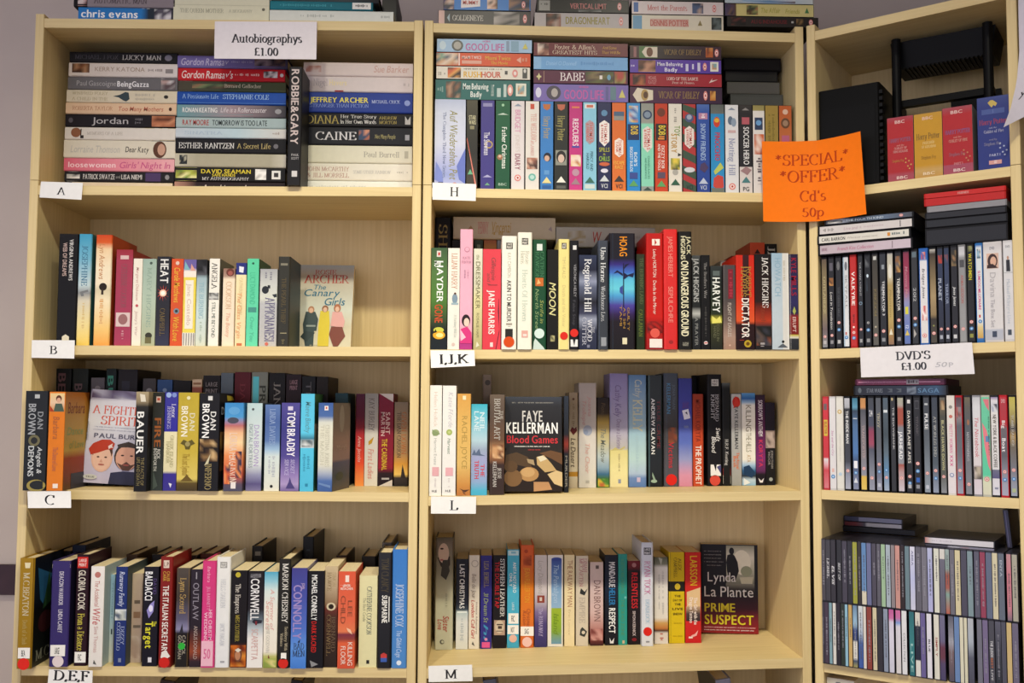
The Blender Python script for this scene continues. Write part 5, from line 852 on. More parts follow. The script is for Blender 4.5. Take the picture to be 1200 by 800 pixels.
vtop([(629, 737, -.8, 14.8, '', '191719', [('r', .02, .14, .1, .9, '9a988f'), ('q', .04, .12, .6, .2, '3a3834'), ('t', 'VERTICAL LIMIT', .36, .76, .5, .44, 'b9706c', 'B'), ('n', .45, .7, .05, .25, ['5a5a5a', '2a2a2a', '8a8a8a'], 2, 4)] + RCh(.9), {'label': 'black video case with pink-red capitals and a grey end, on top'}),
 (626, 737, 15, 29.6, '', [(0, 'b4aca8'), (1, 'aea6a4')], [('n', .12, .28, .05, .95, ['4a3c34', '8a5a48', '2c2422', 'b09a8c'], 3, 3), ('t', 'DRAGONHEART', .33, .8, .52, .5, '8f8438', 'B')] + RCh(.92), {'label': 'grey video case with mustard lettering and a dark picture end, on top'})])
vtop([(752, 848, -12, 1.3, '', '2b332f', [('r', .2, .8, .3, .6, '4a544c')], {'label': 'dark green video case on the white one with red lettering, on top'}),
 (740, 848, 1.5, 17.3, '', 'd9cbc6', [('r', .02, .07, .15, .9, '3a62a0'), ('t', 'Meet the Parents', .17, .6, .5, .42, 'c4625c', 'S'), ('n', .66, .78, .1, .9, ['4a5a7a', 'b49a8c', '2a3040'], 3, 3)] + RCh(.9), {'label': 'white video case with red serif lettering and a blue end'}),
 (740, 848, 17.5, 34.6, '', 'd6cdb8', [('r', .01, .11, .04, .96, '5f90b0'), ('r', .2, .62, .26, .76, 'c9a094'), ('t', 'DENNIS POTTER', .2, .62, .5, .4, 'b85a50', 'B'), ('p', [(.72, .35), (.77, .35), (.745, .7)], '8a7a50'), ('n', .87, .98, .1, .9, ['2a3030', '5a6464', '1a1c1c'], 3, 3)], {'label': 'cream video case with a red block of lettering and a blue end'})])
vtop([(849, 953, -11, 4.5, '', [(0, 'b9c4c8'), (.5, '9ab4c8'), (1, 'c9cfcc')], [('n', .2, .8, .05, .6, ['3a6a9a', 'c9ced0', '6a5a5c', '9ab4c8'], 2, 6)], {'label': 'pale blue video case at the end, on the yellow one'}),
 (849.4, 953.6, 4.7, 19.4, '', [(0, '4a4060'), (.12, '5a4438'), (.13, 'cbbd7c'), (1, 'd2c584')], [('n', .01, .1, .1, .9, ['4a3a54', '6a5044', '2c2834'], 3, 2), ('n', .24, .37, .1, .9, ['3a4434', 'b07a54', '5a3c2c', '8a8a54'], 3, 3), ('t', 'The Affair', .4, .62, .5, .44, 'a8a048', 'I'), ('t', 'Friends', .68, .84, .45, .4, 'a8a048', 'I'), ('p', [(.9, .3), (.95, .3), (.925, .75)], '4a7a4c')], {'label': 'pale yellow video case with a small picture, next to the narrow bookcase'}),
 (852, 959, 19.6, 36.4, '', '2a2523', [('n', .04, .2, .1, .9, ['2a2020', '5a2c28', '1c1818'], 3, 3), ('t', 'ALI G INDAHOUSE', .26, .66, .52, .4, '6a2428', 'B'), ('r', .705, .73, .4, .6, 'b4b0aa'), ('n', .76, .84, .2, .85, ['8a6a44', '3a3020', '5a4a34'], 3, 2)] + RCh(.92), {'label': 'black video case with dark red lettering, bridging the two bookcases'})], 201.45, .6)

# --- videos on the shelf with card H
ZH = shelf_z('B', 1, 40) + 18.95
G = 'upright video cases on the shelf with card H'
rH = [
 (509.4, 545.4, 112.7, 'broad lavender-white video box with gold script', [(0, 'b4bcd4'), (.15, 'c9cede'), (.5, 'cdd0e2'), (.7, 'b4b8dc'), (.85, '9aa4d4'), (1, 'c3c6e0')], [('t', 'Auf Wiedersehen, Pet', .12, .9, .62, .26, '8f8a52', 'I'), ('t', 'The Complete Third New Series', .14, .88, .32, .1, '6f7898', 'S'), ('p', [(.62, .9), (.55, 1), (.95, 1), (.9, .8), (.75, .72)], '6a78c0'), ('p', [(.7, .05), (.9, .0), (.96, .3), (.82, .25)], '7f8ccc'), ('r', .93, .96, .12, .28, '4a4a60'), ('o', .96, .66, .08, 'c98a84')], {'u0': .0, 'u1': 1.0, 'case': 'c4c8d8'}),
 (546.4, 559.8, 115, 'dark green-brown video case with a slanting red beam', [(0, '4a4636'), (.3, '34332a'), (.6, '2c2b26'), (1, '4a4438')], [('h', 'STAR', .17, .22, .2, .85, 'cfc8a0', 'B'), ('h', 'WARS', .225, .275, .2, .85, 'cfc8a0', 'B'), ('r', .29, .33, .3, .7, '8a8464'), ('p', [(.43, -.05), (.43, .05), (.985, .98), (.985, .82)], 'd0604c'), ('p', [(.44, 0), (.97, .92), (.97, .88)], 'eac0b0'), ('p', [(.78, .35), (.84, .12), (.84, .6)], '6fb088')]),
 (563, 579.6, 111, 'purple-blue video case with a gold disc', '423a80', [('r', .03, .07, .15, .85, '8a86b0'), ('o', .5, .6, .3, 'b49a54'), ('o', .5, .62, .2, '5a5090'), ('t', 'The Snowman', .36, .62, .45, .44, 'd4d0e0', 'B'), ('p', [(.84, .5), (.87, .15), (.87, .85)], 'a8a4cc'), ('p', [(.93, .5), (.96, .3), (.96, .7)], '6fa080')]),
 (580.4, 598, 111, 'dark green video case with white lettering', [(0, '1c5a3a'), (1, '1a5034')], [('o', .05, .5, .1, '9ac4a0'), ('p', [(.14, .5), (.16, .1), (.16, .9)], 'c4d4c4'), ('t', 'Father Christmas', .3, .77, .62, .36, 'dfe4da', 'B'), ('o', .64, .3, .2, '9a6a4c'), ('o', .63, .3, .1, 'd9b8a0'), ('h', 'BBC', .93, .96, .2, .8, 'a0b8a4', 'B')]),
 (598.8, 614.8, 114, 'pinkish white video case with pale pink and dark lettering', [(0, 'd9cfd0'), (1, 'dcd4d2')], [('p', [(.03, .5), (.06, .2), (.06, .8)], '8a94a4'), ('t', 'BRIDGET', .1, .36, .5, .44, 'cf94b0', 'B'), ('t', "JONES'S", .38, .58, .5, .34, 'cfc0bc', 'N'), ('t', 'DIARY', .6, .78, .5, .42, '9a6070', 'B')] + RC(.87, .5, .26)),
 (615.4, 632, 114, 'white video case with red lettering and a small couple photo', 'dcd5cd', [('r', .03, .09, .35, .65, 'c0503c'), ('t', 'THE WEDDING', .14, .46, .6, .4, 'd09a90', 'S'), ('t', 'PLANNER', .46, .62, .5, .24, 'cf9a94', 'S'), ('n', .64, .77, .1, .9, ['b47a64', '4a3430', 'd9b09a', '8a5a4c'], 3, 3), ('o', .86, .5, .28, '6fb0a4'), ('o', .86, .5, .16, 'b4d4cc')]),
 (632.8, 648.6, 114, 'bright blue video case with gold lettering and a dark-haired face', '3a7abc', [('p', [(.03, .2), (.03, .8), (.08, .75), (.1, .5), (.08, .25)], 'b46a3c'), ('t', 'Harry Potter', .17, .42, .5, .5, 'b09a54', 'S'), ('e', .63, .55, .05, .3, '1f2230'), ('e', .645, .52, .034, .2, 'c9a490'), ('r', .78, .83, .3, .7, '5f94c8'), ('r', .95, .985, .15, .85, '2a5a98')] + TRI(.89)),
 (649.4, 665.8, 114.4, 'black video case with gold lettering and a pale framed face', '262824', [('p', [(.03, .2), (.03, .8), (.08, .75), (.1, .5), (.08, .25)], 'b4644c'), ('t', 'Harry Potter', .16, .44, .5, .52, 'a39a5c', 'S'), ('r', .55, .72, .08, .92, '8a8a80'), ('e', .625, .5, .07, .36, '2a2624'), ('e', .645, .5, .048, .24, 'cfb4a4'), ('r', .95, .985, .15, .85, '5a5a54')] + TRI(.88, 'e6e2d6')),
 (666.6, 682.6, 116.8, 'magenta pink video case with bold white lettering', [(0, 'b42f74'), (1, 'c43a80')], [('r', .05, .07, .2, .8, 'd07a54'), ('t', 'RESCUERS', .19, .5, .5, .46, 'e6d6dc', 'B'), ('r', .5, .52, .2, .8, '4a4a9c'), ('n', .6, .73, .12, .9, ['e0b44a', 'e6d4c4', 'b46a3c', 'e6c4a0'], 3, 3), ('o', .8, .5, .28, 'b48a9c')] + TRI(.9, '9c7a84')),
 (683, 699.4, 116.8, 'pale blue video case with a red block of lettering', '86bed4', [('r', .02, .07, .12, .88, 'd8dcd8'), ('r', .03, .06, .25, .75, 'c46a54'), ('p', [(.2, .5), (.24, .15), (.44, .2), (.48, .5), (.44, .85), (.24, .85)], 'a8949c'), ('t', 'THOMAS', .22, .46, .6, .26, 'c0645c', 'B'), ('t', '& FRIENDS', .24, .44, .34, .2, 'c0645c', 'B'), ('t', 'PERCY AND', .56, .78, .64, .22, '33606c', 'N'), ('t', 'HAROLD', .58, .76, .34, .22, '33606c', 'N'), ('r', .93, .98, .12, .88, 'c4d0cc')] + TRI(.88, '3a6a5c')),
 (700, 716.4, 116.8, 'navy video case with a white cloud patch and yellow-green lettering', '22254c', [('o', .12, .5, .24, '5a84a8'), ('p', [(.2, .5), (.24, .12), (.44, .12), (.5, .5), (.44, .88), (.24, .88)], 'e4ddd8'), ('t', 'THOMAS', .23, .47, .6, .24, 'b85a54', 'B'), ('t', '& FRIENDS', .25, .45, .34, .18, 'b85a54', 'B'), ('h', 'SPILLS', .51, .56, .1, .9, 'a8a83c', 'B'), ('h', '&', .575, .6, .4, .6, 'a8a83c', 'B'), ('h', 'CHILLS', .61, .665, .1, .9, '94b83c', 'B'), ('e', .7, .5, .022, .4, 'c4603c'), ('e', .775, .5, .024, .28, 'd6d2e0'), ('h', 'VCI', .92, .97, .25, .75, 'c4c6cc', 'B')] + TRI(.86, 'c9ccd0')),
 (717, 733.8, 116, 'orange video case with a white oval patch', [(0, 'cf662c'), (1, 'd4702f')], [('r', .1, .2, .12, .88, '4a5f78'), ('r', .15, .2, .12, .88, '8a8a84'), ('p', [(.4, .5), (.43, .18), (.58, .18), (.62, .5), (.58, .82), (.43, .82)], 'eadbd0'), ('t', 'THOMAS', .42, .6, .58, .24, 'c4685c', 'B'), ('t', 'TANK', .44, .57, .36, .18, 'c4685c', 'B'), ('h', 'ESCAPE', .66, .7, .1, .9, 'e6b04a', 'B'), ('h', 'RACE', .71, .75, .2, .8, 'e6b04a', 'B'), ('h', 'VCI', .92, .97, .25, .75, '2a2a2c', 'B')] + TRI(.86, '3c3430')),
 (734.2, 750.6, 115.8, 'bright blue video case with a yellow-lettered badge', [(0, '3f8ac4'), (.3, '2c84c8'), (1, '2580c4')], [('n', .03, .22, .15, .85, ['d9b050', '4a5a94', 'c98a74', '4f8ac0', 'b4c4d4'], 4, 2), ('r', .24, .42, .06, .94, '1f2f58'), ('t', 'BOB', .26, .36, .58, .56, 'd9b83c', 'B'), ('q', .37, .41, .5, .5, 'd98a3c'), ('t', "BOB'S", .56, .72, .66, .24, 'cfe0ec', 'B'), ('t', 'BIGGEST BUILDS', .5, .78, .34, .22, 'cfe0ec', 'B'), ('r', .79, .86, .2, .8, '3a4a8c')] + TRI(.91, '5a9a5c')),
 (751, 766.4, 116, 'mint green video case with a grey head and a blue disc', [(0, '8a8c84'), (.22, '92948c'), (.24, '86cdb0'), (.94, '84cab0'), (.945, '8f9490'), (1, '8a908c')], [('o', .13, .5, .38, '33405c'), ('o', .13, .5, .26, '7a8a9c'), ('p', [(.26, .5), (.3, .12), (.5, .12), (.56, .5), (.5, .88), (.3, .88)], 'd8d0c8'), ('t', 'THOMAS', .28, .53, .6, .26, 'c0504c', 'B'), ('t', '& FRIENDS', .3, .5, .34, .2, 'c0504c', 'B'), ('t', 'CHASES RACES', .6, .86, .6, .18, '4a8a74', 'N'), ('t', 'AND RUNAWAYS', .62, .86, .36, .16, '4a8a74', 'N')] + TRI(.97, '3a4a44', .02)),
 (767, 782.8, 116.4, 'red video case with a black and yellow badge', [(0, 'b8391f'), (1, 'c0401f')], [('e', .1, .5, .05, .32, '6a3424'), ('r', .23, .42, .06, .94, '2c2426'), ('t', 'BOB', .25, .36, .58, .56, 'd9c03c', 'B'), ('q', .37, .41, .5, .5, 'd98a3c'), ('t', 'DIZZY BOB', .48, .74, .64, .24, 'ecd8d0', 'B'), ('t', 'AND THE TOOLS', .46, .76, .34, .22, 'ecd8d0', 'B'), ('r', .78, .85, .2, .8, '5a4a5c')] + TRI(.91, '5a9a5c')),
 (783.2, 799.4, 117, 'white video case with green and yellow lettering', 'dbd4c8', [('q', .05, .22, .5, .24, '9a948c'), ('t', 'TOY', .25, .37, .66, .44, '6a8a34', 'B'), ('t', 'STORY', .34, .56, .42, .44, 'b48a3c', 'B'), ('p', [(.56, .7), (.58, 1), (.6, .7)], '2a2a28'), ('n', .62, .75, .15, .85, ['6a7a34', 'd9c04a', '3a3a2c', 'b4a454'], 3, 3), ('o', .78, .5, .22, 'a8a49c')] + TRI(.89, '2f5a44')),
 (799.8, 815.8, 117.4, 'red and dark green striped video case with a white oval', 'a83434', [('p', [(a, 0), (a + .09, 0), (a + .16, 1), (a + .07, 1)], '3c4f40') for a in (-.02, .16, .34, .52, .7, .86)] + [('o', .16, .5, .34, '4a5478'), ('o', .15, .5, .2, '9aa0b4'), ('p', [(.25, .5), (.29, .14), (.46, .14), (.51, .5), (.46, .86), (.29, .86)], 'e0d4cc'), ('t', 'THOMAS', .27, .49, .6, .24, 'b85a54', 'B'), ('t', '& FRIENDS', .29, .47, .36, .18, 'b85a54', 'B'), ('e', .75, .5, .03, .42, 'c9c8cc'), ('h', 'VCI', .92, .97, .25, .75, '24302a', 'B')]),
 (816.2, 832, 118, 'deep blue video case with pale lettering', [(0, '4a68a8'), (.1, '2f4f9c'), (1, '263f8c')], [('r', .1, .17, .15, .85, 'b4809c'), ('q', .11, .16, .5, .3, 'e4d4dc'), ('t', 'SNOW FRIENDS', .22, .64, .5, .4, '9ab0d4', 'B'), ('p', [(.68, .3), (.66, .6), (.72, .9), (.78, .6), (.74, .2)], '4a3a5c'), ('h', 'VCI', .92, .97, .25, .75, 'b4bcd0', 'B')] + TRI(.87, 'b4bcd0')),
 (832.6, 849.2, 120.5, 'blue video case with red and yellow lettering and a red block', [(0, '5a5f5c'), (.1, '646864'), (.11, '2a86bc'), (1, '2f8ac0')], [('e', .2, .45, .06, .24, 'c4402c'), ('e', .18, .45, .025, .18, 'd9a83c'), ('t', 'PINOCCHIO', .32, .64, .5, .4, 'b8343c', 'B'), ('p', [(.66, .7), (.72, .95), (.8, .3), (.76, .2)], 'b8c05c'), ('p', [(.84, .2), (.8, .5), (.82, .9), (.94, .95), (.97, .5), (.93, .15)], 'c0463c'), ('r', .95, 1, .02, .98, '6a7068')]),
 (849.6, 865.8, 120.6, 'white video case with slate lettering and a small pair of figures', 'd9d8da', [('p', [(.03, .5), (.06, .2), (.06, .8)], '8a94a4'), ('e', .18, .4, .05, .2, '5f6f84'), ('e', .2, .65, .05, .2, '8a9aac'), ('r', .29, .32, .2, .8, 'c9a8a8'), ('t', 'Notting Hill', .38, .8, .5, .46, '8f94b0', 'S')] + RC(.93, .5, .26)),
 (866.2, 881.8, 120.8, 'black and white video case with white lettering', [(0, '3a3634'), (.1, '2c2a2c'), (.7, '27262a'), (.71, 'cfc4c0'), (1, 'd6cdc8')], [('p', [(.03, .5), (.06, .2), (.06, .8)], '8a8684'), ('r', .14, .22, .2, .8, 'b05a64'), ('t', 'SOCCER HERO', .25, .68, .55, .46, 'dcdada', 'B'), ('p', [(.75, .05), (.7, .5), (.74, .95), (.8, .6)], '9a7a7c'), ('h', 'PG', .93, .98, .25, .75, '3a3a3a', 'B')] + TRI(.85, '4a7a7c')),
 (882.2, 896.4, 121.2, 'white video case with an orange patch, beside the orange sign', [(0, '8f8450'), (.06, '9a8e58'), (.065, 'dcd6d0'), (1, 'd9d4d0')], [('r', .14, .28, .15, .85, '33405c'), ('o', .2, .5, .24, '6a9ac8'), ('n', .33, .56, .1, .95, ['c9683c', 'd9b0a0', 'b4502c', 'e6d4c8'], 4, 3), ('q', .6, .9, .5, .5, '6a6468')]),
 (896.8, 912.6, 121.4, 'dull gold video case', [(0, '9c8240'), (.5, '93803f'), (1, '8a783c')], [('q', .1, .6, .6, .24, '7a682f'), ('q', .1, .6, .3, .24, '7a682f')]),
 (913, 928.4, 121.8, 'orange video case with a brown disc, next to the upright panel', [(0, 'b85c30'), (.3, 'b8683c'), (1, 'c07068')], [('o', .07, .5, .22, 'd9b49c'), ('e', .2, .5, .06, .36, '6a4a34'), ('e', .2, .5, .035, .22, '9a7c64'), ('r', .34, .5, .2, .8, 'b4607c')]),
]
H = row('B', 1, rH, 'from card H', G, kind='vhs', d=.8, L=18.9)
G = 'video cases lying on the upright ones above card H'
stack('B', [
 (511.7, 623.7, 45.8, 61.5, 'pale blue', '9fbcd6', [('e', .06, .5, .035, .34, 'c0d2da'), ('o', .215, .5, .44, '5a5c58'), ('e', .215, .5, .04, .3, 'a8a49a'), ('t', 'GOOD LIFE', .3, .71, .42, .56, 'b8629c', 'B'), ('q', .48, .56, .85, .2, 'b8629c'), ('r', .73, .76, .1, .9, '7f90a8'), ('r', .78, .86, .1, .9, '7fa0b4'), ('p', [(.9, .3), (.96, .3), (.93, .75)], 'c9c060')], {'label': 'pale blue video case with pink lettering, topmost of its pile above card H'}),
 (511, 622, 61.8, 77.6, 'orange', 'cf4f28', [('n', .0, .23, .03, .97, ['c9a07c', '7fa08a', 'd9c4b0', '4a5a6a', 'c07050'], 4, 3), ('r', .235, .25, .03, .97, 'e6d0c4'), ('t', 'MIAMI TWICE', .27, .48, .66, .26, 'e6c8bc', 'B'), ('r', .27, .48, .16, .42, 'd9a08c'), ('t', 'Miami Twice', .52, .79, .64, .34, 'd9b03c', 'N'), ('t', 'The Movie', .58, .76, .26, .24, 'd9b03c', 'N'), ('p', [(.85, .5), (.9, .75), (.9, .25)], 'e0a490'), ('q', .91, .97, .5, .5, 'd08a70')], {'label': 'orange video case with yellow lettering in the pile above card H'}),
 (511, 621.5, 77.9, 92.8, 'white', 'dbd4c6', [('q', .02, .1, .4, .3, 'a8a094'), ('n', .12, .26, .08, .92, ['2a2422', 'c9603c', '5a3a2c', 'd99a54'], 3, 3), ('q', .29, .7, .82, .14, '7a746c'), ('t', 'RUSH', .29, .48, .38, .5, 'd9a834', 'B'), ('t', 'HOUR', .48, .69, .38, .5, 'c4503c', 'B'), ('r', .73, .76, .4, .7, '4a4a4a'), ('e', .84, .5, .03, .32, 'd98a84'), ('e', .84, .5, .015, .16, 'e6d8d0'), ('r', .92, .97, .1, .9, '4a4a48'), ('e', .945, .7, .014, .16, 'd0ccc4')], {'label': 'white video case with red and yellow lettering in the pile above card H'}),
 (510, 621.5, 93.1, 110.4, 'teal', '2a6460', [('q', .02, .08, .5, .3, '7f9c96'), ('n', .11, .27, .08, .92, ['8a5f4a', 'b08a70', '4a4038', '2f4a48'], 4, 3), ('t', 'Men Behaving', .29, .56, .68, .32, 'dfe4de', 'B'), ('t', 'Badly', .37, .49, .28, .3, 'dfe4de', 'B'), ('t', 'LAST', .59, .62, .5, .6, 'c4d0ca', 'B'), ('r', .65, .69, .15, .6, 'b4c4be'), ('r', .72, .75, .15, .8, 'b4c4be'), ('e', .79, .5, .03, .3, 'd99a90'), ('e', .79, .5, .015, .16, 'f0e4dc'), ('r', .85, .96, .2, .85, 'd9d8c8'), ('n', .87, .94, .3, .75, ['c98a54', '7fa0a4', 'e0d4b4'], 2, 2)], {'label': 'teal video case with white lettering, lowest of its pile above card H'})], '', G, 'vhs', 1.2, on=H, D=10.4)
stack('B', [
 (625, 736, 50, 66.2, '', '641f2a', [('n', .04, .16, .05, .95, ['d9c4b4', '8a5a4c', '4a2a28', 'c49a84'], 3, 3), ('t', "Foster & Allen's", .22, .65, .68, .34, 'd0b8a4', 'S'), ('t', 'GREATEST HITS', .2, .67, .28, .28, 'c9b09c', 'S'), ('t', 'And Some', .73, .88, .68, .24, 'b88a3c', 'I'), ('t', 'That Will Be', .72, .92, .32, .24, 'b88a3c', 'I')], {'label': 'maroon video case with cream serif lettering, topmost of the middle pile'}),
 (625, 736, 66.4, 82.2, '', '6d9fce', [('r', .0, .08, .05, .95, '86b0d4'), ('t', 'Daniel O Donnell', .13, .45, .5, .32, '94bce0', 'I'), ('q', .5, .85, .5, .3, '5a8cc0')], {'label': 'plain pale blue video case in the middle pile'}),
 (625, 736, 82.4, 98.2, '', '54203a', [('p', [(.04, .5), (.055, .8), (.07, .5), (.055, .2)], 'c9c08a'), ('r', .03, .08, .44, .56, 'c9c08a'), ('r', .105, .112, .05, .95, '9a7a6a'), ('t', 'BABE', .28, .53, .52, .62, 'dccfd0', 'S'), ('n', .55, .85, .05, .95, ['5a5a34', '3c4a2c', '7a6a4a', '4a3a34'], 4, 4), ('n', .86, .98, .05, .95, ['6a6a34', 'a8443c', '8a8a54'], 3, 2), ('r', .7, .73, .35, .65, 'd9d0c8'), ('e', .8, .5, .02, .22, '6a9ab4')], {'label': 'plum video case with large white lettering in the middle pile'}),
 (625, 736.6, 98.4, 114.2, '', '7464a4', [('e', .05, .5, .03, .3, 'd0cce0'), ('o', .21, .5, .42, '4a4450'), ('e', .22, .5, .035, .26, 'a8a09c'), ('t', 'GOOD LIFE', .32, .74, .42, .56, 'b85a9c', 'B'), ('q', .48, .58, .85, .2, 'b85a9c'), ('r', .76, .79, .1, .9, '5f5a8c'), ('r', .81, .87, .1, .9, '5f7a84'), ('p', [(.9, .25), (.97, .25), (.935, .75)], 'c4ba6c')], {'label': 'violet video case with pink lettering, lowest of the middle pile'})], '', G, 'vhs', 1.2, on=H, D=10.4)
stack('B', [
 (737.8, 845.4, 53.4, 69.4, '', [(0, '3f2026'), (.3, '2c2022'), (1, '3a2030')], [('r', .04, .07, .1, .9, '8a5a5c'), ('p', [(.1, .05), (.1, .95), (.3, .95), (.3, .05)], '4a6a3c'), ('p', [(.13, .5), (.17, .9), (.3, .9), (.3, .1), (.17, .1)], 'd0c4b0'), ('e', .215, .5, .035, .36, '6a4430'), ('t', 'VICAR OF DIBLEY', .37, .78, .52, .4, '8a7044', 'S'), ('n', .83, .91, .15, .9, ['b05a2c', '6a3024', 'c98a4c'], 3, 2)] + RCh(.95), {'label': 'dark video case with dull gold lettering, topmost of the third pile'}),
 (737.8, 845.4, 69.6, 86, '', '57399a', [('q', .01, .06, .5, .3, 'b4a8d0'), ('n', .09, .28, .05, .95, ['5a3428', 'b08068', '3a2820', '8a5c48'], 4, 3), ('t', 'Men Behaving', .3, .58, .68, .3, 'dcd8e6', 'B'), ('t', 'Badly', .38, .52, .26, .3, 'dcd8e6', 'B'), ('r', .61, .64, .15, .7, 'c9c4dc'), ('r', .68, .7, .3, .7, 'c9c4dc'), ('r', .74, .77, .15, .8, 'c9c4dc'), ('r', .88, .97, .15, .88, 'dcd8cc'), ('n', .9, .95, .3, .75, ['c98a54', '7fa0a4', 'e0d4b4'], 2, 2)] + RCh(.82), {'label': 'purple video case with white lettering in the third pile'}),
 (737.8, 846, 86.2, 101.6, '', [(0, '8c1e2c'), (1, '9a2230')], [('n', .03, .17, .08, .92, ['4a2420', '8a4a34', '2c1a18', 'a8643c'], 3, 3), ('t', 'MICHAEL', .2, .29, .66, .3, 'c48a88', 'N'), ('t', 'FLATLEY', .2, .29, .32, .3, 'c48a88', 'N'), ('t', 'LORD OF THE DANCE', .4, .74, .62, .24, 'e0ccc4', 'S'), ('t', 'Feet of Flames', .46, .7, .3, .18, 'd0b0a8', 'S'), ('p', [(.86, .3), (.9, .7), (.89, .5), (.96, .6), (.9, .4)], 'd9c4bc')], {'label': 'crimson video case with small cream lettering in the third pile'}),
 (737.8, 846.4, 101.8, 118.4, '', [(0, '43203c'), (.5, '4a2244'), (1, '352038')], [('p', [(.03, .5), (.08, .95), (.25, .8), (.25, .2), (.08, .05)], 'd0c4b0'), ('e', .16, .5, .04, .36, 'a88a54'), ('e', .17, .5, .025, .22, '5a4030'), ('t', 'VICAR OF DIBLEY', .31, .75, .52, .42, '8f7444', 'S'), ('n', .87, .93, .2, .8, ['b0682c', '6a3024', 'c9944c'], 2, 2)] + RCh(.82), {'label': 'dark plum video case with dull gold lettering, lowest of the third pile'})], '', G, 'vhs', 1.2, on=H, D=10.4)
stack('B', [(848, 915, 68, 82.6, '', '131214', [], {'label': 'black case at the back above the gold video case, topmost', 'case': '121113'}),
 (850, 911, 83, 95.6, '', '1a1a1a', [], {'label': 'black case at the back, second down above the gold video case', 'case': '161617'}),
 (852, 913.5, 96, 109.8, '', '55534f', [], {'label': 'grey translucent case at the back, under the black ones', 'case': '57554f'}),
 (856, 917.5, 110.2, 121, '', '4c4d4a', [], {'label': 'grey case at the back, lowest of its pile', 'case': '4b4c49'})], '', 'plain cases behind the videos', 'dvd', 8.5, on=H, D=13.5)

# --- shelf with card I,J,K
G = 'books standing behind the front row above card I,J,K'
bI = [(508.6, 528.6, 255, 'tall black book with gold serif letters', '161415', [('t', 'SHEILA', .05, .5, .5, .5, '9a854a', 'S')], {'k': 'hb'}), (529.4, 540, 281.4, 'black paperback', '1c1a1c', []), (556, 566, 281.4, 'dark green paperback', '3c4a3e', [('r', .04, .09, .3, .7, '7a8a7c')]), (567, 582, 281.4, 'brown-orange paperback', [(0, 'a05a3c'), (.06, 'b07a44'), (1, 'a8743c')], []), (582.6, 589, 281.4, 'grey paperback', '8a8a90', []), (626, 641, 282.4, 'dark paperback', '2a2422', []),
 (678, 703, 291.4, 'black book', '1f1c1e', []), (750, 759.4, 291.4, 'maroon paperback', '4a2028', []), (847, 857, 305.6, 'pale paperback', 'b9b4aa', []), (860, 881, 300, 'red paperback', '9a281c', []), (881.6, 899, 284.4, 'orange-red book', 'b8482a', [('p', [(.06, .5), (.1, .3), (.1, .7)], '2c1c18')]), (900, 913.4, 286, 'black book with a white letter', '1a1a16', [('t', 'JA', .02, .16, .5, .6, 'b4b0a4', 'S')])]
bI = row('B', 2, bI, 'along, back row above card I,J,K', G, d=14.6)
G = 'books lying on the back row above card I,J,K'
stack('B', [(531.4, 650.8, 254, 280.4, '', [(0, 'b4a690'), (1, 'b9ad98')], [('p', [(.12, .3), (.17, .6), (.2, .4)], '9a7a54'), ('t', 'PENNY', .24, .34, .5, .5, 'b4706c', 'S'), ('t', 'Vincenzi', .37, .56, .55, .5, 'a88a4c', 'I'), ('q', .38, .5, .25, .2, 'a88a4c'), ('p', [(.93, .45), (.96, .6), (.97, .35)], '9a8a8c')], {'label': 'thick cream hardback lying across the back row above card I,J,K'})], '', G, 'hb', 13.4, on=[p for p in bI if p[1] < 66], D=14)
stack('B', [(651.6, 767.5, 265.8, 291, '', [(0, 'a8a49c'), (1, 'a09c94')], [('n', .12, .3, .2, .8, ['a8a49c', '9a8c6c', 'b0aca4'], 3, 4), ('t', 'W', .36, .45, .5, .56, '9c3a30', 'I'), ('q', .6, .85, .5, .2, '8f8a84')], {'label': 'pale grey hardback with red script lying behind the blue and black book', 'T': 0})], '', G, 'hb', 13.4, on=[p for p in bI if 34 < p[0] < 70], D=14)

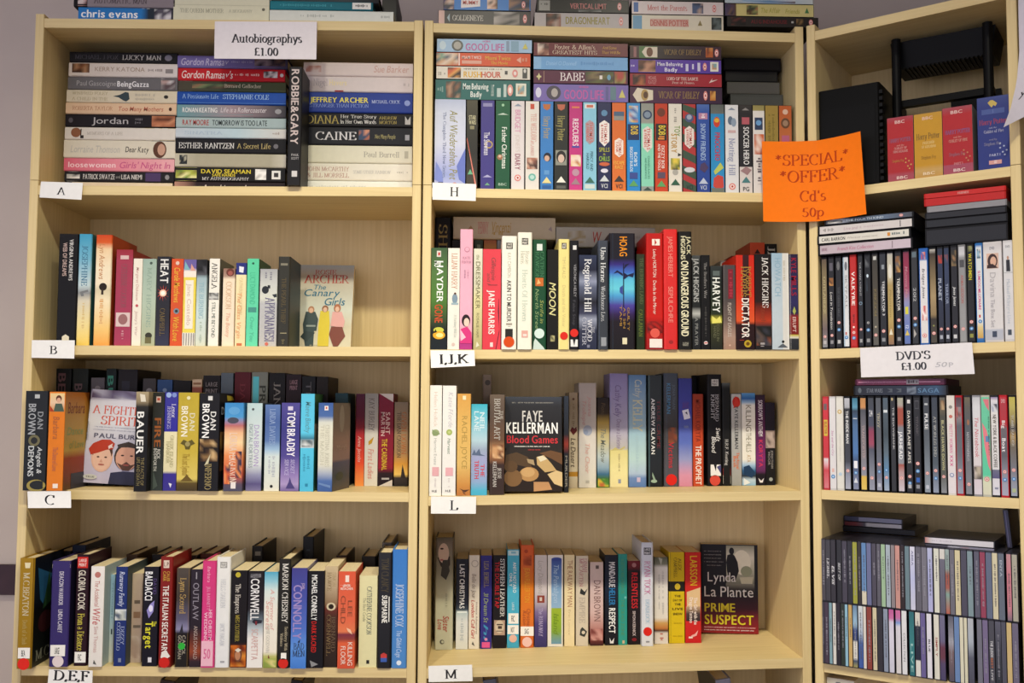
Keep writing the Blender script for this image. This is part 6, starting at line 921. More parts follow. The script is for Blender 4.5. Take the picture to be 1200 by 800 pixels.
G = 'books in the front row above card I,J,K'
LPB = lambda v, u0=.28, u1=.72: [('r', v, v + .055, u0, u1, '2c2a28'), ('h', 'LARGE', v + .005, v + .024, u0 + .04, u1 - .04, 'efe8dc', 'B'), ('h', 'PRINT', v + .03, v + .05, u0 + .04, u1 - .04, 'efe8dc', 'B')]
rI = [
 (504.4, 524.2, 290.4, 'dark green paperback with white and orange capitals', [(0, '3f5a3c'), (.25, '52743f'), (.5, '4f7a34'), (.7, '3a4c2c'), (.8, '222622'), (1, '1c2228')], [('r', .03, .09, .34, .6, 'd9d0c8'), ('r', .045, .075, .42, .54, 'c03a34'), ('t', 'MO', .13, .19, .36, .34, 'e4e6e0', 'B'), ('t', 'HAYDER', .13, .54, .56, .4, 'f0f0ea', 'B'), ('t', 'GONE', .56, .74, .5, .5, 'c4502c', 'B'), ('e', .81, .5, .028, .32, 'c9c84a'), ('e', .86, .52, .04, .38, 'e0a82c'), ('e', .86, .56, .022, .22, 'f4e08c'), ('p', [(.8, .3), (.83, .4), (.84, .2)], '2a2418')]),
 (525, 539, 290.8, 'white paperback with orange lettering and a small seated figure', 'e9e3d8', [('t', 'LILIAN HARRY', .05, .4, .55, .46, 'c08a70', 'S'), ('e', .5, .6, .05, .24, '7f94a4'), ('o', .45, .62, .1, '5a4438'), ('r', .54, .56, .3, .9, '9ab0b8'), ('t', 'A Farthing Will Do', .66, .88, .66, .24, 'c4ccc0', 'S'), ('o', .95, .5, .14, 'd4bab0')]),
 (539.6, 554.4, 268.7, 'tall pink paperback with a dark-haired figure at its foot', [(0, 'e9a8bc'), (.6, 'e8acc0'), (.9, 'e6a8bc'), (.94, 'b03a84'), (1, 'b43a80')], [('o', .17, .55, .22, 'b4788c'), ('o', .168, .55, .17, 'e9a8bc'), ('h', 'KATE', .23, .25, .2, .8, 'a0788c', 'S'), ('h', 'FENTON', .265, .285, .12, .88, 'a0788c', 'S'), ('q', .34, .41, .62, .14, 'b48aa0'), ('q', .34, .41, .38, .14, 'b48aa0'), ('e', .76, .5, .05, .34, '2a2024'), ('e', .775, .55, .035, .22, 'ecc8b8'), ('p', [(.83, .1), (.81, .6), (.86, .95), (.95, .98), (.95, .05)], 'd43a7c'), ('p', [(.84, .1), (.9, .5), (.93, .1)], 'f0c0cc')]),
 (555.6, 566, 291.4, 'cream and olive paperback with spaced brown capitals', [(0, 'dcd8c4'), (.35, 'cfcab0'), (.5, 'd9cf9c'), (1, 'b4a874')], [('t', 'the', .06, .11, .5, .4, '8a8464', 'I'), ('t', 'DRESSMAKER', .13, .6, .5, .5, '6a6444', 'N'), ('t', 'ROSALIE HAM', .64, .88, .5, .3, '7a7450', 'N'), ('p', [(.92, .4), (.96, .7), (.98, .3)], 'e0dcc0')]),
 (566.4, 588, 292, 'coral red paperback with white and dark lettering', [(0, 'd8434e'), (1, 'd9404c')], [('p', [(.4, 1), (.5, .88), (.62, .84), (.8, .92), (.92, .8), (1, .72), (1, 1)], '4a2430'), ('t', 'Gillespie', .08, .31, .6, .24, '8a4444', 'I'), ('t', 'and I', .24, .35, .34, .2, '9a4a48', 'I'), ('r', .355, .362, .3, .8, '8a3a40'), ('t', 'JANE HARRIS', .41, .85, .5, .34, 'f2e4de', 'B'), ('r', .93, .975, .42, .58, 'ecd0cc')]),
 (589, 606.8, 276.6, 'tall white hardback with black lettering and an orange dot', 'e9e5d9', [('t', 'KAY CAMERON', .15, .37, .5, .24, 'b4ae9c', 'N'), ('t', 'AKIN TO MURDER', .39, .76, .5, .3, '5a564e', 'B'), ('r', .82, .9, .25, .75, '2c2a26'), ('q', .77, .8, .5, .4, 'a0988a')] + LPB(.06), {'k': 'hb', 'd': -.4, 'parts': [dot(.935, .36, 'cf4a18')]}),
 (608, 625, 272.3, 'tall off-white hardback with faint grey-green lettering', 'e9e5d6', [('t', 'Rosie', .16, .27, .66, .26, 'b4b4a0', 'S'), ('t', 'Harris', .16, .27, .34, .26, 'b4b4a0', 'S'), ('t', 'Hearts Of Heaven', .32, .76, .5, .36, 'bcc8b8', 'S'), ('r', .84, .9, .28, .72, 'd9a498'), ('q', .85, .89, .5, .4, 'efd8d0')] + LPB(.05), {'k': 'hb', 'd': -.4}),
 (625.6, 642, 280.8, 'dark green hardback with an orange square and white dot', [(0, '1c4a2f'), (1, '1b4630')], [('r', .04, .1, .3, .7, 'd4dcd4'), ('t', 'CATRIN', .11, .34, .68, .26, '3f7450', 'S'), ('t', 'RAWSON', .11, .36, .34, .26, '3f7450', 'S'), ('r', .35, .425, .2, .78, 'c4682c'), ('p', [(.36, .4), (.4, .6), (.41, .3)], 'e0b070'), ('t', 'Strife in', .55, .76, .68, .26, '8f9a54', 'I'), ('t', 'North Street', .45, .84, .34, .26, '7f9a6a', 'I'), ('p', [(.93, .1), (.9, .2), (.98, .8), (1, .9), (1, .05)], 'c9d8d0')], {'k': 'hb', 'parts': [dot(.855, .36, 'cfe0da')]}),
 (642.8, 656, 292.5, 'black paperback with cream slanted lettering', '181614', [('t', 'MOON', .33, .65, .5, .6, 'd6cf94', 'I'), ('n', .86, .92, .3, .7, ['b4ac7a', '5a5640', '8a8460'], 2, 2)]),
 (656.4, 669.4, 280.2, 'pale yellow hardback with faded lettering and a red dot', 'e4d488', [('t', 'TIM HEALD', .16, .36, .5, .3, 'c0b078', 'N'), ('t', 'Death and the Visitor', .42, .8, .5, .3, 'c9b880', 'N'), ('r', .92, 1, .05, .95, 'ece6d8')] + LPB(.035), {'k': 'hb', 'd': -.3, 'parts': [dot(.878, .36, 'd42c20')]}),
 (669.8, 680.2, 281.9, 'black hardback with red dot and torn label', '18171b', [('r', .045, .085, .35, .75, 'd9d6d4'), ('t', 'VERONICA HELEY', .22, .52, .6, .3, '9a989c', 'N'), ('t', 'False Step', .55, .78, .5, .3, '4a484e', 'N')], {'k': 'hb', 'd': -.3, 'parts': [dot(.85, .46, 'd42c24'), ('library_label', .91, .975, .1, .9, 'e4e2e0', [('p', [(0, .3), (.9, .5), (0, .7)], '2a2a2c')])]}),
 (680.6, 702, 298.9, 'night-blue paperback with large white serif lettering and clouds', [(0, '2f3650'), (.16, '222436'), (.28, '8a90a8'), (.34, '5a6078'), (.5, '23222c'), (.62, '3a3c54'), (.68, '8f94a8'), (.8, '34374c'), (1, '262a40')], [('t', 'Reginald Hill', .04, .6, .5, .36, 'e0dfe2', 'S'), ('t', 'THE', .76, .82, .78, .16, 'b4b4c0', 'S'), ('t', 'WOOD', .68, .91, .6, .24, 'cfced6', 'S'), ('t', 'CUTTER', .66, .95, .3, .22, 'b4b4c2', 'S'), ('r', .95, .98, .45, .6, '7a7c90')]),
 (703.2, 715.4, 281.9, 'slate grey hardback with white serif lettering', [(0, '3f4450'), (.2, '33363c'), (1, '3a3e46')], [('r', 0, 1, .0, .14, '5a6c8c'), ('t', 'Una Horne', .06, .38, .5, .46, 'd9dadc', 'S'), ('t', 'Workhouse Lass', .42, .74, .5, .38, 'b4b6ba', 'S'), ('r', .89, .97, .3, .8, '8f9298')], {'k': 'hb', 'd': -.3}),
 (716.8, 747.2, 273.4, 'thick black book with a tree on blue', [(0, '1d1a22'), (.22, '1e1b26'), (.27, '352a78'), (.34, '3f6ac0'), (.4, '58b4d4'), (.48, '66c4d8'), (.54, '4a98cc'), (.62, '4a3f94'), (.7, '31204c'), (.76, '211a22'), (1, '1c191c')], [('r', 0, 1, .0, .13, '3a5068'), ('t', 'HOAG', .03, .2, .55, .3, 'e08a1c', 'B'), ('r', .26, .66, .53, .57, '1c1c34'), ('p', [(.35, .15), (.32, .3), (.35, .52), (.37, .52), (.34, .32)], '1f2040'), ('p', [(.34, .56), (.36, .7), (.34, .96), (.38, .92), (.37, .74), (.4, .56)], '1f2040'), ('p', [(.27, .6), (.26, .78), (.31, .56)], '1f2040'), ('p', [(.47, .4), (.45, .52), (.53, .52), (.51, .4)], '3a4a94'), ('t', 'GUILTY', .64, .84, .74, .09, 'a8803c', 'N'), ('t', 'AS SIN', .64, .82, .58, .09, 'a8803c', 'N'), ('t', 'TAMI', .62, .8, .44, .09, 'a8803c', 'N'), ('r', .9, .955, .5, .68, 'dcd2b0')], {'k': 'hb', 'd': .3}),
 (748.8, 759.2, 297.8, 'dark green paperback with moss-coloured lettering', [(0, '2f3424'), (.5, '2c3a22'), (1, '24301c')], [('t', 'THE BURNING LAND', .04, .52, .6, .4, '5a6a44', 'S'), ('t', 'CALLANAN', .58, .86, .5, .44, '6a7a34', 'S')], {'d': 1.6}),
 (760, 780.6, 273.4, 'bright red hardback with a white square label', [(0, 'b41c18'), (.72, 'c01e18'), (.8, '8f1714'), (.88, 'a81a16'), (1, '94161a')], [('r', .05, .105, .34, .8, 'ece0d4'), ('p', [(.05, .5), (.105, .5), (.08, .62)], 'b41c18'), ('t', 'Lesley HORTON', .14, .38, .5, .2, 'e8d4c8', 'N'), ('t', 'Devils in the Mirror', .41, .7, .5, .2, 'e8d4c8', 'N'), ('n', .76, .86, .05, .95, ['7a1a18', 'b0201a', '5c1414'], 4, 4)], {'k': 'hb', 'd': -.2, 'parts': [dot(.86, .28, 'd9584c'), ('library_label', .91, .985, .18, .92, 'e6dcd4', [])]}),
 (781.2, 797.6, 268.7, 'tall scarlet hardback with thin pale capitals', [(0, 'd42520'), (1, 'cf241f')], [('t', 'JAMES HERBERT', .06, .4, .5, .34, 'e08a7c', 'N'), ('t', 'SEPULCHRE', .48, .78, .5, .34, 'e08a7c', 'N'), ('e', .94, .5, .016, .16, '9a1a18')], {'k': 'hb', 'd': -.5, 'gloss': True}),
 (798.6, 814.6, 271.3, 'black hardback with large cream block capitals', '191817', [('t', 'JACK', .04, .2, .78, .3, 'cfc8a4', 'B'), ('t', 'HIGGINS', .04, .24, .36, .34, 'd9d2b0', 'B'), ('t', 'ON DANGEROUS GROUND', .25, .89, .48, .56, 'e9e2c0', 'B'), ('t', 'PUTNAM', .94, .97, .5, .4, 'b4b0a0', 'S')], {'k': 'hb', 'd': -.4}),
 (815, 824.8, 299.3, 'slim black paperback with grey and white capitals', [(0, '4a4c4c'), (.08, '2c2d2d'), (.55, '222424'), (.62, 'b4b4b0'), (.68, '26282a'), (1, '1f2022')], [('t', 'JACK HIGGINS', .03, .5, .5, .66, 'a8a8a6', 'B'), ('t', 'A PRAYER', .66, .96, .5, .4, '8a8a88', 'N')]),
 (825.4, 836.2, 298.9, 'slim black paperback with small spaced lettering', '171617', [('t', 'The Brothers War', .08, .46, .5, .3, '8a8684', 'S'), ('q', .55, .86, .5, .24, '4a4846'), ('e', .93, .5, .018, .22, 'e4d8d4'), ('r', .925, .936, .32, .68, 'c0403c')]),
 (837, 850.6, 311.6, 'black-green paperback with bold white capitals and a yellow flare', [(0, '2f3434'), (.2, '1f2422'), (.58, '2a3222'), (.64, 'a8a43a'), (.7, '3a3c22'), (1, '20221e')], [('t', 'HARVEY', .14, .56, .5, .66, 'e4e6e0', 'B'), ('r', .06, .12, .2, .8, '5a6462'), ('p', [(.6, .1), (.64, .5), (.6, .8), (.68, .95), (.69, .1)], 'e0d86a'), ('t', 'COLD IN', .7, .9, .62, .24, '6a6a50', 'N'), ('t', 'HAND', .72, .86, .34, .24, '6a6a50', 'N')]),
 (852, 866.6, 310.6, 'brown-grey paperback with dark red and pale lettering', [(0, '4a4446'), (.4, '4c4444'), (.65, '6a5a54'), (.85, 'a88a7a'), (1, 'a4806c')], [('r', 0, 1, .0, .1, '7a706c'), ('r', .05, .4, .4, .8, '7f2430'), ('q', .08, .38, .6, .3, 'a83444'), ('t', 'FLIGHT OF EAGLES', .45, .85, .5, .3, 'c9bcb0', 'N'), ('o', .95, .5, .07, 'd9b4a0')]),
 (867.4, 889, 298.9, 'red and black paperback with gold and white capitals', [(0, 'c42a1c'), (.4, 'd03020'), (.7, 'd8562c'), (.74, '2c181a'), (1, '261518')], [('r', 0, .72, .36, .7, '3a1c1e'), ('t', 'ROBERT', .12, .44, .68, .26, 'a8843c', 'S'), ('t', 'HARRIS', .12, .44, .4, .26, 'a8843c', 'S'), ('t', 'DICTATOR', .46, .88, .5, .42, 'ece4dc', 'B'), ('r', .77, .775, .0, .5, 'b04030'), ('r', .83, .835, .0, .5, 'b04030'), ('r', .9, .905, .0, .4, 'b04030'), ('o', .94, .6, .2, 'b89a2c'), ('o', .94, .6, .1, '6a4a18')], {'d': -.2}),
 (889.8, 909, 297.8, 'black paperback with white capitals over a red sky', [(0, '1d191a'), (.5, '2c1c1a'), (.62, '8a2c1c'), (.7, 'b03a20'), (.76, '3a2c2c'), (1, '201e20')], [('t', 'JACK HIGGINS', .03, .56, .62, .36, 'e6e0dc', 'S'), ('t', 'Rough', .54, .72, .5, .3, '8a3a24', 'S'), ('n', .76, .96, .05, .95, ['3a3a44', '20201f', '5a4a44', '8a4a34'], 4, 3), ('q', .93, .97, .4, .3, 'a8a0a0')], {'d': -.2}),
 (909.6, 929.8, 296.7, 'pale blue and cream paperback with a tiny black figure', [(0, '9cb8cc'), (.3, 'b4c4d0'), (.7, 'c0ccd4'), (1, 'bcc8d0')], [('r', 0, 1, .62, .9, 'd9d6d0'), ('r', 0, 1, .9, .99, 'e6e4de'), ('t', 'HOWATCH', .05, .45, .36, .36, '8fb0c4', 'N'), ('q', .08, .3, .72, .14, 'c0b8a8'), ('o', .92, .62, .08, '262628'), ('p', [(.98, .3), (.95, .5), (.94, .62), (.98, .9)], '5a6068')], {'d': -.2}),
 (930.6, 941, 297.8, 'slim navy paperback with dark red lettering', [(0, '2a2440'), (.5, '33305c'), (.62, '2c2a4a'), (.66, '8f2420'), (.84, '7a2422'), (.85, 'c4b44a'), (.88, 'd9d4c8'), (.89, '33343a'), (1, '2a2c30')], [('r', 0, 1, .0, .1, 'e0dcd4'), ('r', .97, 1, .0, 1, 'e6e4de'), ('t', 'KYLE', .04, .2, .5, .6, '9a2438', 'B'), ('t', 'MILLS', .23, .44, .5, .6, '9a2438', 'B'), ('p', [(.6, .3), (.55, .5), (.6, .7), (.64, .5)], 'a8b05c'), ('t', 'ERUPT', .66, .82, .5, .4, 'd9b8b0', 'B')], {'d': -.2}),
]
row('B', 2, rI, 'from card I,J,K', G, d=.2, back=13.2)

# --- shelf with card L
G = 'books on the shelf with card L'
rL = [
 (503.2, 517.6, 451.6, 'white paperback with a green sprig and a pink mark', 'ebe7df', [('t', 'Helen Hollick', .06, .38, .5, .3, 'dcc8b8', 'N'), ('e', .43, .5, .03, .3, '9aa878'), ('p', [(.4, .2), (.44, .9), (.46, .3)], '8a9a6a'), ('t', 'Harriet Evans', .48, .72, .5, .24, 'b4b4ac', 'N'), ('r', .74, .82, .25, .8, 'dfa8ac'), ('q', .84, .92, .5, .2, 'd9d0cc'), ('h', 'H.E', .945, .965, .25, .65, '5a5a5c', 'B')], {'yb': 579.6, 'd': .4}),
 (518.4, 534.4, 452, 'white paperback with a round green sprig and a pink mark', 'e9e6e0', [('t', 'Katie Fforde', .06, .38, .6, .34, 'c9c4c8', 'I'), ('o', .425, .5, .22, 'a4b464'), ('o', .425, .5, .1, 'c0cc84'), ('t', 'Harvest', .48, .62, .5, .24, '8a9a88', 'I'), ('r', .745, .82, .25, .8, 'e2aab0'), ('q', .84, .92, .5, .2, 'd9d0cc'), ('h', 'H.E', .945, .965, .25, .65, '5a5a5c', 'B')], {'yb': 579.4, 'd': .4}),
 (535.6, 551.4, 461.4, 'golden yellow paperback with dull capitals and a bird at its foot', [(0, 'd49c4c'), (.3, 'dcb060'), (.7, 'dcb468'), (.9, 'c98a44'), (1, 'b8743c')], [('r', .02, .06, .4, .64, 'e6ddb4'), ('t', 'RACHEL JOYCE', .22, .74, .56, .4, 'b0904c', 'N'), ('p', [(.93, .2), (.945, .5), (.94, .95), (.97, .6)], '5a3c2c'), ('p', [(.95, .4), (.99, .7), (.98, .5)], '6a4430')], {'yb': 579.6, 'd': .2}),
 (552, 571, 473.6, 'turquoise to lavender paperback with pink-red lettering', [(0, '3fb0c4'), (.2, '7fc4d4'), (.4, 'b4cfd8'), (.5, '9aa8bc'), (.6, 'a0a4c8'), (.85, '8fa8cc'), (.95, '4fb0cc'), (1, '46a8c8')], [('t', 'NEIL', .09, .3, .68, .3, 'cfe4e8', 'B'), ('t', 'LANE', .08, .3, .34, .3, 'cfe4e8', 'B'), ('p', [(.56, .05), (.5, .2), (.54, .3), (.49, .5), (.55, .6), (.57, .9)], '5c6a84'), ('t', 'THE', .66, .8, .72, .24, 'd0505c', 'B'), ('t', 'TRUTH', .62, .82, .36, .28, 'd0505c', 'B')], {'yb': 579, 'd': .6}),
 (573.8, 591.2, 462.4, 'brown paperback with grey capitals and a glowing middle', [(0, '6a5a4c'), (.2, '5a4a40'), (.46, '6a4c38'), (.56, 'b4855a'), (.62, 'a06a44'), (.7, '3c2c28'), (1, '3a2c28')], [('r', 0, 1, .0, .12, '4a403c'), ('t', 'THE', .16, .25, .8, .2, 'a8a094', 'B'), ('t', 'BRUTAL ART', .04, .45, .5, .38, 'bdb6ac', 'S'), ('n', .5, .64, .2, .95, ['c9986a', '8a5a3c', 'dcb488', '6a4430'], 4, 3), ('t', 'JESSE', .73, .84, .68, .24, 'b4aca4', 'B'), ('t', 'KELLERMAN', .67, .92, .36, .26, 'c0b8b0', 'B')], {'yb': 578, 'd': .8}),
]
row('B', 3, [(565.2, 576, 439, 'tall grey-brown book standing', [(0, '857668'), (.3, '6f6256'), (1, '5c5048')], [('o', .07, .55, .3, '4a4440')], {'label': 'tall grey-brown book standing behind the turquoise to lavender paperback', 'k': 'hb'})], '', G, d=13.0)
row('B', 3, rL, 'from card L', G, back=12.8)
faceout('B', 3, (591.8, 659), 2.6, 19.7, 'black paperback facing outward with white capitals over a photo of stones', None,
 [(0, '3c404a'), (.1, '2c2c30'), (.3, '252427'), (.55, '2a2624'), (.7, '4a3424'), (1, '3a2a20')],
 [('Q', .065, .12, .85, .014, '8a8680'), ('h', 'FAYE', .145, .265, .3, .66, 'cdc9c4', 'B'), ('h', 'KELLERMAN', .27, .39, .02, .93, 'f0eeea', 'B'), ('h', 'Blood Games', .41, .495, .03, .93, 'c4343a', 'B'), ('Q', .53, .15, .8, .014, 'd9d4cc'), ('Q', .565, .4, .62, .012, 'b03a3a'),
  ('g', .58, 1, .0, 1, ['2e2824', '2a201a', '261c16']), ('p', [(.62, .02), (.59, .2), (.64, .4), (.76, .48), (.72, .2), (.7, .0)], '54402c'), ('e', .82, .42, .075, .17, 'b08654'), ('e', .8, .4, .05, .12, 'c49c68'), ('e', .86, .14, .09, .16, '7a5a38'), ('e', .74, .1, .06, .12, '5c442c'), ('p', [(.64, .55), (.62, .68), (.7, .8), (.78, .9), (.8, .7), (.72, .56)], 'c0a06c'), ('p', [(.64, .56), (.625, .66), (.66, .74), (.69, .62)], 'ddd0b0'), ('p', [(.6, .6), (.57, .8), (.6, 1), (.72, 1), (.66, .82)], '6a4a30'), ('p', [(.82, .74), (.78, .9), (.8, 1), (.95, 1), (.92, .86)], 'd0b482'), ('p', [(.9, .5), (.9, .76), (.98, .82), (1, .5)], 'b4875c'), ('p', [(.66, .38), (.67, .5), (.73, .52), (.7, .4)], 'a8906c')],
 d=2.6, yb=572.8, yt=462.2, spine='2a2a2e')
rL2 = [
 (661, 666.4, 464, 'slim dark paperback behind the face-out black paperback', [(0, '2f3540'), (.4, '24262c'), (.5, '8a3428'), (.6, '22242a'), (1, '1c1e24')], [('t', 'MURDER', .62, .95, .5, .5, '8a8478', 'B')], {'yb': 571, 'd': 4, 'label': 'slim dark paperback pressed against the face-out black paperback'}),
 (666.8, 677, 460, 'tan paperback with an orange band', [(0, 'a89478'), (.4, 'c0b094'), (.83, 'cfc2a8'), (.831, 'b8842c'), (.88, 'b8842c'), (.881, 'cfc2a8'), (1, 'c4b49a')], [('o', .07, .5, .14, '6a4a34'), ('q', .12, .36, .5, .3, '9a8468'), ('p', [(.4, .1), (.36, .4), (.38, .6), (.36, .85), (.4, .95), (.45, .5)], '5c1f1c'), ('t', 'Le Desert', .48, .78, .5, .56, '4a3a2c', 'I')], {'yb': 569.4}),
 (678.2, 699, 449, 'broad pale grey hardback with faint pink lettering', [(0, 'b4a8a0'), (.2, 'cabfb8'), (.6, 'dcd6d0'), (1, 'd9d4cc')], [('t', 'Joanna', .13, .32, .64, .22, 'cda09a', 'I'), ('t', 'Trollope', .16, .4, .32, .22, 'cda09a', 'I'), ('e', .455, .5, .05, .26, 'a8aec0'), ('e', .47, .4, .025, .14, '8f9ab4'), ('t', 'The Choir', .57, .86, .5, .26, 'd9aca0', 'I'), ('r', .93, .955, .4, .6, 'b8b4ac')], {'yb': 569.6, 'k': 'hb'}),
 (700, 714, 466, 'paperback with dark head and green valley foot', [(0, '241c1a'), (.18, '3a2c1c'), (.28, 'b89a4c'), (.5, 'c4bc94'), (.65, 'b8c4c4'), (.78, '8aa4b8'), (.85, '3f6a8c'), (.9, '3f6a3c'), (1, '4a7a34')], [('t', 'Fiona', .06, .2, .5, .34, '5a4a34', 'I'), ('t', 'The Meadow', .34, .72, .5, .44, '7a8078', 'I'), ('n', .9, .99, .05, .95, ['4a7a34', 'c9b83c', 'b86a3c', '6a9a44'], 3, 4)], {'yb': 568.4}),
 (714.6, 736.2, 438, 'tall lilac to yellow hardback with purple script', [(0, '8f86b8'), (.2, '9c94bc'), (.5, 'b4aec4'), (.66, 'b9b4b0'), (.68, 'dcd08c'), (.85, 'e6dca0'), (1, 'e4d8a4')], [('t', 'Cathy Kelly', .1, .38, .46, .34, '7a6a94', 'I'), ('t', 'Once in a Lifetime', .4, .66, .5, .26, '8a7a94', 'I'), ('p', [(.68, .05), (.65, .3), (.67, .5), (.64, .8), (.68, .98)], 'c4b874'), ('q', .7, .86, .5, .12, 'b8ac7c'), ('r', .93, .965, .45, .6, '8f94a8')], {'yb': 570, 'k': 'hb'}),
 (736.8, 757.6, 439.6, 'tall pale blue hardback with cream lettering', [(0, '5f86b4'), (.2, '86a4c0'), (.5, '9cbccc'), (.75, 'b4d0d0'), (.88, 'a8bcd4'), (.92, '6a86b8'), (1, '5a7ab0')], [('t', 'Cathy', .04, .2, .55, .4, 'c0c4b8', 'I'), ('t', 'KELLY', .22, .5, .5, .5, 'cfcca8', 'S'), ('t', 'Someone Like You', .54, .86, .5, .2, 'a8c4cc', 'I'), ('r', .915, .955, .45, .65, 'c4b4d0')], {'yb': 571, 'k': 'hb'}),
 (759, 777, 440, 'tall black-green hardback with white capitals', [(0, '16201e'), (.5, '141a1a'), (1, '101414')], [('r', 0, 1, .05, .14, '3a5558'), ('t', 'ANDREW KLAVAN', .21, .71, .36, .24, 'dcdcda', 'B'), ('t', 'TRUE CRIME', .22, .66, .72, .22, '5a1c1c', 'B'), ('p', [(.87, .3), (.95, .55), (.955, .4), (.9, .28)], '8aa08c'), ('e', .95, .4, .015, .2, '9ab09c')], {'yb': 569.4, 'k': 'hb', 'gloss': True}),
 (778, 795, 437.6, 'grey hardback with red lettering and a red dot', [(0, '4a5260'), (.3, '45474c'), (.5, '403c3c'), (1, '54525a')], [('r', 0, 1, .0, .2, '5a6c84'), ('t', 'KELLERMAN', .09, .36, .34, .26, '4f7ea4', 'B'), ('t', 'JONATHAN', .1, .32, .7, .2, '5a6470', 'B'), ('n', .48, .62, .3, .9, ['8a4a30', '403c3c', '6a3a2c'], 3, 2), ('t', 'Victims', .61, .84, .5, .36, 'b03038', 'B')], {'yb': 569.4, 'k': 'hb', 'parts': [dot(.94, .38, 'd4241c')]}),
 (795.4, 811.6, 443.6, 'blue to pink hardback with a tilted white square', [(0, '3a3f8c'), (.3, '4448a0'), (.6, '5a6cb8'), (.75, '8f94c0'), (.9, 'd08fa8'), (1, 'd088a0')], [('p', [(.3, .25), (.285, .7), (.37, .85), (.385, .4)], 'dcdcea'), ('p', [(.32, .45), (.31, .6), (.34, .65)], '4a4a5c'), ('t', 'CRAZE', .22, .28, .5, .4, '6a3f74', 'S'), ('q', .44, .47, .5, .4, '6a74a8')], {'yb': 568.4, 'k': 'hb'}),
 (812.2, 824.4, 462, 'orange-red paperback with white capitals in its lower half', [(0, '8f3420'), (.3, 'a83c22'), (.5, 'b84424'), (1, 'c04a28')], [('t', 'MICHAEL KORYTA', .06, .52, .5, .46, '7a2a1c', 'B'), ('t', 'THE PROPHET', .56, .985, .52, .56, 'ece0d6', 'B'), ('r', 0, 1, .93, 1, '3a2220')], {'yb': 568}),
 (829, 846, 439, 'black hardback with label and red dot', '161518', [('r', .045, .105, .3, .78, 'd9d6d2'), ('h', 'LARGE', .05, .073, .34, .74, '1a1a1c', 'B'), ('h', 'PRINT', .078, .1, .34, .74, '1a1a1c', 'B'), ('t', 'BERNARD', .18, .42, .68, .22, 'a8a6aa', 'S'), ('t', 'KNIGHT', .18, .4, .38, .24, 'a8a6aa', 'S'), ('t', 'Swift', .48, .6, .74, .3, 'dcdad8', 'I'), ('t', 'Blood', .56, .7, .44, .3, 'dcdad8', 'I')], {'yb': 568.4, 'k': 'hb', 'parts': [('library_label', .81, .91, .2, .9, 'e4e2e0', [('p', [(0, .3), (0, .6), (.6, .5)], '1a1a1c'), ('p', [(.2, .6), (0, 1), (.8, 1)], '4a4a78')]), dot(.95, .36, 'cf4a3c')]}),
 (846.6, 856.4, 449, 'black hardback with red and white band', [(0, '5a5f5f'), (.04, '2a2c2c'), (.06, '1a1b1b'), (1, '1a191a')], [('t', 'H.R.F. Keating', .55, .8, .5, .36, 'c4c2c0', 'S'), ('r', .83, .9, .05, .95, 'c4281f'), ('r', .9, .98, .05, .95, 'd6d2c4')], {'yb': 567.4, 'k': 'hb'}),
 (857.4, 869, 462, 'silver-grey paperback with black and orange lettering', [(0, 'b4b4b2'), (.5, 'a8a8a6'), (1, '9a9a98')], [('e', .09, .5, .06, .4, 'b8281f'), ('p', [(.02, .4), (.16, .2), (.12, .9)], 'c4362a'), ('t', 'FAYE KELLERMAN', .14, .6, .5, .36, '4a4c4e', 'B'), ('t', 'The Ritual', .64, .82, .62, .3, 'cf6a34', 'B'), ('t', 'Bath', .68, .8, .3, .28, 'cf6a34', 'B')], {'yb': 567}),
 (869.6, 885.4, 461, 'white paperback with blue ends and bronze capitals', [(0, '5a94c8'), (.06, '2a5a9c'), (.1, '8fb0d0'), (.13, 'dfddd6'), (.72, 'e2ded4'), (.78, '9ab8d4'), (.84, '2f5f8c'), (.9, '2a3038'), (.94, 'b4c8d8'), (1, '8fb8d4')], [('t', 'KILLING', .13, .42, .5, .42, '7a7464', 'N'), ('t', 'THE HILLS', .43, .64, .5, .4, '8a8470', 'N'), ('t', 'ATA', .67, .75, .5, .3, 'b09060', 'N'), ('p', [(.8, .1), (.78, .5), (.86, .95), (.92, .7), (.88, .1)], '1f3a5a'), ('p', [(.92, .1), (.97, .6), (1, .1)], 'e0e4e6')], {'yb': 566.4}),
 (886, 897, 463, 'dark plum paperback with white capitals', [(0, '2a1a2c'), (.5, '5a2450'), (.7, '7a2c6a'), (.84, '5c2a58'), (.88, '1c1620'), (1, '1a161c')], [('t', "SORROW'S ANTHEM", .06, .46, .5, .46, 'd9d0d8', 'B'), ('t', 'KORYTA', .5, .8, .5, .44, 'c03458', 'B'), ('p', [(.92, .2), (.95, .5), (.92, .8), (.97, .65), (.97, .35)], 'dcd8dc')], {'yb': 565.4}),
 (897.4, 908.4, 472, 'small black paperback with a pale photo band', [(0, '241c2a'), (.34, '1e1a24'), (.345, '8f7c74'), (.55, 'a08c84'), (.555, '18181a'), (1, '161618')], [('n', .36, .54, .05, .95, ['8a7870', 'b4a298', '5a4c4c', 'a09088'], 3, 3), ('t', 'JONATHAN', .58, .8, .66, .22, '8a8684', 'B'), ('t', 'MOOR', .6, .76, .34, .22, '8a8684', 'B'), ('o', .93, .5, .2, '9aa09c')], {'yb': 564.4}),
]
row('B', 3, [(811.6, 829, 440.6, 'black book set back', '121113', [], {'label': 'black book set back behind the orange-red paperback on the L shelf', 'd': 26, 'D': 1.3})], '', G)
row('B', 3, rL2, 'after the face-out book, L shelf', G, dmax=14.9, Dfix=None)

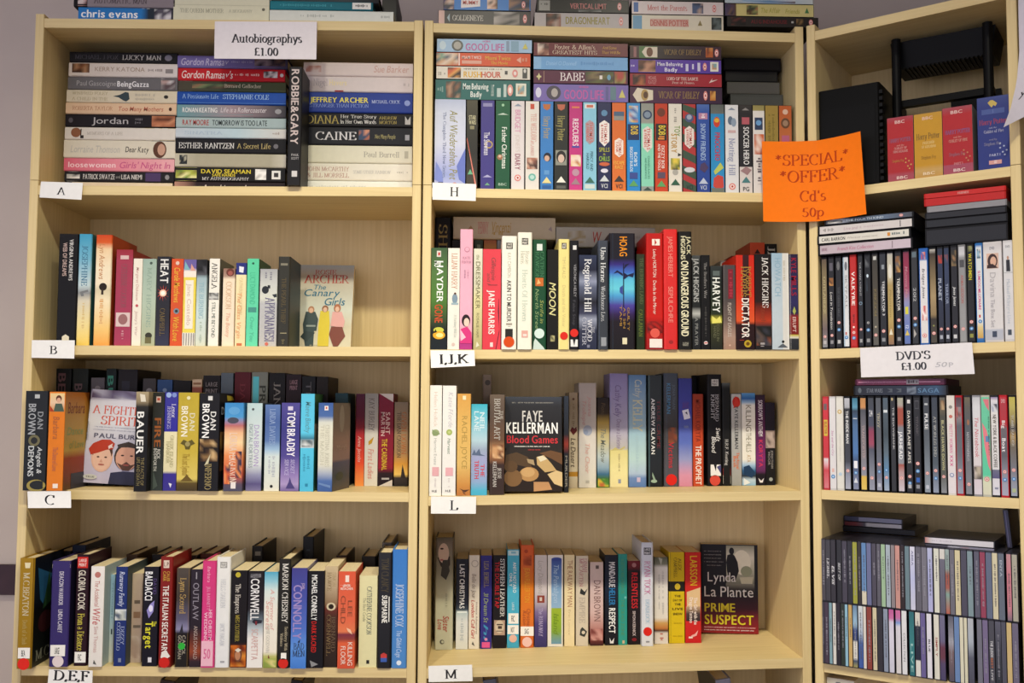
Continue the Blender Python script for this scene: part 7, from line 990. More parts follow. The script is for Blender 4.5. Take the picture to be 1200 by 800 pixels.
# --- shelf with card M
G = 'books on the shelf with card M'
rM = [
 (510, 531, 630, 'grey-green hardback with half a face and red script', [(0, '5a5444'), (.06, '7a6c5c'), (.3, '8f8a74'), (.5, 'c0bfa4'), (1, 'c4c4ac')], [('p', [(.04, .06), (.04, .95), (.2, .95), (.28, .7), (.26, .3), (.16, .06)], '3b3128'), ('e', .14, .45, .09, .3, 'd0b4a0'), ('p', [(.2, .4), (.34, .3), (.38, .6), (.3, .8), (.2, .7)], '3f3a30'), ('e', .1, .35, .008, .1, '3a2a24'), ('e', .2, .35, .008, .1, 'a8605a'), ('t', 'Sister', .7, .84, .62, .34, 'b0432f', 'I'), ('t', 'Love', .73, .82, .3, .3, 'b0432f', 'I'), ('q', .5, .62, .62, .14, 'a8a890'), ('o', .93, .4, .12, '5a5a50'), ('o', .93, .43, .07, 'c4c4ac')], {'k': 'hb', 'yb': 758.6}),
 (534.4, 548.6, 655, 'paperback black above and snowy white below', [(0, '23242c'), (.5, '1f2230'), (.56, '3a4450'), (.6, 'b8c8cc'), (.7, 'd9dcdc'), (1, 'd6d8d4')], [('t', 'LAST CHRISTMAS', .06, .55, .5, .42, 'e0e0e2', 'B'), ('r', .58, .6, .1, .9, 'e4ecec'), ('q', .66, .92, .5, .3, 'b8c0c4')], {'yb': 756.6}),
 (549.4, 561.8, 650.6, 'white paperback with red script', 'e0d8ca', [('o', .09, .55, .34, 'b8b0a4'), ('o', .09, .55, .26, 'e0d8ca'), ('t', 'Belle de Jour', .2, .46, .5, .4, 'a09484', 'I'), ('t', 'Intimate Adventures', .5, .84, .76, .18, '9a8478', 'I'), ('t', 'London Call Girl', .48, .88, .42, .34, 'b83a30', 'I'), ('p', [(.92, .4), (.97, .6), (.95, .3)], '5a544c')], {'yb': 757.4}),
 (563, 576.4, 651, 'purple-blue paperback with yellow and turquoise lettering', '332f80', [('t', 'LISA JEWELL', .06, .34, .5, .4, '9a8a5c', 'S'), ('t', "31 Dream St", .4, .72, .5, .4, '8f9a6c', 'I'), ('t', 'hi', .74, .9, .5, .4, '3f8ab8', 'I'), ('o', .9, .5, .13, 'd88ab4'), ('r', .93, .99, .15, .85, 'e05a94')], {'yb': 756.4}),
 (577.6, 593.4, 650.6, 'black paperback with white and red capitals and a pale photo', '1b171a', [('t', 'STEPHEN LEATHER', .04, .66, .7, .3, 'dfdcd8', 'S'), ('t', 'THE DOUBLE TAP', .07, .57, .32, .34, 'b8242a', 'B'), ('r', .7, .86, .1, .9, 'b09480'), ('e', .77, .5, .07, .34, 'c9b8a0'), ('q', .74, .82, .5, .5, '4a3c34')], {'yb': 757.6}),
 (594.4, 608.4, 644, 'light blue paperback with white labels and a pale dot', [(0, '4fb0cc'), (1, '45a4c4')], [('r', .01, .06, .06, .94, 'c4dce0'), ('q', .02, .05, .5, .6, '7fb8cc'), ('t', 'ANITA NOTARO', .13, .44, .62, .28, 'dce8e8', 'B'), ('t', 'ONLY', .24, .38, .3, .24, 'dce8e8', 'B'), ('t', 'LARGE', .54, .62, .5, .2, 'c0dce0', 'B')], {'yb': 759, 'parts': [lab(.65, .755, .1, .95, 'FIC'), lab(.77, .86, .04, .96, 'NOT'), dot(.905, .32, 'e0b4a4')]}),
 (610, 625.8, 639, 'bright orange hardback with a white label and a pale dot', [(0, 'cf5a2c'), (.2, 'd0642c'), (.4, 'd8781f'), (.7, 'd8742a'), (1, 'cf6428')], [('o', .06, .4, .14, 'a8401f'), ('n', .1, .2, .2, .8, ['8f3c1c', 'cf5a2c', 'a84a24'], 4, 2), ('t', 'JEAN FULLERTON', .22, .56, .5, .4, 'dc9a2c', 'N'), ('t', 'Christmas', .62, .8, .62, .3, 'a8502a', 'I'), ('t', 'Ration', .64, .78, .32, .28, 'a8502a', 'I')], {'k': 'hb', 'yb': 759, 'parts': [lab(.795, .885, .02, .98, 'SAG'), dot(.945, .36, 'eac0b8')]}),
 (626.6, 641, 650.6, 'white to violet paperback with a small red chair', [(0, 'd0c8c4'), (.35, 'cdc4c4'), (.52, 'b0a4b0'), (.62, '7a6a94'), (.75, '4a3f74'), (1, '3a3464')], [('t', 'Lucy Diamond', .06, .42, .5, .4, 'b0a8a0', 'I'), ('r', .44, .52, .2, .8, '8a4034'), ('r', .46, .5, .4, .6, 'd0c0b4'), ('t', 'The RUNAWAY', .58, .88, .5, .32, 'b4a8cc', 'S')], {'yb': 755}),
 (641.8, 659.8, 650.6, 'white paperback with a blue and green landscape panel', 'e0dcd4', [('g', .04, .58, .24, .9, ['3a4a94', '5a7fb8', '7fa4c8', '8fb0d0']), ('g', .58, .97, .24, .9, ['9ab034', '8fae2c', '7fa03a', '6a94b0']), ('e', .045, .57, .02, .33, '3a4a94'), ('t', 'The Penhaligon', .1, .52, .56, .34, 'a8c0d8', 'I'), ('t', 'Island', .64, .86, .56, .34, '6a8a24', 'I')], {'yb': 755.6}),
 (661.4, 673.4, 650.4, 'cream paperback with reddish capitals', 'e3d2a6', [('t', 'THE RAILWAY MAN', .06, .57, .55, .5, 'a06a50', 'N'), ('t', 'Eric Lomax', .6, .88, .5, .26, 'c8b488', 'N')], {'yb': 755.4}),
 (675, 689.4, 651.6, 'stone-coloured paperback with two dark birds', 'cfc3ae', [('t', 'DINAH', .03, .18, .74, .3, 'b0707a', 'S'), ('t', 'MCCARTEN', .03, .34, .42, .3, 'b07a7a', 'S'), ('p', [(.36, .4), (.4, .7), (.36, .95), (.44, .7), (.42, .3)], '2f3230'), ('t', 'EMPIRE', .46, .74, .5, .44, 'b4a898', 'S'), ('p', [(.79, .5), (.84, .9), (.9, .7), (.88, .3), (.82, .35)], '3a3c38'), ('o', .85, .6, .14, 'cfc3ae')], {'yb': 757}),
 (691.6, 707, 659, 'pinkish grey paperback with dark brown capitals and a red-brown foot', [(0, 'c4b0a8'), (.3, 'ccb4b0'), (.6, 'cfb0ac'), (.78, 'b4827c'), (.88, '8a4a44'), (.96, '5a2a2a'), (1, '3a2020')], [('r', .04, .08, .42, .66, '5a4c48'), ('t', 'DAN BROWN', .22, .71, .55, .52, '7a5c58', 'N'), ('n', .8, .94, .05, .95, ['a86a64', 'c48f88', '7a3f3c', 'b87f78'], 3, 3)], {'yb': 753}),
 (709, 724.2, 650.6, 'black paperback with white, blue and white capitals', [(0, '1c1e28'), (.4, '1c2436'), (.55, '1a1c26'), (1, '17161c')], [('t', 'MANDASUE', .08, .36, .56, .48, 'd9d8dc', 'B'), ('t', 'HELLER', .37, .56, .56, .48, '2f7ab4', 'B'), ('t', 'RESPECT', .59, .87, .56, .5, 'f0f0f0', 'B'), ('p', [(.92, .35), (.96, .5), (.92, .7), (.98, .65), (.98, .38)], 'dcdadc')], {'yb': 755.6}),
 (724.6, 735, 649.4, 'slim teal paperback with greenish lettering', [(0, '2f8a80'), (.5, '2a9084'), (1, '2f9488')], [('t', 'KEITH RICHARDS', .06, .44, .5, .4, '4f8a64', 'N'), ('t', 'THE DEAD ZONE', .5, .9, .5, .4, '4f8a64', 'N'), ('o', .48, .8, .14, '6ab8b0'), ('r', .95, .985, .45, .7, 'c9b490')], {'yb': 754.6}),
 (736, 750.4, 657.6, 'black paperback with red capitals', [(0, '6a1c24'), (.08, '5a1a20'), (.12, '221719'), (1, '1c1618')], [('o', .05, .5, .18, '9a6a6a'), ('t', 'RELENTLESS', .14, .57, .55, .5, 'c4242a', 'B'), ('t', 'SIMON KERNICK', .6, .9, .5, .24, 'c0b0b0', 'B'), ('e', .94, .5, .02, .2, '7a1c24')], {'yb': 750}),
 (751.6, 765.8, 636, 'tall white hardback with pink lettering and red dot', [(0, 'c4c8d4'), (.05, 'd0d4de'), (1, 'd4d6de')], [('r', 0, 1, .0, .1, 'aab4c8'), ('r', .05, .12, .2, .8, '2a2c34'), ('h', 'LARGE', .055, .08, .25, .75, 'd9d8dc', 'B'), ('h', 'PRINT', .09, .115, .25, .75, 'd9d8dc', 'B'), ('t', 'RYAN TOCK', .18, .5, .5, .46, 'c06a94', 'S'), ('t', 'DEADLOCK', .55, .78, .5, .32, 'a0bcd0', 'S'), ('r', .95, .965, .35, .65, '8a8c94')], {'k': 'hb', 'yb': 757.4, 'gloss': True, 'parts': [dot(.86, .36, 'd0241c')]}),
 (767, 782.8, 653.4, 'white paperback with a mossy head and an orange sunset band', [(0, '5a5c4c'), (.08, '7a7a6a'), (.12, 'dcd8d4'), (.7, 'dcd6cc'), (.76, 'c49a5a'), (.82, 'b8743c'), (.85, '4a342c'), (.88, 'd0c4bc'), (1, 'd9d2cc')], [('p', [(0, .3), (.1, .5), (.02, .6)], 'a8a89a'), ('q', .16, .66, .62, .16, 'b8b4b0'), ('q', .2, .6, .34, .12, 'b8b4b0'), ('q', .88, .96, .5, .3, 'b4503c')], {'yb': 753}),
 (784, 802.2, 647.4, 'bright yellow paperback with a black band and black edge', [(0, 'c4a414'), (.32, 'c8a818'), (.325, '23201a'), (.43, '23201a'), (.435, 'cdb016'), (1, 'd0b41a')], [('r', 0, 1, .0, .11, '1f1c18'), ('t', 'ALEX', .07, .2, .7, .2, '5a4a14', 'S'), ('t', 'CAMPBELL', .06, .28, .42, .2, '5a4a14', 'S'), ('e', .38, .55, .035, .18, 'c4a82c'), ('h', 'THE', .47, .495, .35, .75, '3a3010', 'B'), ('h', 'DAY OF', .515, .54, .26, .84, '3a3010', 'B'), ('h', 'THE', .56, .585, .35, .75, '3a3010', 'B'), ('h', 'LIVE', .61, .635, .2, .9, '3a3010', 'B'), ('h', 'SNOW', .665, .69, .25, .85, '3a3010', 'B'), ('Q', .78, .3, .8, .01, '9a8614'), ('Q', .92, .25, .85, .01, '9a8614')], {'yb': 752.6}),
 (803, 821.6, 647.6, 'red paperback with yellow capitals and a sandy diagonal', [(0, 'bf2420'), (.38, 'c42a24'), (.75, 'c42824'), (1, 'c01f24')], [('p', [(.44, .1), (.39, .95), (.62, .95), (.62, .1)], 'd9b88a'), ('g', .6, .76, .05, .95, ['b89878', '4a3c3c', '33282c']), ('t', 'LARSSON', .04, .37, .55, .46, 'd6a824', 'B'), ('t', 'The Girl with the', .5, .8, .66, .22, 'efe0d8', 'B'), ('t', 'Dragon Tattoo', .5, .78, .38, .22, 'efe0d8', 'B'), ('p', [(.86, .8), (.92, .7), (.94, .4), (.92, .35), (.9, .6)], 'e6a8a4'), ('r', .93, .95, .2, .45, 'ecd0cc')], {'yb': 752}),
]
row('B', 4, rM, 'from card M', G, dmax=15.4)
faceout('B', 4, (822.4, 888), 2.6, 19.6, 'black and dark red paperback facing outward with a silhouette in a doorway', None,
 [(0, '1d1b20'), (.55, '1c191e'), (.72, '3a1620'), (.85, '6a1a22'), (1, '8f2424')],
 [('g', .01, .55, .45, .94, ['8a8a78', 'd9d6c4', 'b4b4a0', '7a7a6c', '2a282a']), ('e', .2, .72, .14, .16, 'e0dcc8'), ('e', .3, .8, .06, .1, '8f947a'), ('p', [(.37, .68), (.36, .92), (.44, .9), (.46, .72)], 'b8b49c'), ('e', .075, .545, .04, .045, '1c1a1c'), ('p', [(.11, .52), (.12, .47), (.2, .45), (.3, .46), (.38, .5), (.42, .6), (.3, .67), (.2, .65), (.13, .6), (.11, .57)], '1d1b1e'), ('g', .44, .56, .44, .94, ['7a786c', '3a3634', '1f1c1f']),
  ('Q', .08, .06, .36, .01, '8a8684'), ('Q', .12, .06, .36, .01, '8a8684'), ('Q', .16, .06, .36, .01, '8a8684'), ('Q', .2, .06, .4, .01, '8a8684'), ('Q', .24, .1, .36, .01, '8a8684'),
  ('h', 'Lynda', .31, .42, .12, .62, 'd4d2d0', 'N'), ('h', 'La Plante', .47, .59, .06, .92, 'd4d2d0', 'N'), ('h', 'PRIME', .66, .76, .06, .6, 'cfc02c', 'B'), ('h', 'SUSPECT', .79, .9, .06, .92, 'cfc02c', 'B'), ('Q', .935, .05, .95, .014, 'd9a0a0'), ('Q', .965, .04, .92, .012, 'e0c8c8')],
 d=22.6, yb=737, yt=638, yaw=-8, lean=1.2, spine='23181c')
row('B', 5, [(590, 606, 786, '', '6a6c78', [], {'label': 'grey book just showing under the middle shelf edge', 'roll': -8, 'L': 31}), (866, 884, 784, '', '8a8a98', [], {'label': 'lavender grey book leaning under the middle bookcase shelf end', 'roll': -9, 'L': 31, 'side': '26261f'})], '', 'large books on the bottom shelves', kind='hb', d=4)

# ================================================================ narrow corner bookcase
# --- top: storage tower, rack and audiobook boxes
def storage_box():
    fr = FC; d = 1.6
    x0, zt = fr.hit(956.5, 108, d); x1 = fr.hit(1031, 150, d)[0]; x0 = max(x0, 1.9)
    z0 = shelf_z('C', 1, 14) + .03
    r = root('storage_box', fr, (x0 + x1) / 2, d, z0, 'black storage box for discs with a notched edge, on the narrow bookcase', 'storage box')
    w = (x1 - x0) / 2; h = zt - z0; c = lin('070707'); mb = MB()
    mb.prism([(-w, 24), (-w, .3), (-w + .3, 0), (w - .3, 0), (w, .3), (w, 24)], 0, h, lambda a, b, s: (a, b, s), c, c)
    mb.build('body', M_PLASTIC, r)
    mb = MB(); c = lin('0a0a0b')
    mb.box(-w + .4, w - .9, -.1, .05, .6, h * .80, c); mb.build('front_flap', M_PLASTIC, r)
    mb = MB(); c = lin('111113')
    for k in range(14):
        z = 1.0 + k * (h - 2) / 14
        mb.box(w - .6, w + .55, .2, 1.6, z, z + .75, c)
    mb.build('notched_rail', M_PLASTIC, r)
    return x1
BOX_END = storage_box()
def cd_rack():
    fr = FC; zs = shelf_z('C', 1, 38) + .03; c = lin('060606'); c2 = lin('0b0b0d'); d = 13.8
    P = lambda px, py, dd=d: fr.hit(px, py, dd)
    xl = P(1053, 100)[0]; xr = min(P(1163, 70)[0], 35.6)
    r = root('disc_rack', fr, (xl + xr) / 2, d, zs, 'black disc rack with two posts standing behind the audiobook boxes', 'rack')
    xl = max(xl, BOX_END + 1.9); xm = (xl + xr) / 2; r.location = fr.pt(xm, d, zs) * CM; ztop = min(P(1100, 45)[1], 197.5) - zs; ztl = P(1100, 80)[1] - zs; zrail = P(1100, 121)[1] - zs
    hw = (xr - xl) / 2
    for s in (-hw, hw):                                # round posts standing in front of the tray
        mb = MB(); n = 16
        pr = [(s + .95 * math.cos(k * 2 * math.pi / n), -5.3 + .95 * math.sin(k * 2 * math.pi / n)) for k in range(n)]
        mb.prism(pr, 0, ztop + .2, lambda a, b, q: (a, b, q), c2, c2); mb.build('post', M_PLASTIC, r)
    mb = MB()
    mb.hexa([(-hw - .9, -3, ztl + .3), (hw + .5, -3, ztl + .3), (hw + .5, 6, ztl + .3), (-hw - .9, 6, ztl + .3), (-hw - 1.4, -4.2, ztop), (hw + 1.3, -4.2, ztop), (hw + 1.3, 7, ztop), (-hw - 1.4, 7, ztop)], c)
    mb.build('tray', M_PLASTIC, r)
    for k in range(20):
        mb = MB(); x = -hw + .9 + k * (2 * hw - 1.8) / 19
        mb.box(x - .22, x + .22, -2.9, 5, ztl + .05, ztl + .32, c2); mb.build('divider', M_PLASTIC, r)
    mb = MB(); mb.box(-hw - 1.2, hw + .8, -4.4, -2.6, zrail - .9, zrail + .5, c); mb.build('rail', M_PLASTIC, r)
    mb = MB(); mb.box(-hw - .6, hw + .6, -4.2, 6.5, 0, .6, c); mb.build('base', M_PLASTIC, r)
    mb = MB(); za = P(1140, 114)[1] - zs; zb = P(1140, 100)[1] - zs
    mb.box(-.2, hw + .8, 5.0, 6.5, .6, zb, c2); mb.build('back_plate', M_PLASTIC, r)
cd_rack()
G = 'audiobook boxes on the top shelf of the narrow bookcase'
def hp(a, b, c, d2): return [('h', 'BBC', .05, .1, .28, .7, 'e4ccc4', 'B'), ('q', .12, .15, .5, .1, 'c9a09a'), ('h', a, .33, .4, .08, .9, d2, 'S'), ('h', b, .45, .48, .3, .62, c, 'S'), ('h', 'Order of Phoenix' if b == 'and the' else b, .5, .54, .2, .8, c, 'S')]
def stars(c): return [('o', v, u, .03, c) for v, u in ((.66, .7), (.7, .82), (.72, .7), (.76, .9), (.78, .78), (.82, .84))]
rX = [
 (1040.5, 1071, 137, 'red audiobook box with a blue-grey title, next to the notched black box', [(0, 'a04450'), (.1, 'b02c30'), (.85, 'a8262a'), (.9, 'a04450'), (1, '9c4650')], [('h', 'BBC', .05, .1, .3, .68, 'e0c0b8', 'B'), ('h', 'HARRY POTTER', .33, .39, .08, .9, '6f6484', 'S'), ('h', 'and the', .43, .455, .35, .64, 'cf9a90', 'S'), ('h', 'GOBLET OF', .47, .505, .26, .74, 'd4a49c', 'S'), ('h', 'FIRE READER', .52, .555, .22, .78, 'd4a49c', 'S'), ('h', 'Stephen Fry', .66, .7, .18, .62, 'b8803c', 'S'), ('h', 'BBC', .92, .965, .34, .76, 'e6c8c0', 'B')] + stars('c9a05a')),
 (1072, 1105, 132.5, 'yellow audiobook box between two red ones', [(0, 'bf9038'), (.1, 'c4922a'), (.8, 'bf8c22'), (.88, 'c09a5a'), (1, 'b88c44')], [('h', 'BBC', .05, .1, .3, .68, 'e0bca8', 'B'), ('h', 'Harry Potter', .31, .4, .08, .9, '5f4a2c', 'S'), ('h', 'PRISONER', .44, .48, .3, .72, 'e0c88c', 'S'), ('h', 'OF AZKABAN', .5, .54, .26, .76, 'e0c88c', 'S'), ('h', 'Stephen Fry', .66, .71, .24, .76, '8f6a24', 'S'), ('h', 'BBC', .91, .955, .3, .72, 'e4d0b0', 'B')]),
 (1105.6, 1140.6, 125, 'red audiobook box with a violet-grey title, beside the blue one', [(0, 'a04a54'), (.12, 'b0282e'), (.85, 'a8242a'), (.86, 'a0485c'), (1, '9c4a5a')], [('h', 'BBC', .05, .1, .28, .68, 'e0c0b8', 'B'), ('h', 'HARRY POTTER', .34, .4, .08, .92, '6a6094', 'S'), ('h', 'and the', .44, .465, .36, .62, 'cf9a90', 'S'), ('h', 'GOBLET OF FIRE', .485, .525, .2, .82, 'cfa090', 'S'), ('h', 'Stephen Fry', .68, .73, .2, .74, '8a6474', 'S'), ('h', 'PART 1', .83, .865, .36, .66, 'd09a9c', 'S'), ('h', 'BBC', .92, .965, .34, .74, 'e6ccc8', 'B')] + stars('b87a5a')),
 (1146.4, 1184, 113, 'deep blue audiobook box with a red title and gold crest', [(0, '3c4880'), (.15, '2f3a7c'), (1, '28347a')], [('p', [(.05, .42), (.08, .34), (.12, .4), (.15, .46), (.12, .52), (.14, .58), (.1, .64), (.07, .56), (.05, .5)], 'c4ac5c'), ('r', .17, .24, .14, .86, '4a5a94'), ('q', .18, .23, .5, .05, '6a7ab0'), ('h', 'Harry Potter', .31, .38, .06, .92, 'a8404c', 'S'), ('h', 'and the', .42, .44, .36, .6, 'a8a8c0', 'S'), ('h', 'Goblet of Fire', .46, .5, .2, .82, 'b4b4c8', 'S'), ('h', 'read by', .58, .605, .36, .6, '8f8a9c', 'S'), ('h', 'Stephen Fry', .63, .67, .2, .72, '8f8a9c', 'S'), ('h', 'PART 1', .79, .825, .36, .7, 'b4b8d4', 'B'), ('r', .88, .935, .34, .74, 'd09a94'), ('q', .885, .93, .54, .1, 'e4ccc8')] + stars('a8b0c8')),
]
row('C', 1, rX, '', G, kind='box', d=1.0, lim=(12.6, 38.1), Dfix=6.2)
for o in list(SC.objects):
    if o.get('category') == 'audiobook': o['label'] = o['label'].rsplit(', ', 1)[0]

# --- DVDs in two rows
G = 'DVD cases in the upper DVD row of the narrow bookcase'
def D(bg, *ops, rc=None, bc=None, foot=None):
    o = list(ops)
    if rc: o += RC(rc)
    if bc: o += BC(bc)
    if foot: o.append(('r', .925, .965, .2, .8, foot))
    return [bg, o]
def dv(x0, x1, yt, look, bg, ops, **k): return (x0, x1, yt, look, bg, ops, k)
r1 = [
 (962.8, 970, 299, 'brown and gold DVD', *D([(0, '5a4a3a'), (.15, '7a6a4a'), (.6, '8a7a58'), (.8, '6a5a5a'), (1, '8a8a8c')], ('t', 'OUTLANDER', .2, .62, .5, .5, 'b4a878', 'S'), foot='b4b0b0', rc=.88)),
 (971, 978.3, 299, 'black DVD with an amber photo and white script', *D('1c1b1e', ('r', .05, .14, .15, .85, '5a5660'), ('n', .22, .31, .05, .95, ['8a5a2c', 'c48a4a', '4a3020'], 3, 2), ('t', 'Lost in Translation', .38, .8, .5, .5, 'cfccc8', 'I'), rc=.87, foot='8a888c')),
 (979.3, 987, 299, 'black DVD with a grey portrait at its head', *D('1e1f22', ('e', .09, .5, .05, .3, '6a6a6c'), ('t', 'THE GREEN MILE', .33, .66, .5, .36, '55585c', 'S'), rc=.73, bc=.81, foot='b4b4b4')),
 (987.8, 995.8, 298.4, 'white DVD with spaced grey capitals', *D([(0, 'd0d0d4'), (.2, 'c9ccd0'), (1, 'd9dadc')], ('r', 0, 1, .0, .22, 'a4b8c8'), ('e', .1, .55, .05, .26, '6a6c74'), ('t', 'SKYFALL', .2, .58, .58, .44, '8a8c90', 'N'), ('r', .84, .87, .3, .6, 'c46a64'), bc=.9)),
 (996.4, 1004.7, 297, 'red DVD with bold white capitals', *D('b8241f', ('t', 'VALKYRIE', .17, .55, .5, .62, 'efe4de', 'B'), ('q', .65, .74, .5, .5, '6a1c1a'), ('o', .79, .5, .2, 'efd8d0'), rc=.85, bc=.91), {'case': 'a8231f'}),
 (1006, 1012.3, 298, 'charcoal DVD with small white lettering and a blue emblem', *D('232428', ('t', 'THE DARK KNIGHT', .07, .45, .5, .4, 'a8a8ac', 'N'), ('o', .53, .5, .4, '7f9ab4'), ('o', .53, .5, .26, '232428'), rc=.82, foot='9a9a9c')),
 (1013.6, 1021.8, 297.4, 'black DVD with a faint white glint', *D('131519', ('n', .02, .14, .1, .9, ['2a2c30', '5a5c60', '17181c'], 3, 2), ('e', .23, .5, .02, .2, 'c9d8e4'), ('p', [(.22, .4), (.4, .3), (.4, .45)], '3a4a58'), ('o', .75, .5, .24, 'b4b4b4'), ('o', .75, .5, .12, '2a2a2c'), bc=.83, foot='8a8a8c')),
 (1022.6, 1030.5, 297, 'brown-grey DVD with dull gold lettering', *D([(0, '3a3630'), (.5, '4a4436'), (1, '5a5852')], ('r', .02, .06, .2, .8, 'c4c4c0'), ('t', 'KINGDOM', .38, .68, .5, .5, '7a6c44', 'S'), ('o', .8, .5, .2, 'b4a890'), rc=.89)),
 (1031.5, 1040, 296, 'black DVD with white capitals and a blue-grey head', *D([(0, '2c3038'), (.3, '1c1e22'), (1, '202226')], ('r', .12, .17, .3, .8, '8a9098'), ('t', 'TERMINATOR 3', .3, .68, .6, .42, 'd4d4d6', 'B'), ('t', 'RISE OF MACHINES', .36, .62, .26, .24, '8a8a90', 'B'), rc=.85, foot='8a8c90')),
 (1040.4, 1048.6, 294.6, 'white and gold DVD', *D([(0, 'b4b0a4'), (.25, 'c9c0a8'), (.35, 'a8915c'), (.7, 'b49c5c'), (.9, 'a07c48'), (1, '8a6a54')], ('e', .2, .5, .08, .3, 'd9d4c8'), ('t', 'Phantom', .4, .7, .5, .4, '8f7840', 'I'), *TRI(.86, 'e0d8c0'))),
 (1049.7, 1058.3, 294, 'black DVD with white capitals and a fiery head', *D('19181b', ('n', .04, .22, .05, .95, ['8a5a2c', 'b4884a', '3a2a20', '5a5c60'], 4, 2), ('t', 'TERMINATOR', .28, .64, .55, .5, 'dcd9d4', 'B'), ('t', 'SALVATION', .34, .58, .2, .2, '8a8a8a', 'B'), rc=.74, bc=.81, foot='8a8a8c')),
 (1059.4, 1068, 293, 'crimson to lilac-blue DVD with a yellow patch', *D([(0, '7a2c44'), (.15, '8f2a48'), (.4, '9c4a64'), (.55, '8a8cb4'), (.9, '5a74b4'), (1, '5f70a8')], ('t', 'Mamma Mia', .16, .5, .5, .5, 'b8808c', 'I'), ('r', .6, .68, .2, .75, 'cfc83c'), ('t', '12', .8, .84, .5, .6, 'c4cce0', 'B'), *TRI(.88, 'd0b85c', .03, .4))),
 (1069, 1077.5, 289.4, 'dark grey DVD with thin white numerals', *D('2d2f32', ('r', .01, .07, .1, .9, '5a6a74'), ('t', '2012', .4, .55, .5, .52, 'b4b6b8', 'N'), ('p', [(.84, .2), (.9, .7), (.94, .2)], 'a8a4a0'), rc=.73, bc=.8)),
 (1078.6, 1089.6, 288.7, 'white DVD with a bright blue head and black script', *D([(0, '2a5ca8'), (.1, '3a6cb0'), (.12, 'd9d8dc'), (1, 'd6d2d0')], ('n', .02, .1, .2, .8, ['c4503c', '3a5ca8', 'd9a0a0'], 2, 2), ('t', 'Bridget Jones', .2, .52, .5, .36, '3a3238', 'I'), ('n', .6, .76, .2, .9, ['c44a4a', 'e4dcda', 'd9a8a4', 'efe8e6'], 3, 2), rc=.92), {'case': '2a5ca8'}),
 (1090.6, 1099.4, 287, 'brown DVD with a sandy middle', *D([(0, 'b4b0a8'), (.05, '3a3024'), (.3, '7a6848'), (.5, 'a08a64'), (.7, '8a7450'), (.75, '2f281f'), (1, '4a4438')], ('o', .82, .5, .16, '8a8a4a'), rc=.9)),
 (1100.2, 1107.6, 285, 'night-blue DVD with pale block lettering and a red flash', *D([(0, '20283a'), (.2, '2a3450'), (1, '20222c')], ('n', .07, .16, .1, .95, ['7a2a24', '3a3c50', 'a83a2c'], 2, 2), ('t', 'PLANET', .32, .56, .4, .7, 'a8b0c0', 'B'), rc=.86, foot='a4a8b4')),
 (1108, 1115, 285, 'slate blue DVD with pale block lettering', *D([(0, '24304a'), (.2, '303c5a'), (1, '282a34')], ('n', .07, .16, .05, .8, ['8a3a2c', '4a4c60', '33405c'], 2, 2), ('t', 'TERROR', .38, .6, .5, .6, '8a94ac', 'B'), rc=.86, foot='b0b4c0')),
 (1116, 1124.6, 284.4, 'black DVD with a tawny photo head and slanted white lettering', *D('1e1e22', ('n', .03, .2, .05, .95, ['7a6444', '3a3424', 'a07a54', '2c2a24'], 4, 2), ('t', 'Jesse James', .42, .62, .55, .5, 'dcdcdc', 'I'), rc=.84, foot='c4c4c6')),
 (1125.2, 1134.2, 283.5, 'silver-grey DVD with faded red lettering', *D([(0, 'b4b4b8'), (.08, 'c4c4c8'), (.12, '8a8a8c'), (.5, '8f8f90'), (1, '949494')], ('r', .14, .22, .1, .9, '4a4a4e'), ('t', 'ARMAGEDDON', .3, .6, .5, .5, 'a86460', 'B'), rc=.87), {'case': '77777a'}),
 (1135, 1144.2, 282.6, 'black DVD with yellow block lettering near its head', *D('1b1a19', ('n', .0, .06, .1, .9, ['6a6a34', '3a3a2a', '8a8a5a'], 2, 2), ('t', 'WATCHMEN', .08, .36, .5, .56, 'cfc41f', 'B'), rc=.8, bc=.87, foot='8a8a3c')),
 (1145.4, 1154.4, 280, 'white DVD with pink capitals and a blue edge', *D([(0, '3a6cb0'), (.03, 'd0d8dc'), (.8, 'd9dcdc'), (.86, 'd9c48a'), (.97, 'c49a4a'), (.98, '2f68a8'), (1, '2f68a8')], ('n', .04, .14, .2, .8, ['3a4a5a', 'd9d4d0', '8fb0c4'], 3, 2), ('t', 'SLUMDOG MILLIONAIRE', .27, .68, .5, .46, 'd0447c', 'B'), ('r', .73, .76, .3, .6, 'c44a44'), bc=.8), {'case': '2f68a8'}),
 (1155, 1177.4, 276.6, 'wide white DVD box with a dark-haired portrait', *D([(0, 'c4bfc0'), (.1, 'd6d2d2'), (.88, 'd4d0d0'), (.9, 'b0b4c0'), (1, 'b4b6c0')], ('h', 'DVD', .03, .06, .35, .62, '5a5c6c', 'B'), ('r', .1, .26, .16, .84, 'd0ae9c'), ('e', .18, .5, .075, .28, '3a2420'), ('e', .185, .54, .05, .17, 'd4a890'), ('p', [(.22, .2), (.21, .5), (.255, .8), (.255, .18)], '33201c'), ('t', 'Davina', .3, .56, .5, .34, 'b0acae', 'N'), ('t', 'The Box Set', .58, .87, .46, .24, 'a8a4a8', 'N'), ('r', .91, .97, .4, .65, '3a4458')), {'case': 'c9c4c4', 'u0': .03, 'u1': .97}),
 (1178.6, 1190.2, 276, 'white DVD with a small black figure near its head', *D([(0, 'd4d2d4'), (.31, 'd0d0d2'), (.312, '8a8a8c'), (.32, 'd4d2d4'), (1, 'd0ced0')], ('h', 'DVD', .03, .055, .25, .75, '6a6c74', 'B'), ('e', .16, .5, .02, .12, 'b48a74'), ('p', [(.18, .3), (.18, .7), (.3, .75), (.3, .3)], '26262a'), ('t', 'Michael McIntyre Live', .38, .84, .5, .4, 'b4bcc4', 'N'), ('r', .9, .955, .3, .72, '3a4450')), {'case': 'c4c2c4', 'u0': .05, 'u1': .95}),
]
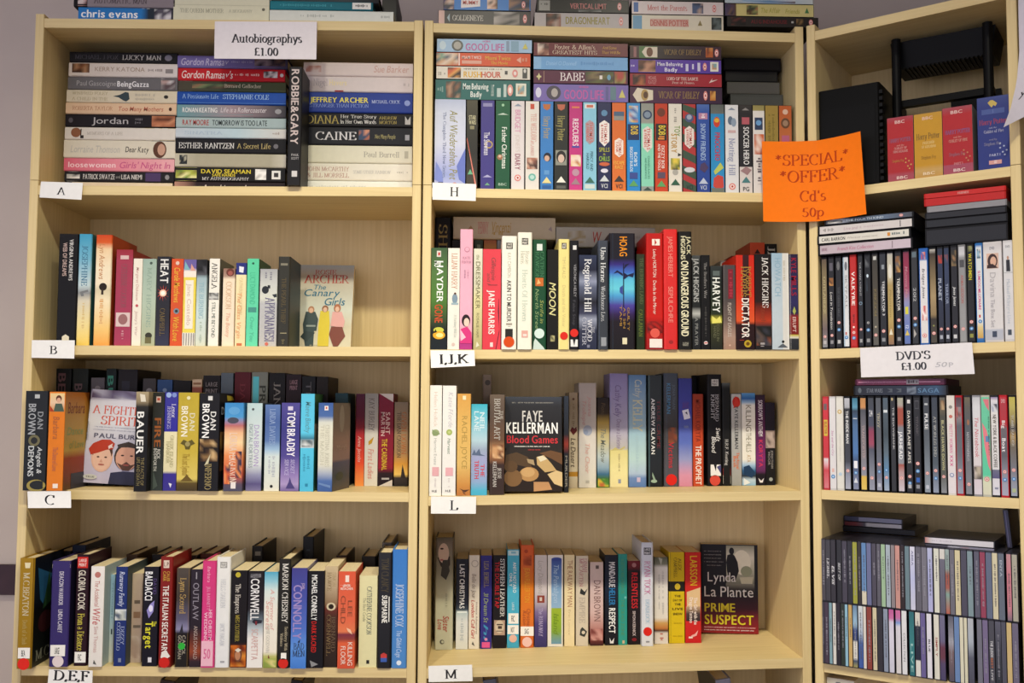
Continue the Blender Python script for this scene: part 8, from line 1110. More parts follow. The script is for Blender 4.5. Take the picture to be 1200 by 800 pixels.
U1 = row('C', 2, r1, 'in upper DVD row', G, kind='dvd', d=.35, L=19.0)
G = 'DVD cases lying on the upper DVD row'
stack('C', [
 (966, 1071, 252, 264, '', [(0, '3a3c44'), (.2, '8a90a0'), (.3, '2c3038'), (.7, '5a6a80'), (1, '4a4c54')], [('n', .02, .2, .1, .9, ['d0ccc8', '3a3a40', '8a8680'], 2, 4), ('t', 'THE FOURTH KIND', .24, .68, .5, .5, 'b4c0cc', 'B')] + RCh(.88), {'label': 'dark DVD with grey-blue capitals, topmost of the pile nearest card DVD\'S'}),
 (958.4, 1071, 259.5, 269.5, '', 'cdc6c4', [('q', .04, .16, .5, .4, '8f8a86'), ('t', 'Live and', .27, .42, .5, .4, 'b49aa4', 'I'), ('q', .44, .7, .5, .3, 'c0b0b4'), ('r', .875, .885, .1, .9, '6a6468')], {'label': 'white DVD with faint mauve script, second in its pile'}),
 (956.6, 1067.4, 271.4, 280.5, '', 'd4d0c6', [('t', 'CARL BARRON', .03, .3, .5, .5, '45433f', 'B'), ('t', 'Whatever comes next', .32, .66, .5, .3, 'aaa49c', 'I'), ('r', .77, .8, .25, .75, 'cf8a34'), ('q', .82, .96, .5, .5, '5a6a6a')], {'label': 'white DVD with black capitals and an orange square, third in its pile'}),
 (958.8, 1069.6, 282, 292, '', [(0, 'b8a8b0'), (1, 'c4b4c0')], [('q', .02, .08, .5, .4, '8a6a78'), ('t', 'French Kiss Collection', .2, .6, .5, .4, 'b46a84', 'I'), ('r', .8, .81, .1, .9, '8a7a84')], {'label': 'lilac-white DVD with pink script, lowest of its pile'})], '', G, 'dvd', -.5, on=[p for p in U1 if p[1] < 21], D=13.6)
stack('C', [
 (1082.6, 1179, 222, 228, '', 'c02420', [('t', 'FRIENDS', .42, .56, .5, .5, 'd09a94', 'B')], {'label': 'thin bright red DVD box, topmost of the pile near the wall notice', 'u0': .05, 'u1': .95, 'case': 'b4201c'}),
 (1082.8, 1179, 228.2, 237, '', 'b81f1c', [], {'label': 'thicker bright red DVD box under the thin red one', 'u0': .04, 'u1': .96, 'case': 'a81c1a'}),
 (1086, 1180, 237.2, 244.8, '', '8a888c', [], {'label': 'grey DVD case under the red boxes', 'u0': .05, 'u1': .95, 'case': '77767a'}),
 (1084, 1180, 245, 253, '', '24252a', [], {'label': 'black DVD case under the grey one'}),
 (1084, 1181, 253.2, 263.4, '', '1f2126', [], {'label': 'black DVD case, second lowest of the red and black pile'}),
 (1084, 1181, 263.6, 274, '', '1c1d22', [], {'label': 'black DVD case, lowest of the red and black pile'})], '', G, 'dvd', .8, on=[p for p in U1 if p[1] > 20], D=13.4)

G = "DVD cases in the row under card DVD'S"
S = 'b8bcc8'
r2 = [
 (964.4, 971.5, 465.6, 'red DVD with a yellow block', *D([(0, 'c83a44'), (.2, 'c8303a'), (.66, 'c4343c'), (.68, 'd9d0d4'), (.74, 'd8a0a8'), (.8, 'c8444c'), (1, 'd07880')], ('r', .06, .13, .1, .8, '6a5a5c'), ('r', .24, .42, .1, .9, 'd0b83c'), ('t', 'BUSTER', .26, .4, .5, .6, 'a83a30', 'B')), {'case': 'b8343c'}),
 (972.2, 979.7, 465, 'white DVD with slim pink script', *D('d8d4d6', ('t', 'Sex and the City', .36, .64, .5, .36, 'b4709c', 'I'), ('r', .78, .82, .3, .7, 'd9b0a8'), bc=.87), {'case': 'c4c2c4', 'u0': .04, 'u1': .96}),
 (980.3, 988.7, 465, 'white DVD with a gold emblem near its head', *D('d9d6ce', ('o', .15, .5, .34, 'c4a86a'), ('o', .15, .5, .18, 'e0d4b8'), ('q', .4, .7, .5, .24, 'c9c4bc'), ('o', .84, .5, .26, 'b4c8d8')), {'case': 'c9c6c0', 'u0': .04, 'u1': .96}),
 (989.3, 997.2, 465, 'grey and black DVD with vertical white capitals', *D([(0, 'b8b8c0'), (.1, 'a8aab0'), (.12, '2a2c30'), (.7, '3c3e48'), (.85, '8a8ea0'), (1, 'a8aab8')], ('t', 'THE INSIDE MAN', .14, .5, .5, .52, 'dcdcde', 'B'), rc=.8)),
 (998.5, 1006.5, 464.6, 'steel blue DVD with a white square', *D([(0, '2f6a84'), (.1, '5a94b0'), (.14, '2c3c50'), (.3, '4a6a94'), (.6, '4a74ac'), (.7, '3a4c70'), (1, '7f86a0')], ('r', .22, .23, .1, .9, 'c4ccd4'), ('r', .69, .77, .15, .85, 'e4e4ea'), *BC(.82), *TRI(.9, 'd0d4dc', .03, .4))),
 (1008, 1016, 464.4, 'grey DVD with an orange head and a yellow foot', *D([(0, 'b4804a'), (.1, 'c48a54'), (.13, '4a4c54'), (.3, '6a6870'), (.6, '7a747a'), (.84, '8a8c98'), (.86, 'd4b04a'), (1, 'd9bc5c')], ('t', 'TRANSPORTER', .3, .66, .5, .5, 'b09a98', 'S'), rc=.77)),
 (1017.2, 1025.3, 464.2, 'dark grey DVD with a pink-red middle', *D([(0, '3c4048'), (.3, '44485a'), (.36, '8a3a54'), (.5, '9a445c'), (.56, '4c5060'), (.8, '7a7e8c'), (1, '9094a4')], ('h', '24', .13, .2, .2, .8, 'd4d4d8', 'B'), rc=.87)),
 (1026.2, 1033.7, 464, 'slate DVD with pale capitals at its head', *D([(0, '50545c'), (.5, '5a5e66'), (.85, '70748a'), (1, '9a9eb0')], ('t', 'TROY', .16, .32, .5, .5, 'b4ac90', 'S'), rc=.72, bc=.8, foot='b8bcc8')),
 (1034.6, 1042, 463.8, 'blue-grey DVD with a white line near its head', *D([(0, '4a5a68'), (.12, '4c5864'), (.4, '3c4850'), (.6, '5a6a78'), (.78, '5a84a8'), (1, '9aa8bc')], ('r', .13, .16, .1, .9, 'cfd4d8'), rc=.86, bc=.78)),
 (1043.5, 1050.2, 463.4, 'plain black DVD with tiny white lettering', *D('2a2b2f', ('r', .0, .03, .2, .6, 'b4a478'), ('t', 'THE SHAWSHANK', .1, .56, .62, .4, 'c4c4c6', 'N'))),
 (1051.5, 1060, 463, 'silver and rust DVD with white capitals', *D([(0, 'a0a08c'), (.08, 'a49c94'), (.12, '9c4a3a'), (.28, 'a0503c'), (.32, '7a7c84'), (.7, '8a8c94'), (.72, '9c5044'), (.8, 'b08f90'), (1, 'c4bcc4')], ('t', 'JARHEAD', .36, .66, .5, .64, 'e4e4e6', 'B'), rc=.86)),
 (1061.4, 1069.7, 462.8, 'black DVD with tall white capitals', *D('202124', ('r', .02, .06, .25, .8, 'cfcccc'), ('t', 'DAWN PLANET APES', .14, .7, .5, .52, 'd4d0c8', 'B'), rc=.84, bc=.91, foot='b0b0b4')),
 (1070.6, 1079.6, 462.6, 'matt black DVD with faint lettering and bright rating discs', *D('1f1f22', ('r', .03, .12, .15, .85, '4a4a50'), ('r', .04, .11, .22, .78, '26262a'), ('t', 'TITANIC', .2, .4, .5, .4, '5c565a', 'S'), ('r', .85, .9, .2, .8, '2f5fb0'), rc=.7, bc=.78, foot='8a8c94')),
 (1082, 1090.3, 462, 'grey-blue DVD with bold white capitals', *D([(0, '3c4048'), (.2, '44484f'), (.5, '5a626a'), (1, '8a94a0')], ('r', .06, .08, .2, .8, 'b4b8bc'), ('t', 'PULSE', .17, .34, .5, .62, 'e6e6e8', 'B'), rc=.8, foot=S)),
 (1091.7, 1100, 461.8, 'dark blue-grey DVD with narrow capitals', *D([(0, '343c48'), (.3, '3f444c'), (.7, '4a545e'), (1, '8a94a8')], ('t', 'AT WORLDS END', .2, .62, .5, .5, 'a8a8a4', 'S'), rc=.77, bc=.85)),
 (1101, 1109.3, 461.6, 'grey DVD with yellowish capitals and a brown photo', *D([(0, '5a5850'), (.1, '6a604c'), (.2, '44443c'), (.8, '54564e'), (1, '84868c')], ('n', .03, .13, .1, .9, ['8a6a4a', 'b09470', '4a3c2c'], 2, 2), ('t', 'BLACK HAWK DOWN', .24, .76, .5, .5, 'b8b484', 'B'), rc=.83)),
 (1110, 1119.4, 460, 'white DVD with red and pink lettering', *D([(0, 'd6d0c8'), (1, 'dcd4d8')], ('o', .1, .5, .24, '8a8480'), ('o', .2, .5, .24, 'c06a5c'), ('t', 'PRETTY WOMAN', .28, .58, .5, .44, 'd48ca4', 'B'), ('t', 'XXX', .6, .72, .5, .4, 'cf5a8c', 'B'), ('o', .81, .5, .3, '8a94b4'), ('o', .81, .5, .18, 'd4d4dc')), {'case': 'd0cac4', 'u0': .03, 'u1': .97}),
 (1120, 1128.7, 460, 'grey DVD in a red case', *D([(0, '4a3038'), (.15, '6a6068'), (.2, '8a8084'), (.3, '5a5c64'), (.6, '646870'), (1, '9498a8')], ('n', .1, .22, .1, .9, ['b04a3c', '8a8084', '5a4c50'], 3, 2), rc=.76, bc=.84), {'case': 'a8202a'}),
 (1130, 1138.8, 460, 'grey DVD with a brown head and pale lettering', *D([(0, '6a604c'), (.1, '5a5650'), (.3, '50545a'), (1, '80828a')], ('e', .26, .6, .03, .2, 'a06a4a'), ('t', 'MASTERMINDS', .36, .66, .5, .4, 'b0b0b4', 'S'), rc=.9), {'case': '2c2c30'}),
 (1140, 1150, 461, 'white DVD with red script', *D([(0, 'bcbcc0'), (.1, 'd0d0d4'), (.7, 'd4ccce'), (.72, '9a8a84'), (.84, '5a544f'), (.85, 'd0c4cc'), (1, 'd4ccd4')], ('t', 'The Notebook', .2, .62, .5, .5, 'c46a74', 'I'), ('n', .72, .84, .1, .9, ['d0c4bc', '6a625c', '2c2a2a', 'b4a894'], 2, 2)), {'case': '8a8a90', 'u0': .06, 'u1': .94}),
 (1150.4, 1160.7, 460, 'mint green DVD with a large pink curve', *D([(0, '6ac09c'), (.8, '5ac49c'), (.86, 'd0d4b8'), (1, 'd4d0b8')], ('p', [(.02, .2), (.02, .95), (.14, .95), (.1, .6)], 'd0727c'), ('p', [(.26, .05), (.34, .6), (.5, .95), (.76, .98), (.7, .7), (.5, .3)], 'dc7a84'), ('r', .4, .46, .45, .95, '5a84b0'), ('q', .2, .6, .85, .2, '3a5a4c'), rc=.84), {'case': 'b4b4a8', 'u0': .04, 'u1': .96}),
 (1161.5, 1170.8, 461, 'white DVD with narrow black capitals and a purple block', *D([(0, '8a7aa0'), (.04, 'd8d4d8'), (.1, 'b4b8c4'), (.16, 'd9d6d4'), (.74, 'd4d2d4'), (.742, '6a6a80'), (.83, '54507a'), (.832, 'd4d0d8'), (1, 'd6d4dc')], ('n', .07, .15, .2, .9, ['4a4c58', '8a94b0', 'd0d0d4'], 2, 2), ('t', 'NEW YORK & BLACK COFFEE', .18, .72, .5, .5, '5c564c', 'B'), ('r', .92, .94, .3, .8, '8a8ca0')), {'case': '26262a', 'u0': .06, 'u1': .94}),
 (1171.7, 1181.4, 459.6, 'red-headed grey DVD with bold white lettering', *D([(0, 'b8303a'), (.08, 'a8343c'), (.28, 'b02c34'), (.32, '6a6468'), (.6, '5c5c64'), (.9, '9a9cac'), (1, 'a4a0b4')], ('h', 'DVD', .02, .06, .2, .8, 'd9b0b0', 'B'), ('t', 'Big', .24, .32, .5, .5, 'e4e0e0', 'B'), ('t', 'Boat', .42, .56, .5, .6, 'e8e6e8', 'B'), rc=.76, bc=.84), {'case': 'b0202a'}),
 (1182.4, 1191.7, 460, 'grey DVD with a golden head', *D([(0, 'b8ac4c'), (.1, 'b4a858'), (.25, '8a7a4c'), (.32, '4a484a'), (.4, 'a0824a'), (.5, '6a6050'), (.7, '707078'), (1, '9aa0b0')], ('t', 'TOMB RAIDER', .18, .5, .5, .4, 'b8b4ac', 'S'), rc=.74, bc=.83, foot='a8b48c')),
]
U2 = row('C', 3, r2, 'in lower DVD row', G, kind='dvd', d=.3, L=19.0)
stack('C', [
 (1002, 1108.6, 443.6, 451, '', [(0, '5c1c3c'), (.5, '6a2040'), (1, '56183a')], [('r', .02, .96, .4, .62, 'b87a94'), ('t', 'Desperate Housewives', .12, .55, .5, .5, '8a4464', 'I'), ('r', .58, .72, .1, .9, '8a8288'), ('q', .6, .7, .5, .6, '3a2a34')], {'label': "dark pink DVD set lying directly under card DVD'S", 'u0': .05, 'u1': .95, 'case': '3c1428'}),
 (1000.4, 1111, 451.2, 463.4, '', [(0, '1c1f28'), (.6, '20283a'), (.9, '2f4a68'), (1, '20242e')], [('h', 'STAR', .0, .0, .0, .0, '000') if False else ('t', 'STAR WARS', .13, .31, .5, .46, '6f7480', 'B'), ('e', .05, .5, .02, .3, '5a6068'), ('p', [(.36, .3), (.4, .5), (.36, .7), (.42, .7), (.42, .3)], '4a505a'), ('p', [(.46, .3), (.5, .5), (.46, .7), (.52, .7), (.52, .3)], '4a505a'), ('n', .58, .68, .1, .9, ['3a4250', '6a7484', '2a303c'], 2, 3), ('t', 'SAGA', .7, .93, .5, .5, '56789a', 'B')], {'label': 'blue-black DVD set lying on the lower DVD row', 'u0': .04, 'u1': .96})], '', G, 'dvd', 1.0, on=[p for p in U2 if 7 < p[1] < 34], D=13.4)

# --- two tiers of CDs
def cdrow(cols, y0l, y0r, look_loc, group, zb, txt, Lc=12.4):
    out = []
    fr = FC; n = len(cols)
    tmp = []
    for i, (x0, x1, look, col) in enumerate(cols):
        xm = (x0 + x1) / 2; t = (xm - 960) / 232
        ym = (y0l + (y0r - y0l) * t)
        a = fr.hit(x0, ym, -.9)[0]; b = fr.hit(x1, ym, -.9)[0]
        tmp.append([a, b, look, col])
    prev = 1.85
    for i, (a, b, look, col) in enumerate(tmp):        # each case takes the room up to its neighbour: about a centimetre
        ge = tmp[i + 1][0] - .06 if i + 1 < n else b + .25
        a = max(a - .12, prev + .012); e = min(max(b + .1, ge), a + 1.04, 38.12)
        e = max(e, a + .45)
        prev = e; SEED[0] += 1
        rng = random.Random(SEED[0])
        sl = max(0.04, (tmp[i][0] - a) / (e - a)); sr = min(.97, (tmp[i][1] - a) / (e - a)); 
        if sr - sl < .35: sl, sr = .15, .8
        bg = col if isinstance(col, list) else [(0, col), (.5, col), (1, col)]
        c0 = stops(bg)[0][1]; lum = sum(c0[:3]) / 3
        ops = list(txt.get(i, [])) or ([('q', rng.uniform(.08, .3), rng.uniform(.5, .9), .5, .4, '55525a' if lum > .25 else '8f8d98')] if rng.random() < .7 else [])
        item('cd', fr, (a + e) / 2, -.9 + rng.uniform(0, .12), zb, Lc, e - a, 14.1, look + ', ' + nth(i + 1) + ' ' + look_loc, group, bg, ops, {'u0': sl, 'u1': sr, 'case': rng.choice(['23222a', '2a2833', '1d1c22', '2c2b38'])}, False, SEED[0])
        out.append((a, e, -.9, 14.1, zb + Lc))
    return out
zc = shelf_z('C', 4, 2) + .04
lower = [(959.5, 964.6, 'CD with a smoky grey spine', '4a4650'), (965, 970, 'CD with a dark mauve spine', '463a4a'), (970.5, 974, 'CD with a thin pale teal spine', '7fa0ac'), (975, 978.5, 'CD with a thin white spine', 'd4d0cc'), (979, 983.5, 'CD with a near-black spine', '2c2832'), (984, 988.5, 'CD with a dark green spine', '2f3832'), (989, 992.5, 'CD with a light blue spine', '8fb8cc'), (993.5, 997.5, 'CD with a tan yellow spine', 'c4a468'),
 (998.7, 1003.5, 'CD with a mottled blue and white spine', [(0, '6a84a4'), (.3, '9cc0d8'), (.4, '3a4c84'), (.56, '2c3a6a'), (.6, 'dcd9d0'), (.85, 'd4d0c8'), (.9, '3a4a6a'), (1, 'a09a60')]), (1005, 1010, 'CD with a white to blue spine', [(0, 'cfd4d8'), (.4, 'b8c4d4'), (.6, '4a64a0'), (1, '3f5aa0')]), (1010.5, 1014, 'CD with a cream-white spine', 'd6d0c8'), (1015, 1020.5, 'CD with a brick red spine', '8a4038'), (1022, 1026.5, 'CD with a cream spine', 'cfc4a4'), (1027.5, 1033, 'CD with a charcoal spine', '34323a'), (1034.5, 1039.5, 'CD with a grey-blue spine', '8a94a8'),
 (1041, 1046.5, 'CD with a white spine and pink head', [(0, 'b85a94'), (.14, 'c870a4'), (.2, 'd0c8dc'), (.4, 'd8d4e4'), (1, 'c9c8d8')]), (1049, 1054.5, 'CD with a white spine, pink and blue head', [(0, 'c86a9c'), (.12, 'c470a4'), (.2, '7a9cd4'), (.26, 'd4d0dc'), (1, 'd4d0d0')]), (1056, 1062, 'CD with a bright white spine', 'dcdce0'), (1065, 1070.5, 'CD with a teal spine', [(0, '2f6a74'), (.5, '3a8084'), (1, '2a6a72')]),
 (1072, 1077.5, 'CD with a spine white at both ends', [(0, 'd4d0c8'), (.2, 'd4d0c8'), (.22, '2a3040'), (.74, '262a3c'), (.76, 'd9d6d0'), (1, 'd9d6d0')]), (1078, 1083.7, 'CD with a violet spine', '6a6094'), (1085.5, 1091, 'CD with a white spine and dark initials', 'dcdae4'), (1094, 1100.5, 'CD with an ivory spine and red lettering', 'd9d6ca'), (1101, 1107.5, 'CD with a mauve and maroon spine', [(0, '6f6c88'), (.4, '6a6484'), (.5, '6a3a4c'), (.66, '6a3c4a'), (.75, '54486a'), (1, '4c4668')]), (1111, 1117.5, 'CD with a silver-grey spine', [(0, '5a5a68'), (.3, '8a8a98'), (.4, 'a8a8b4'), (.55, '7a6468'), (1, '54505e')]), (1118, 1123.7, 'CD with a mid blue spine', '6a86b4'), (1124.5, 1128.5, 'CD with a thin ivory spine', 'd6d2bc'), (1129, 1133, 'CD with a second thin ivory spine', 'd4d0b8'), (1134, 1140.5, 'CD with a glossy grey-white spine', [(0, 'b0b4bc'), (.35, 'a8b0bc'), (.6, '5a5c6c'), (1, '4c4c5c')]), (1145, 1150.5, 'CD with a pewter spine', '70707e'), (1151.5, 1157.5, 'CD with a dull mauve spine', '74688a'), (1159, 1165, 'CD with a charcoal spine lettered in white and orange', '4a4a54'), (1166.5, 1173, 'CD with a dark slate spine', [(0, '5a5a6a'), (.5, '3a3c46'), (1, '2c2e36')]), (1173.5, 1178.7, 'CD with a graphite spine', '50505e'), (1180, 1185.5, 'CD with a sandy yellow spine', 'c9b07c'), (1186.5, 1194, 'CD with a broad mauve-grey spine', '6a647a')]
Gc = 'CDs in the lower CD tier'
LOW = cdrow(lower, 600 + 60, 600 + 160, 'along the lower CD tier', Gc, zc, {17: [('t', 'COLLECTION', .35, .8, .5, .4, '6a6a74', 'N')], 18: [('t', 'LIVE', .5, .95, .5, .5, '9cc4c0', 'B')], 21: [('t', 'BLUE', .4, .6, .5, .4, '3a3a50', 'B')], 22: [('t', 'SIMPLY', .35, .65, .5, .4, 'a04a44', 'B')], 31: [('t', 'THE JUDDS', .3, .55, .5, .5, 'd4d4d8', 'B'), ('t', 'BEST', .56, .72, .5, .4, 'b86a44', 'B'), ('t', 'LIVE', .74, .9, .5, .4, 'c4c4c8', 'B')]})
upper = [(961, 966, 'CD with a smoky clear spine', '4c4850'), (966.7, 972, 'CD with a dark grey spine and white lettering', '403e46'), (972.5, 978, 'CD with a dark spine and bright white lettering', '35323a'), (980, 985.5, 'CD with a black spine and white lettering', '2a2a30'), (986, 992, 'CD with a dark purple spine', '44404e'), (992.5, 998, 'CD with a black-blue spine', '2c2c36'), (998.5, 1003.5, 'CD with an acid yellow spine', '9a9a3c'), (1004, 1008, 'CD with a dark brown spine', '36302f'), (1008.7, 1014, 'CD with a blue spine and white foot', [(0, '5f84b4'), (.78, '6a90c0'), (.79, 'd4ccb8'), (1, 'd0c8b4')]), (1015, 1020, 'CD with a bluish grey spine', '6a6e94'), (1021, 1025.7, 'CD with a dusky grey spine', '4c4856'), (1026.7, 1031, 'CD with a stone grey spine', '5c5a66'), (1031.5, 1036.5, 'CD with a pale green spine', '9cb898'), (1037.5, 1042.5, 'CD with a pale blue-grey spine', 'a4b0bc'), (1043.5, 1047.5, 'CD with a rosy grey spine', '8a8084'), (1048, 1053.7, 'CD with a salmon spine', 'c49088'), (1054.5, 1059, 'CD with a black-red spine', '2f2426'), (1060, 1065, 'CD with a teal-grey spine', '6a808a'), (1066, 1071.5, 'CD with a white and blue spine', [(0, 'd4d4e4'), (.5, 'b8bce0'), (1, 'c8c8dc')]),
 (1072.5, 1079, 'CD with a wide steel grey spine', '62606c'), (1079.5, 1085.5, 'CD with a lighter steel grey spine', '74727e'), (1086.5, 1092, 'CD with a lavender spine', [(0, 'b4b8d8'), (.5, 'a4a8d4'), (1, 'b0b0d8')]), (1094, 1100.5, 'CD with a white-cream spine', 'd4d4c8'), (1101, 1107, 'CD with a grey spine and white head', [(0, 'd0ccc8'), (.15, 'd0ccc8'), (.16, '6a6878'), (1, '5c5a6c')]), (1107.5, 1112, 'CD with a red and teal spine', [(0, '9aa8a8'), (.3, '8aa09c'), (.4, 'a05a4c'), (.6, 'a05c52'), (.7, '7fa098'), (1, 'b05c4c')]), (1112.5, 1118, 'CD with an ash grey spine', '6c6a76'), (1119, 1125, 'CD with a buttery cream spine', 'cfc4a0'), (1125.5, 1132.5, 'CD with a wide dark grey spine', '4c4a5a'), (1133.7, 1141, 'CD with a teal grey spine and white edge', '7c9098'), (1141.7, 1147.5, 'CD with an iron grey spine', '5a586a'), (1148.5, 1154.5, 'CD with a crimson spine', '8f3f56'), (1155.5, 1162.5, 'CD with a blue slate spine', '5f6880'), (1163, 1169, 'CD with a cream beige spine', 'cfc6a8'), (1170, 1177, 'CD with a slate spine and faint white lettering', '626a78'), (1180, 1185, 'CD with a pink spine', [(0, 'b88a90'), (.3, 'c87a88'), (.8, 'c8808c'), (1, '7a6a78')]), (1186.5, 1192.5, 'CD with a grey-cream spine', 'a8a494')]
UPP = cdrow(upper, 540 + 60, 590 + 100, 'along the upper CD tier', 'CDs in the upper CD tier', zc + 12.4 + .03, {1: [('t', 'LIONEL', .3, .62, .5, .5, 'd4d4d8', 'S')], 2: [('t', 'ELVIS', .42, .72, .5, .6, 'e0e0e4', 'I')], 3: [('t', 'BEST OF', .36, .64, .5, .5, 'c4c4c8', 'I')], 18: [('t', 'ABBA', .06, .3, .5, .4, '4a4a80', 'N')], 33: [('t', 'ENYA', .1, .35, .5, .4, 'b4bcc8', 'N')]})
G = 'CDs lying on the upper CD tier'
stack('C', [(988.7, 1057.5, 606, 612, '', [(0, '3c3c54'), (.25, '4a4c68'), (.26, '8f90a8'), (1, '8a8ca4')], [], {'label': 'CD with a grey-blue spine, topmost of the three lying near the upright panel', 'u0': .1, 'u1': .9}),
 (989, 1057.5, 612.2, 618, '', [(0, '6a2a30'), (.2, '7a3034'), (.36, '54505c'), (.4, 'c4c0c0'), (1, 'd0ccd0')], [], {'label': 'CD with a white and red spine, middle of the three lying', 'u0': .1, 'u1': .9}),
 (983, 1072, 618.2, 623.4, '', '1a191d', [], {'label': 'thin black case under the two CDs lying on the upper tier', 'd': 14.5})], '', G, 'cd', 14.7, on=[p for p in UPP if p[1] < 21], D=12.5)
stack('C', [(1083, 1165.6, 631, 639.4, '', [(0, 'b87a70'), (.08, 'c4bcc0'), (.12, 'd0ccd4'), (1, 'c9c6cc')], [('q', .1, .4, .5, .3, 'b4aeb8')], {'label': 'CD with a white spine, upper of the two lying near the wall end', 'u0': .12, 'u1': .88}),
 (1084, 1166, 639.6, 646.6, '', [(0, '3a3844'), (.32, '44424e'), (.34, '8a8898'), (1, '7f7c90')], [('t', 'COUNTRY', .36, .5, .5, .5, 'd4d4d8', 'B'), ('t', 'LADIES', .53, .64, .5, .5, 'a87a74', 'B')], {'label': 'CD with a grey spine, lower of the two lying near the wall end', 'u0': .08, 'u1': .9})], '', G, 'cd', .4, on=[p for p in UPP if 20 < p[0] and p[1] < 36], D=13.6)
_ln = item('cd', FC, 35.6, 6.0, max(p[4] for p in UPP) + .1, 7.2, 1.0, 12.0, 'small black case leaning against the end panel above the CDs', G, '3a3a54', [('r', .02, .98, .3, .5, '6a6a90')], {'u0': .1, 'u1': .9, 'roll': -5}, False, 991)
row('C', 5, [(962.5, 1002, 793, '', 'd2cbb8', [('q', .02, .2, .4, .2, '6a6a70')], {'L': 32.4, 'label': 'thick cream book just showing under the lowest CD shelf'})], '', 'large books on the bottom shelves', kind='pb', d=1.5)

# ================================================================ cards and signs
INK = '2b2a2e'
def card(c, corners, txt, label, u0, u1, v0=.32, v1=.76, d=-.35, st='S', bend=0.0):
    quad_sheet('shelf_card', c, corners, d, [('h', txt, v0, v1, u0, u1, INK, st)], label, 'shelf card', 'f0eeea', 'white letter cards on the shelf edges', bend)
card('A', [(48, 212.6), (97.2, 214.2), (95.4, 234), (46.2, 231.2)], 'A', 'white card lettered A on the top shelf edge', .41, .58)
card('A', [(37.3, 398.4), (87.6, 398.6), (87, 420), (36.8, 419)], 'B', 'white card lettered B on a shelf edge', .42, .58)
card('A', [(32, 575.6), (83, 575.2), (83.8, 594.8), (33.4, 595)], 'C', 'white card lettered C under the orange paperback', .39, .6, .24, .8, -2.75, 'S', .25)
card('A', [(57.5, 783.8), (108.6, 785.4), (108, 806), (55.4, 804.4)], 'D,E,F', 'white card lettered D,E,F on the lowest shelf edge', .12, .9, .06, .6, -.95, 'W')
card('B', [(506.8, 213.8), (558, 215.6), (557.4, 235.4), (506.8, 233.8)], 'H', 'white card lettered H under the video cases', .4, .59, .24, .76)
card('B', [(504.4, 410.3), (556, 410.3), (556.7, 428.6), (505.2, 431)], 'I,J,K', 'white card lettered I,J,K on the middle bookcase', .19, .83, .26, .78, -1.0, 'W', .2)
card('B', [(505, 581.4), (558, 582), (557.6, 601.8), (505, 601.6)], 'L', 'white card lettered L under two white paperbacks', .42, .58, .24, .78, -.5)
card('B', [(502, 780), (553.2, 778.6), (553.8, 797.8), (502.4, 799)], 'M', 'white card lettered M on the lowest middle shelf', .37, .63, .28, .8)
quad_sheet('price_sign', 'A', [(251.8, 25), (371.4, 25.4), (370.6, 69.6), (251, 68.6)], -.4,
           [('h', 'Autobiographys', .34, .56, .17, .85, '3a383e', 'W'), ('h', '£1.00', .7, .91, .39, .62, '3a383e', 'W')],
           'white paper sign reading Autobiographys £1.00 on the top shelf edge', 'sign', 'e6dfe2')
quad_sheet('price_sign', 'C', [(1007.7, 407.6), (1139, 401), (1142.2, 438), (1009.2, 442)], -.45,
           [('h', "DVD'S", .2, .46, .33, .63, '3c3c44', 'W'), ('h', '£1.00', .56, .8, .37, .59, '3c3c44', 'W'), ('r', .66, .69, .42, .46, '4a4a52'), ('h', '50', .58, .74, .67, .77, 'b4b2b8', 'I'), ('h', 'P', .6, .76, .79, .83, 'b4b2b8', 'N')],
           "white paper sign reading DVD'S £1.00 on the narrow bookcase", 'sign', 'e0dcdf')
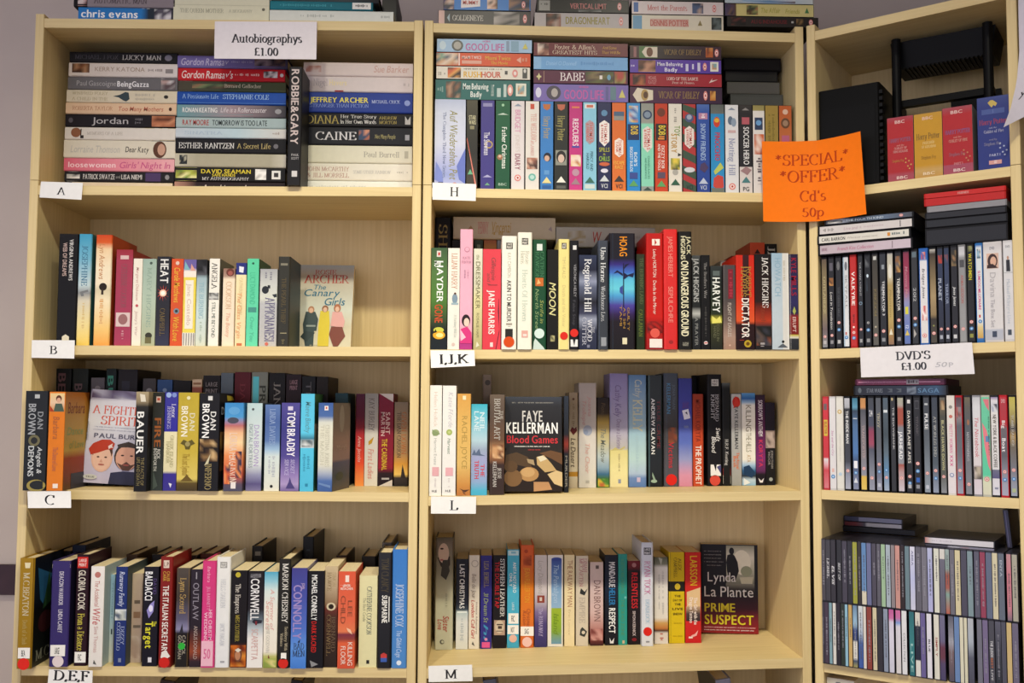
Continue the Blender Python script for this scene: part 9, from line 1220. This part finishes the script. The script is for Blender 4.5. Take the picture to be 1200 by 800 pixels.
# orange notice bridging the middle and the narrow bookcase
def orange():
    def q(fr, px, py, d): x, z = fr.hit(px, py, d); return fr.pt(x, d, z)
    cols = [(0.0, q(FB, 892.8, 165.4, -.9), q(FB, 894.6, 259.4, -.9)), (.54, q(FB, 957.5, 164.6, -2.6), q(FB, 959, 259.2, -2.6)),
            (1.0, q(FC, 1008.2, 153.8, -2.4), q(FC, 1015.4, 250.6, -1.6))]
    def P(v, u):
        (u0, a0, b0), (u1, a1, b1), (u2, a2, b2) = cols
        def at(k):
            t = u
            l0 = (t - u1) * (t - u2) / ((u0 - u1) * (u0 - u2)); l1 = (t - u0) * (t - u2) / ((u1 - u0) * (u1 - u2)); l2 = (t - u0) * (t - u1) / ((u2 - u0) * (u2 - u1))
            c = [(a0, b0), (a1, b1), (a2, b2)]
            quad_ = c[0][k] * l0 + c[1][k] * l1 + c[2][k] * l2
            lin_ = c[0][k].lerp(c[1][k], t / u1) if t < u1 else c[1][k].lerp(c[2][k], (t - u1) / (1 - u1))
            return quad_ * .45 + lin_ * .55
        return at(0).lerp(at(1), v)
    c = 'b23a08'
    ops = [('h', '*SPECIAL*', .17, .30, .12, .86, c, 'S'), ('h', '*OFFER*', .37, .51, .16, .82, c, 'S'), ('h', "Cd's", .62, .75, .36, .61, c, 'S'), ('h', '50p', .83, .94, .38, .59, c, 'S')]
    sheet('special_offer_sign', P, Vector((.25, -.97, 0)), 28, 4, 'f5780c', ops, "bright orange sheet reading *SPECIAL* *OFFER* Cd's 50p, across two bookcases", 'sign', 15, 20)
orange()
# white notice with a curling corner hung at the end of the narrow bookcase
def notice():
    rows_ = [(0, 1193, -40, 1232, -40, .7, .7), (.3, 1193.5, 20, 1232, 18, .8, .8), (.55, 1194.5, 60, 1233, 54, 1.0, .8), (.75, 1191.5, 96, 1234, 80, 2.2, .8), (.9, 1184, 128, 1234, 106, 3.6, .8), (1, 1176, 149, 1234, 120, 5.0, .8)]
    def P(v, u):
        for a, b in zip(rows_, rows_[1:]):
            if v <= b[0] + 1e-9:
                t = (v - a[0]) / (b[0] - a[0]); r = [a[i] + (b[i] - a[i]) * t for i in range(7)]; break
        w = (1 - u) ** 2
        d = -(r[6] + (r[5] - r[6]) * w)
        px = r[1] + (r[3] - r[1]) * u; py = r[2] + (r[4] - r[2]) * u
        x, z = FC.hit(px, py, d); return FC.pt(x, d, z)
    sheet('wall_notice', P, Vector((-.58, -.81, 0)), 10, 18, 'd2ccd6', [('h', 'your', .81, .85, .16, .8, '2a2830', 'I'), ('o', .68, .2, .02, 'b04a4a')],
          'white notice with a curling corner hanging by the narrow bookcase', 'notice', 18, 10)
notice()
for o in list(bpy.data.objects):
    if o.type == 'FONT': bpy.data.objects.remove(o)
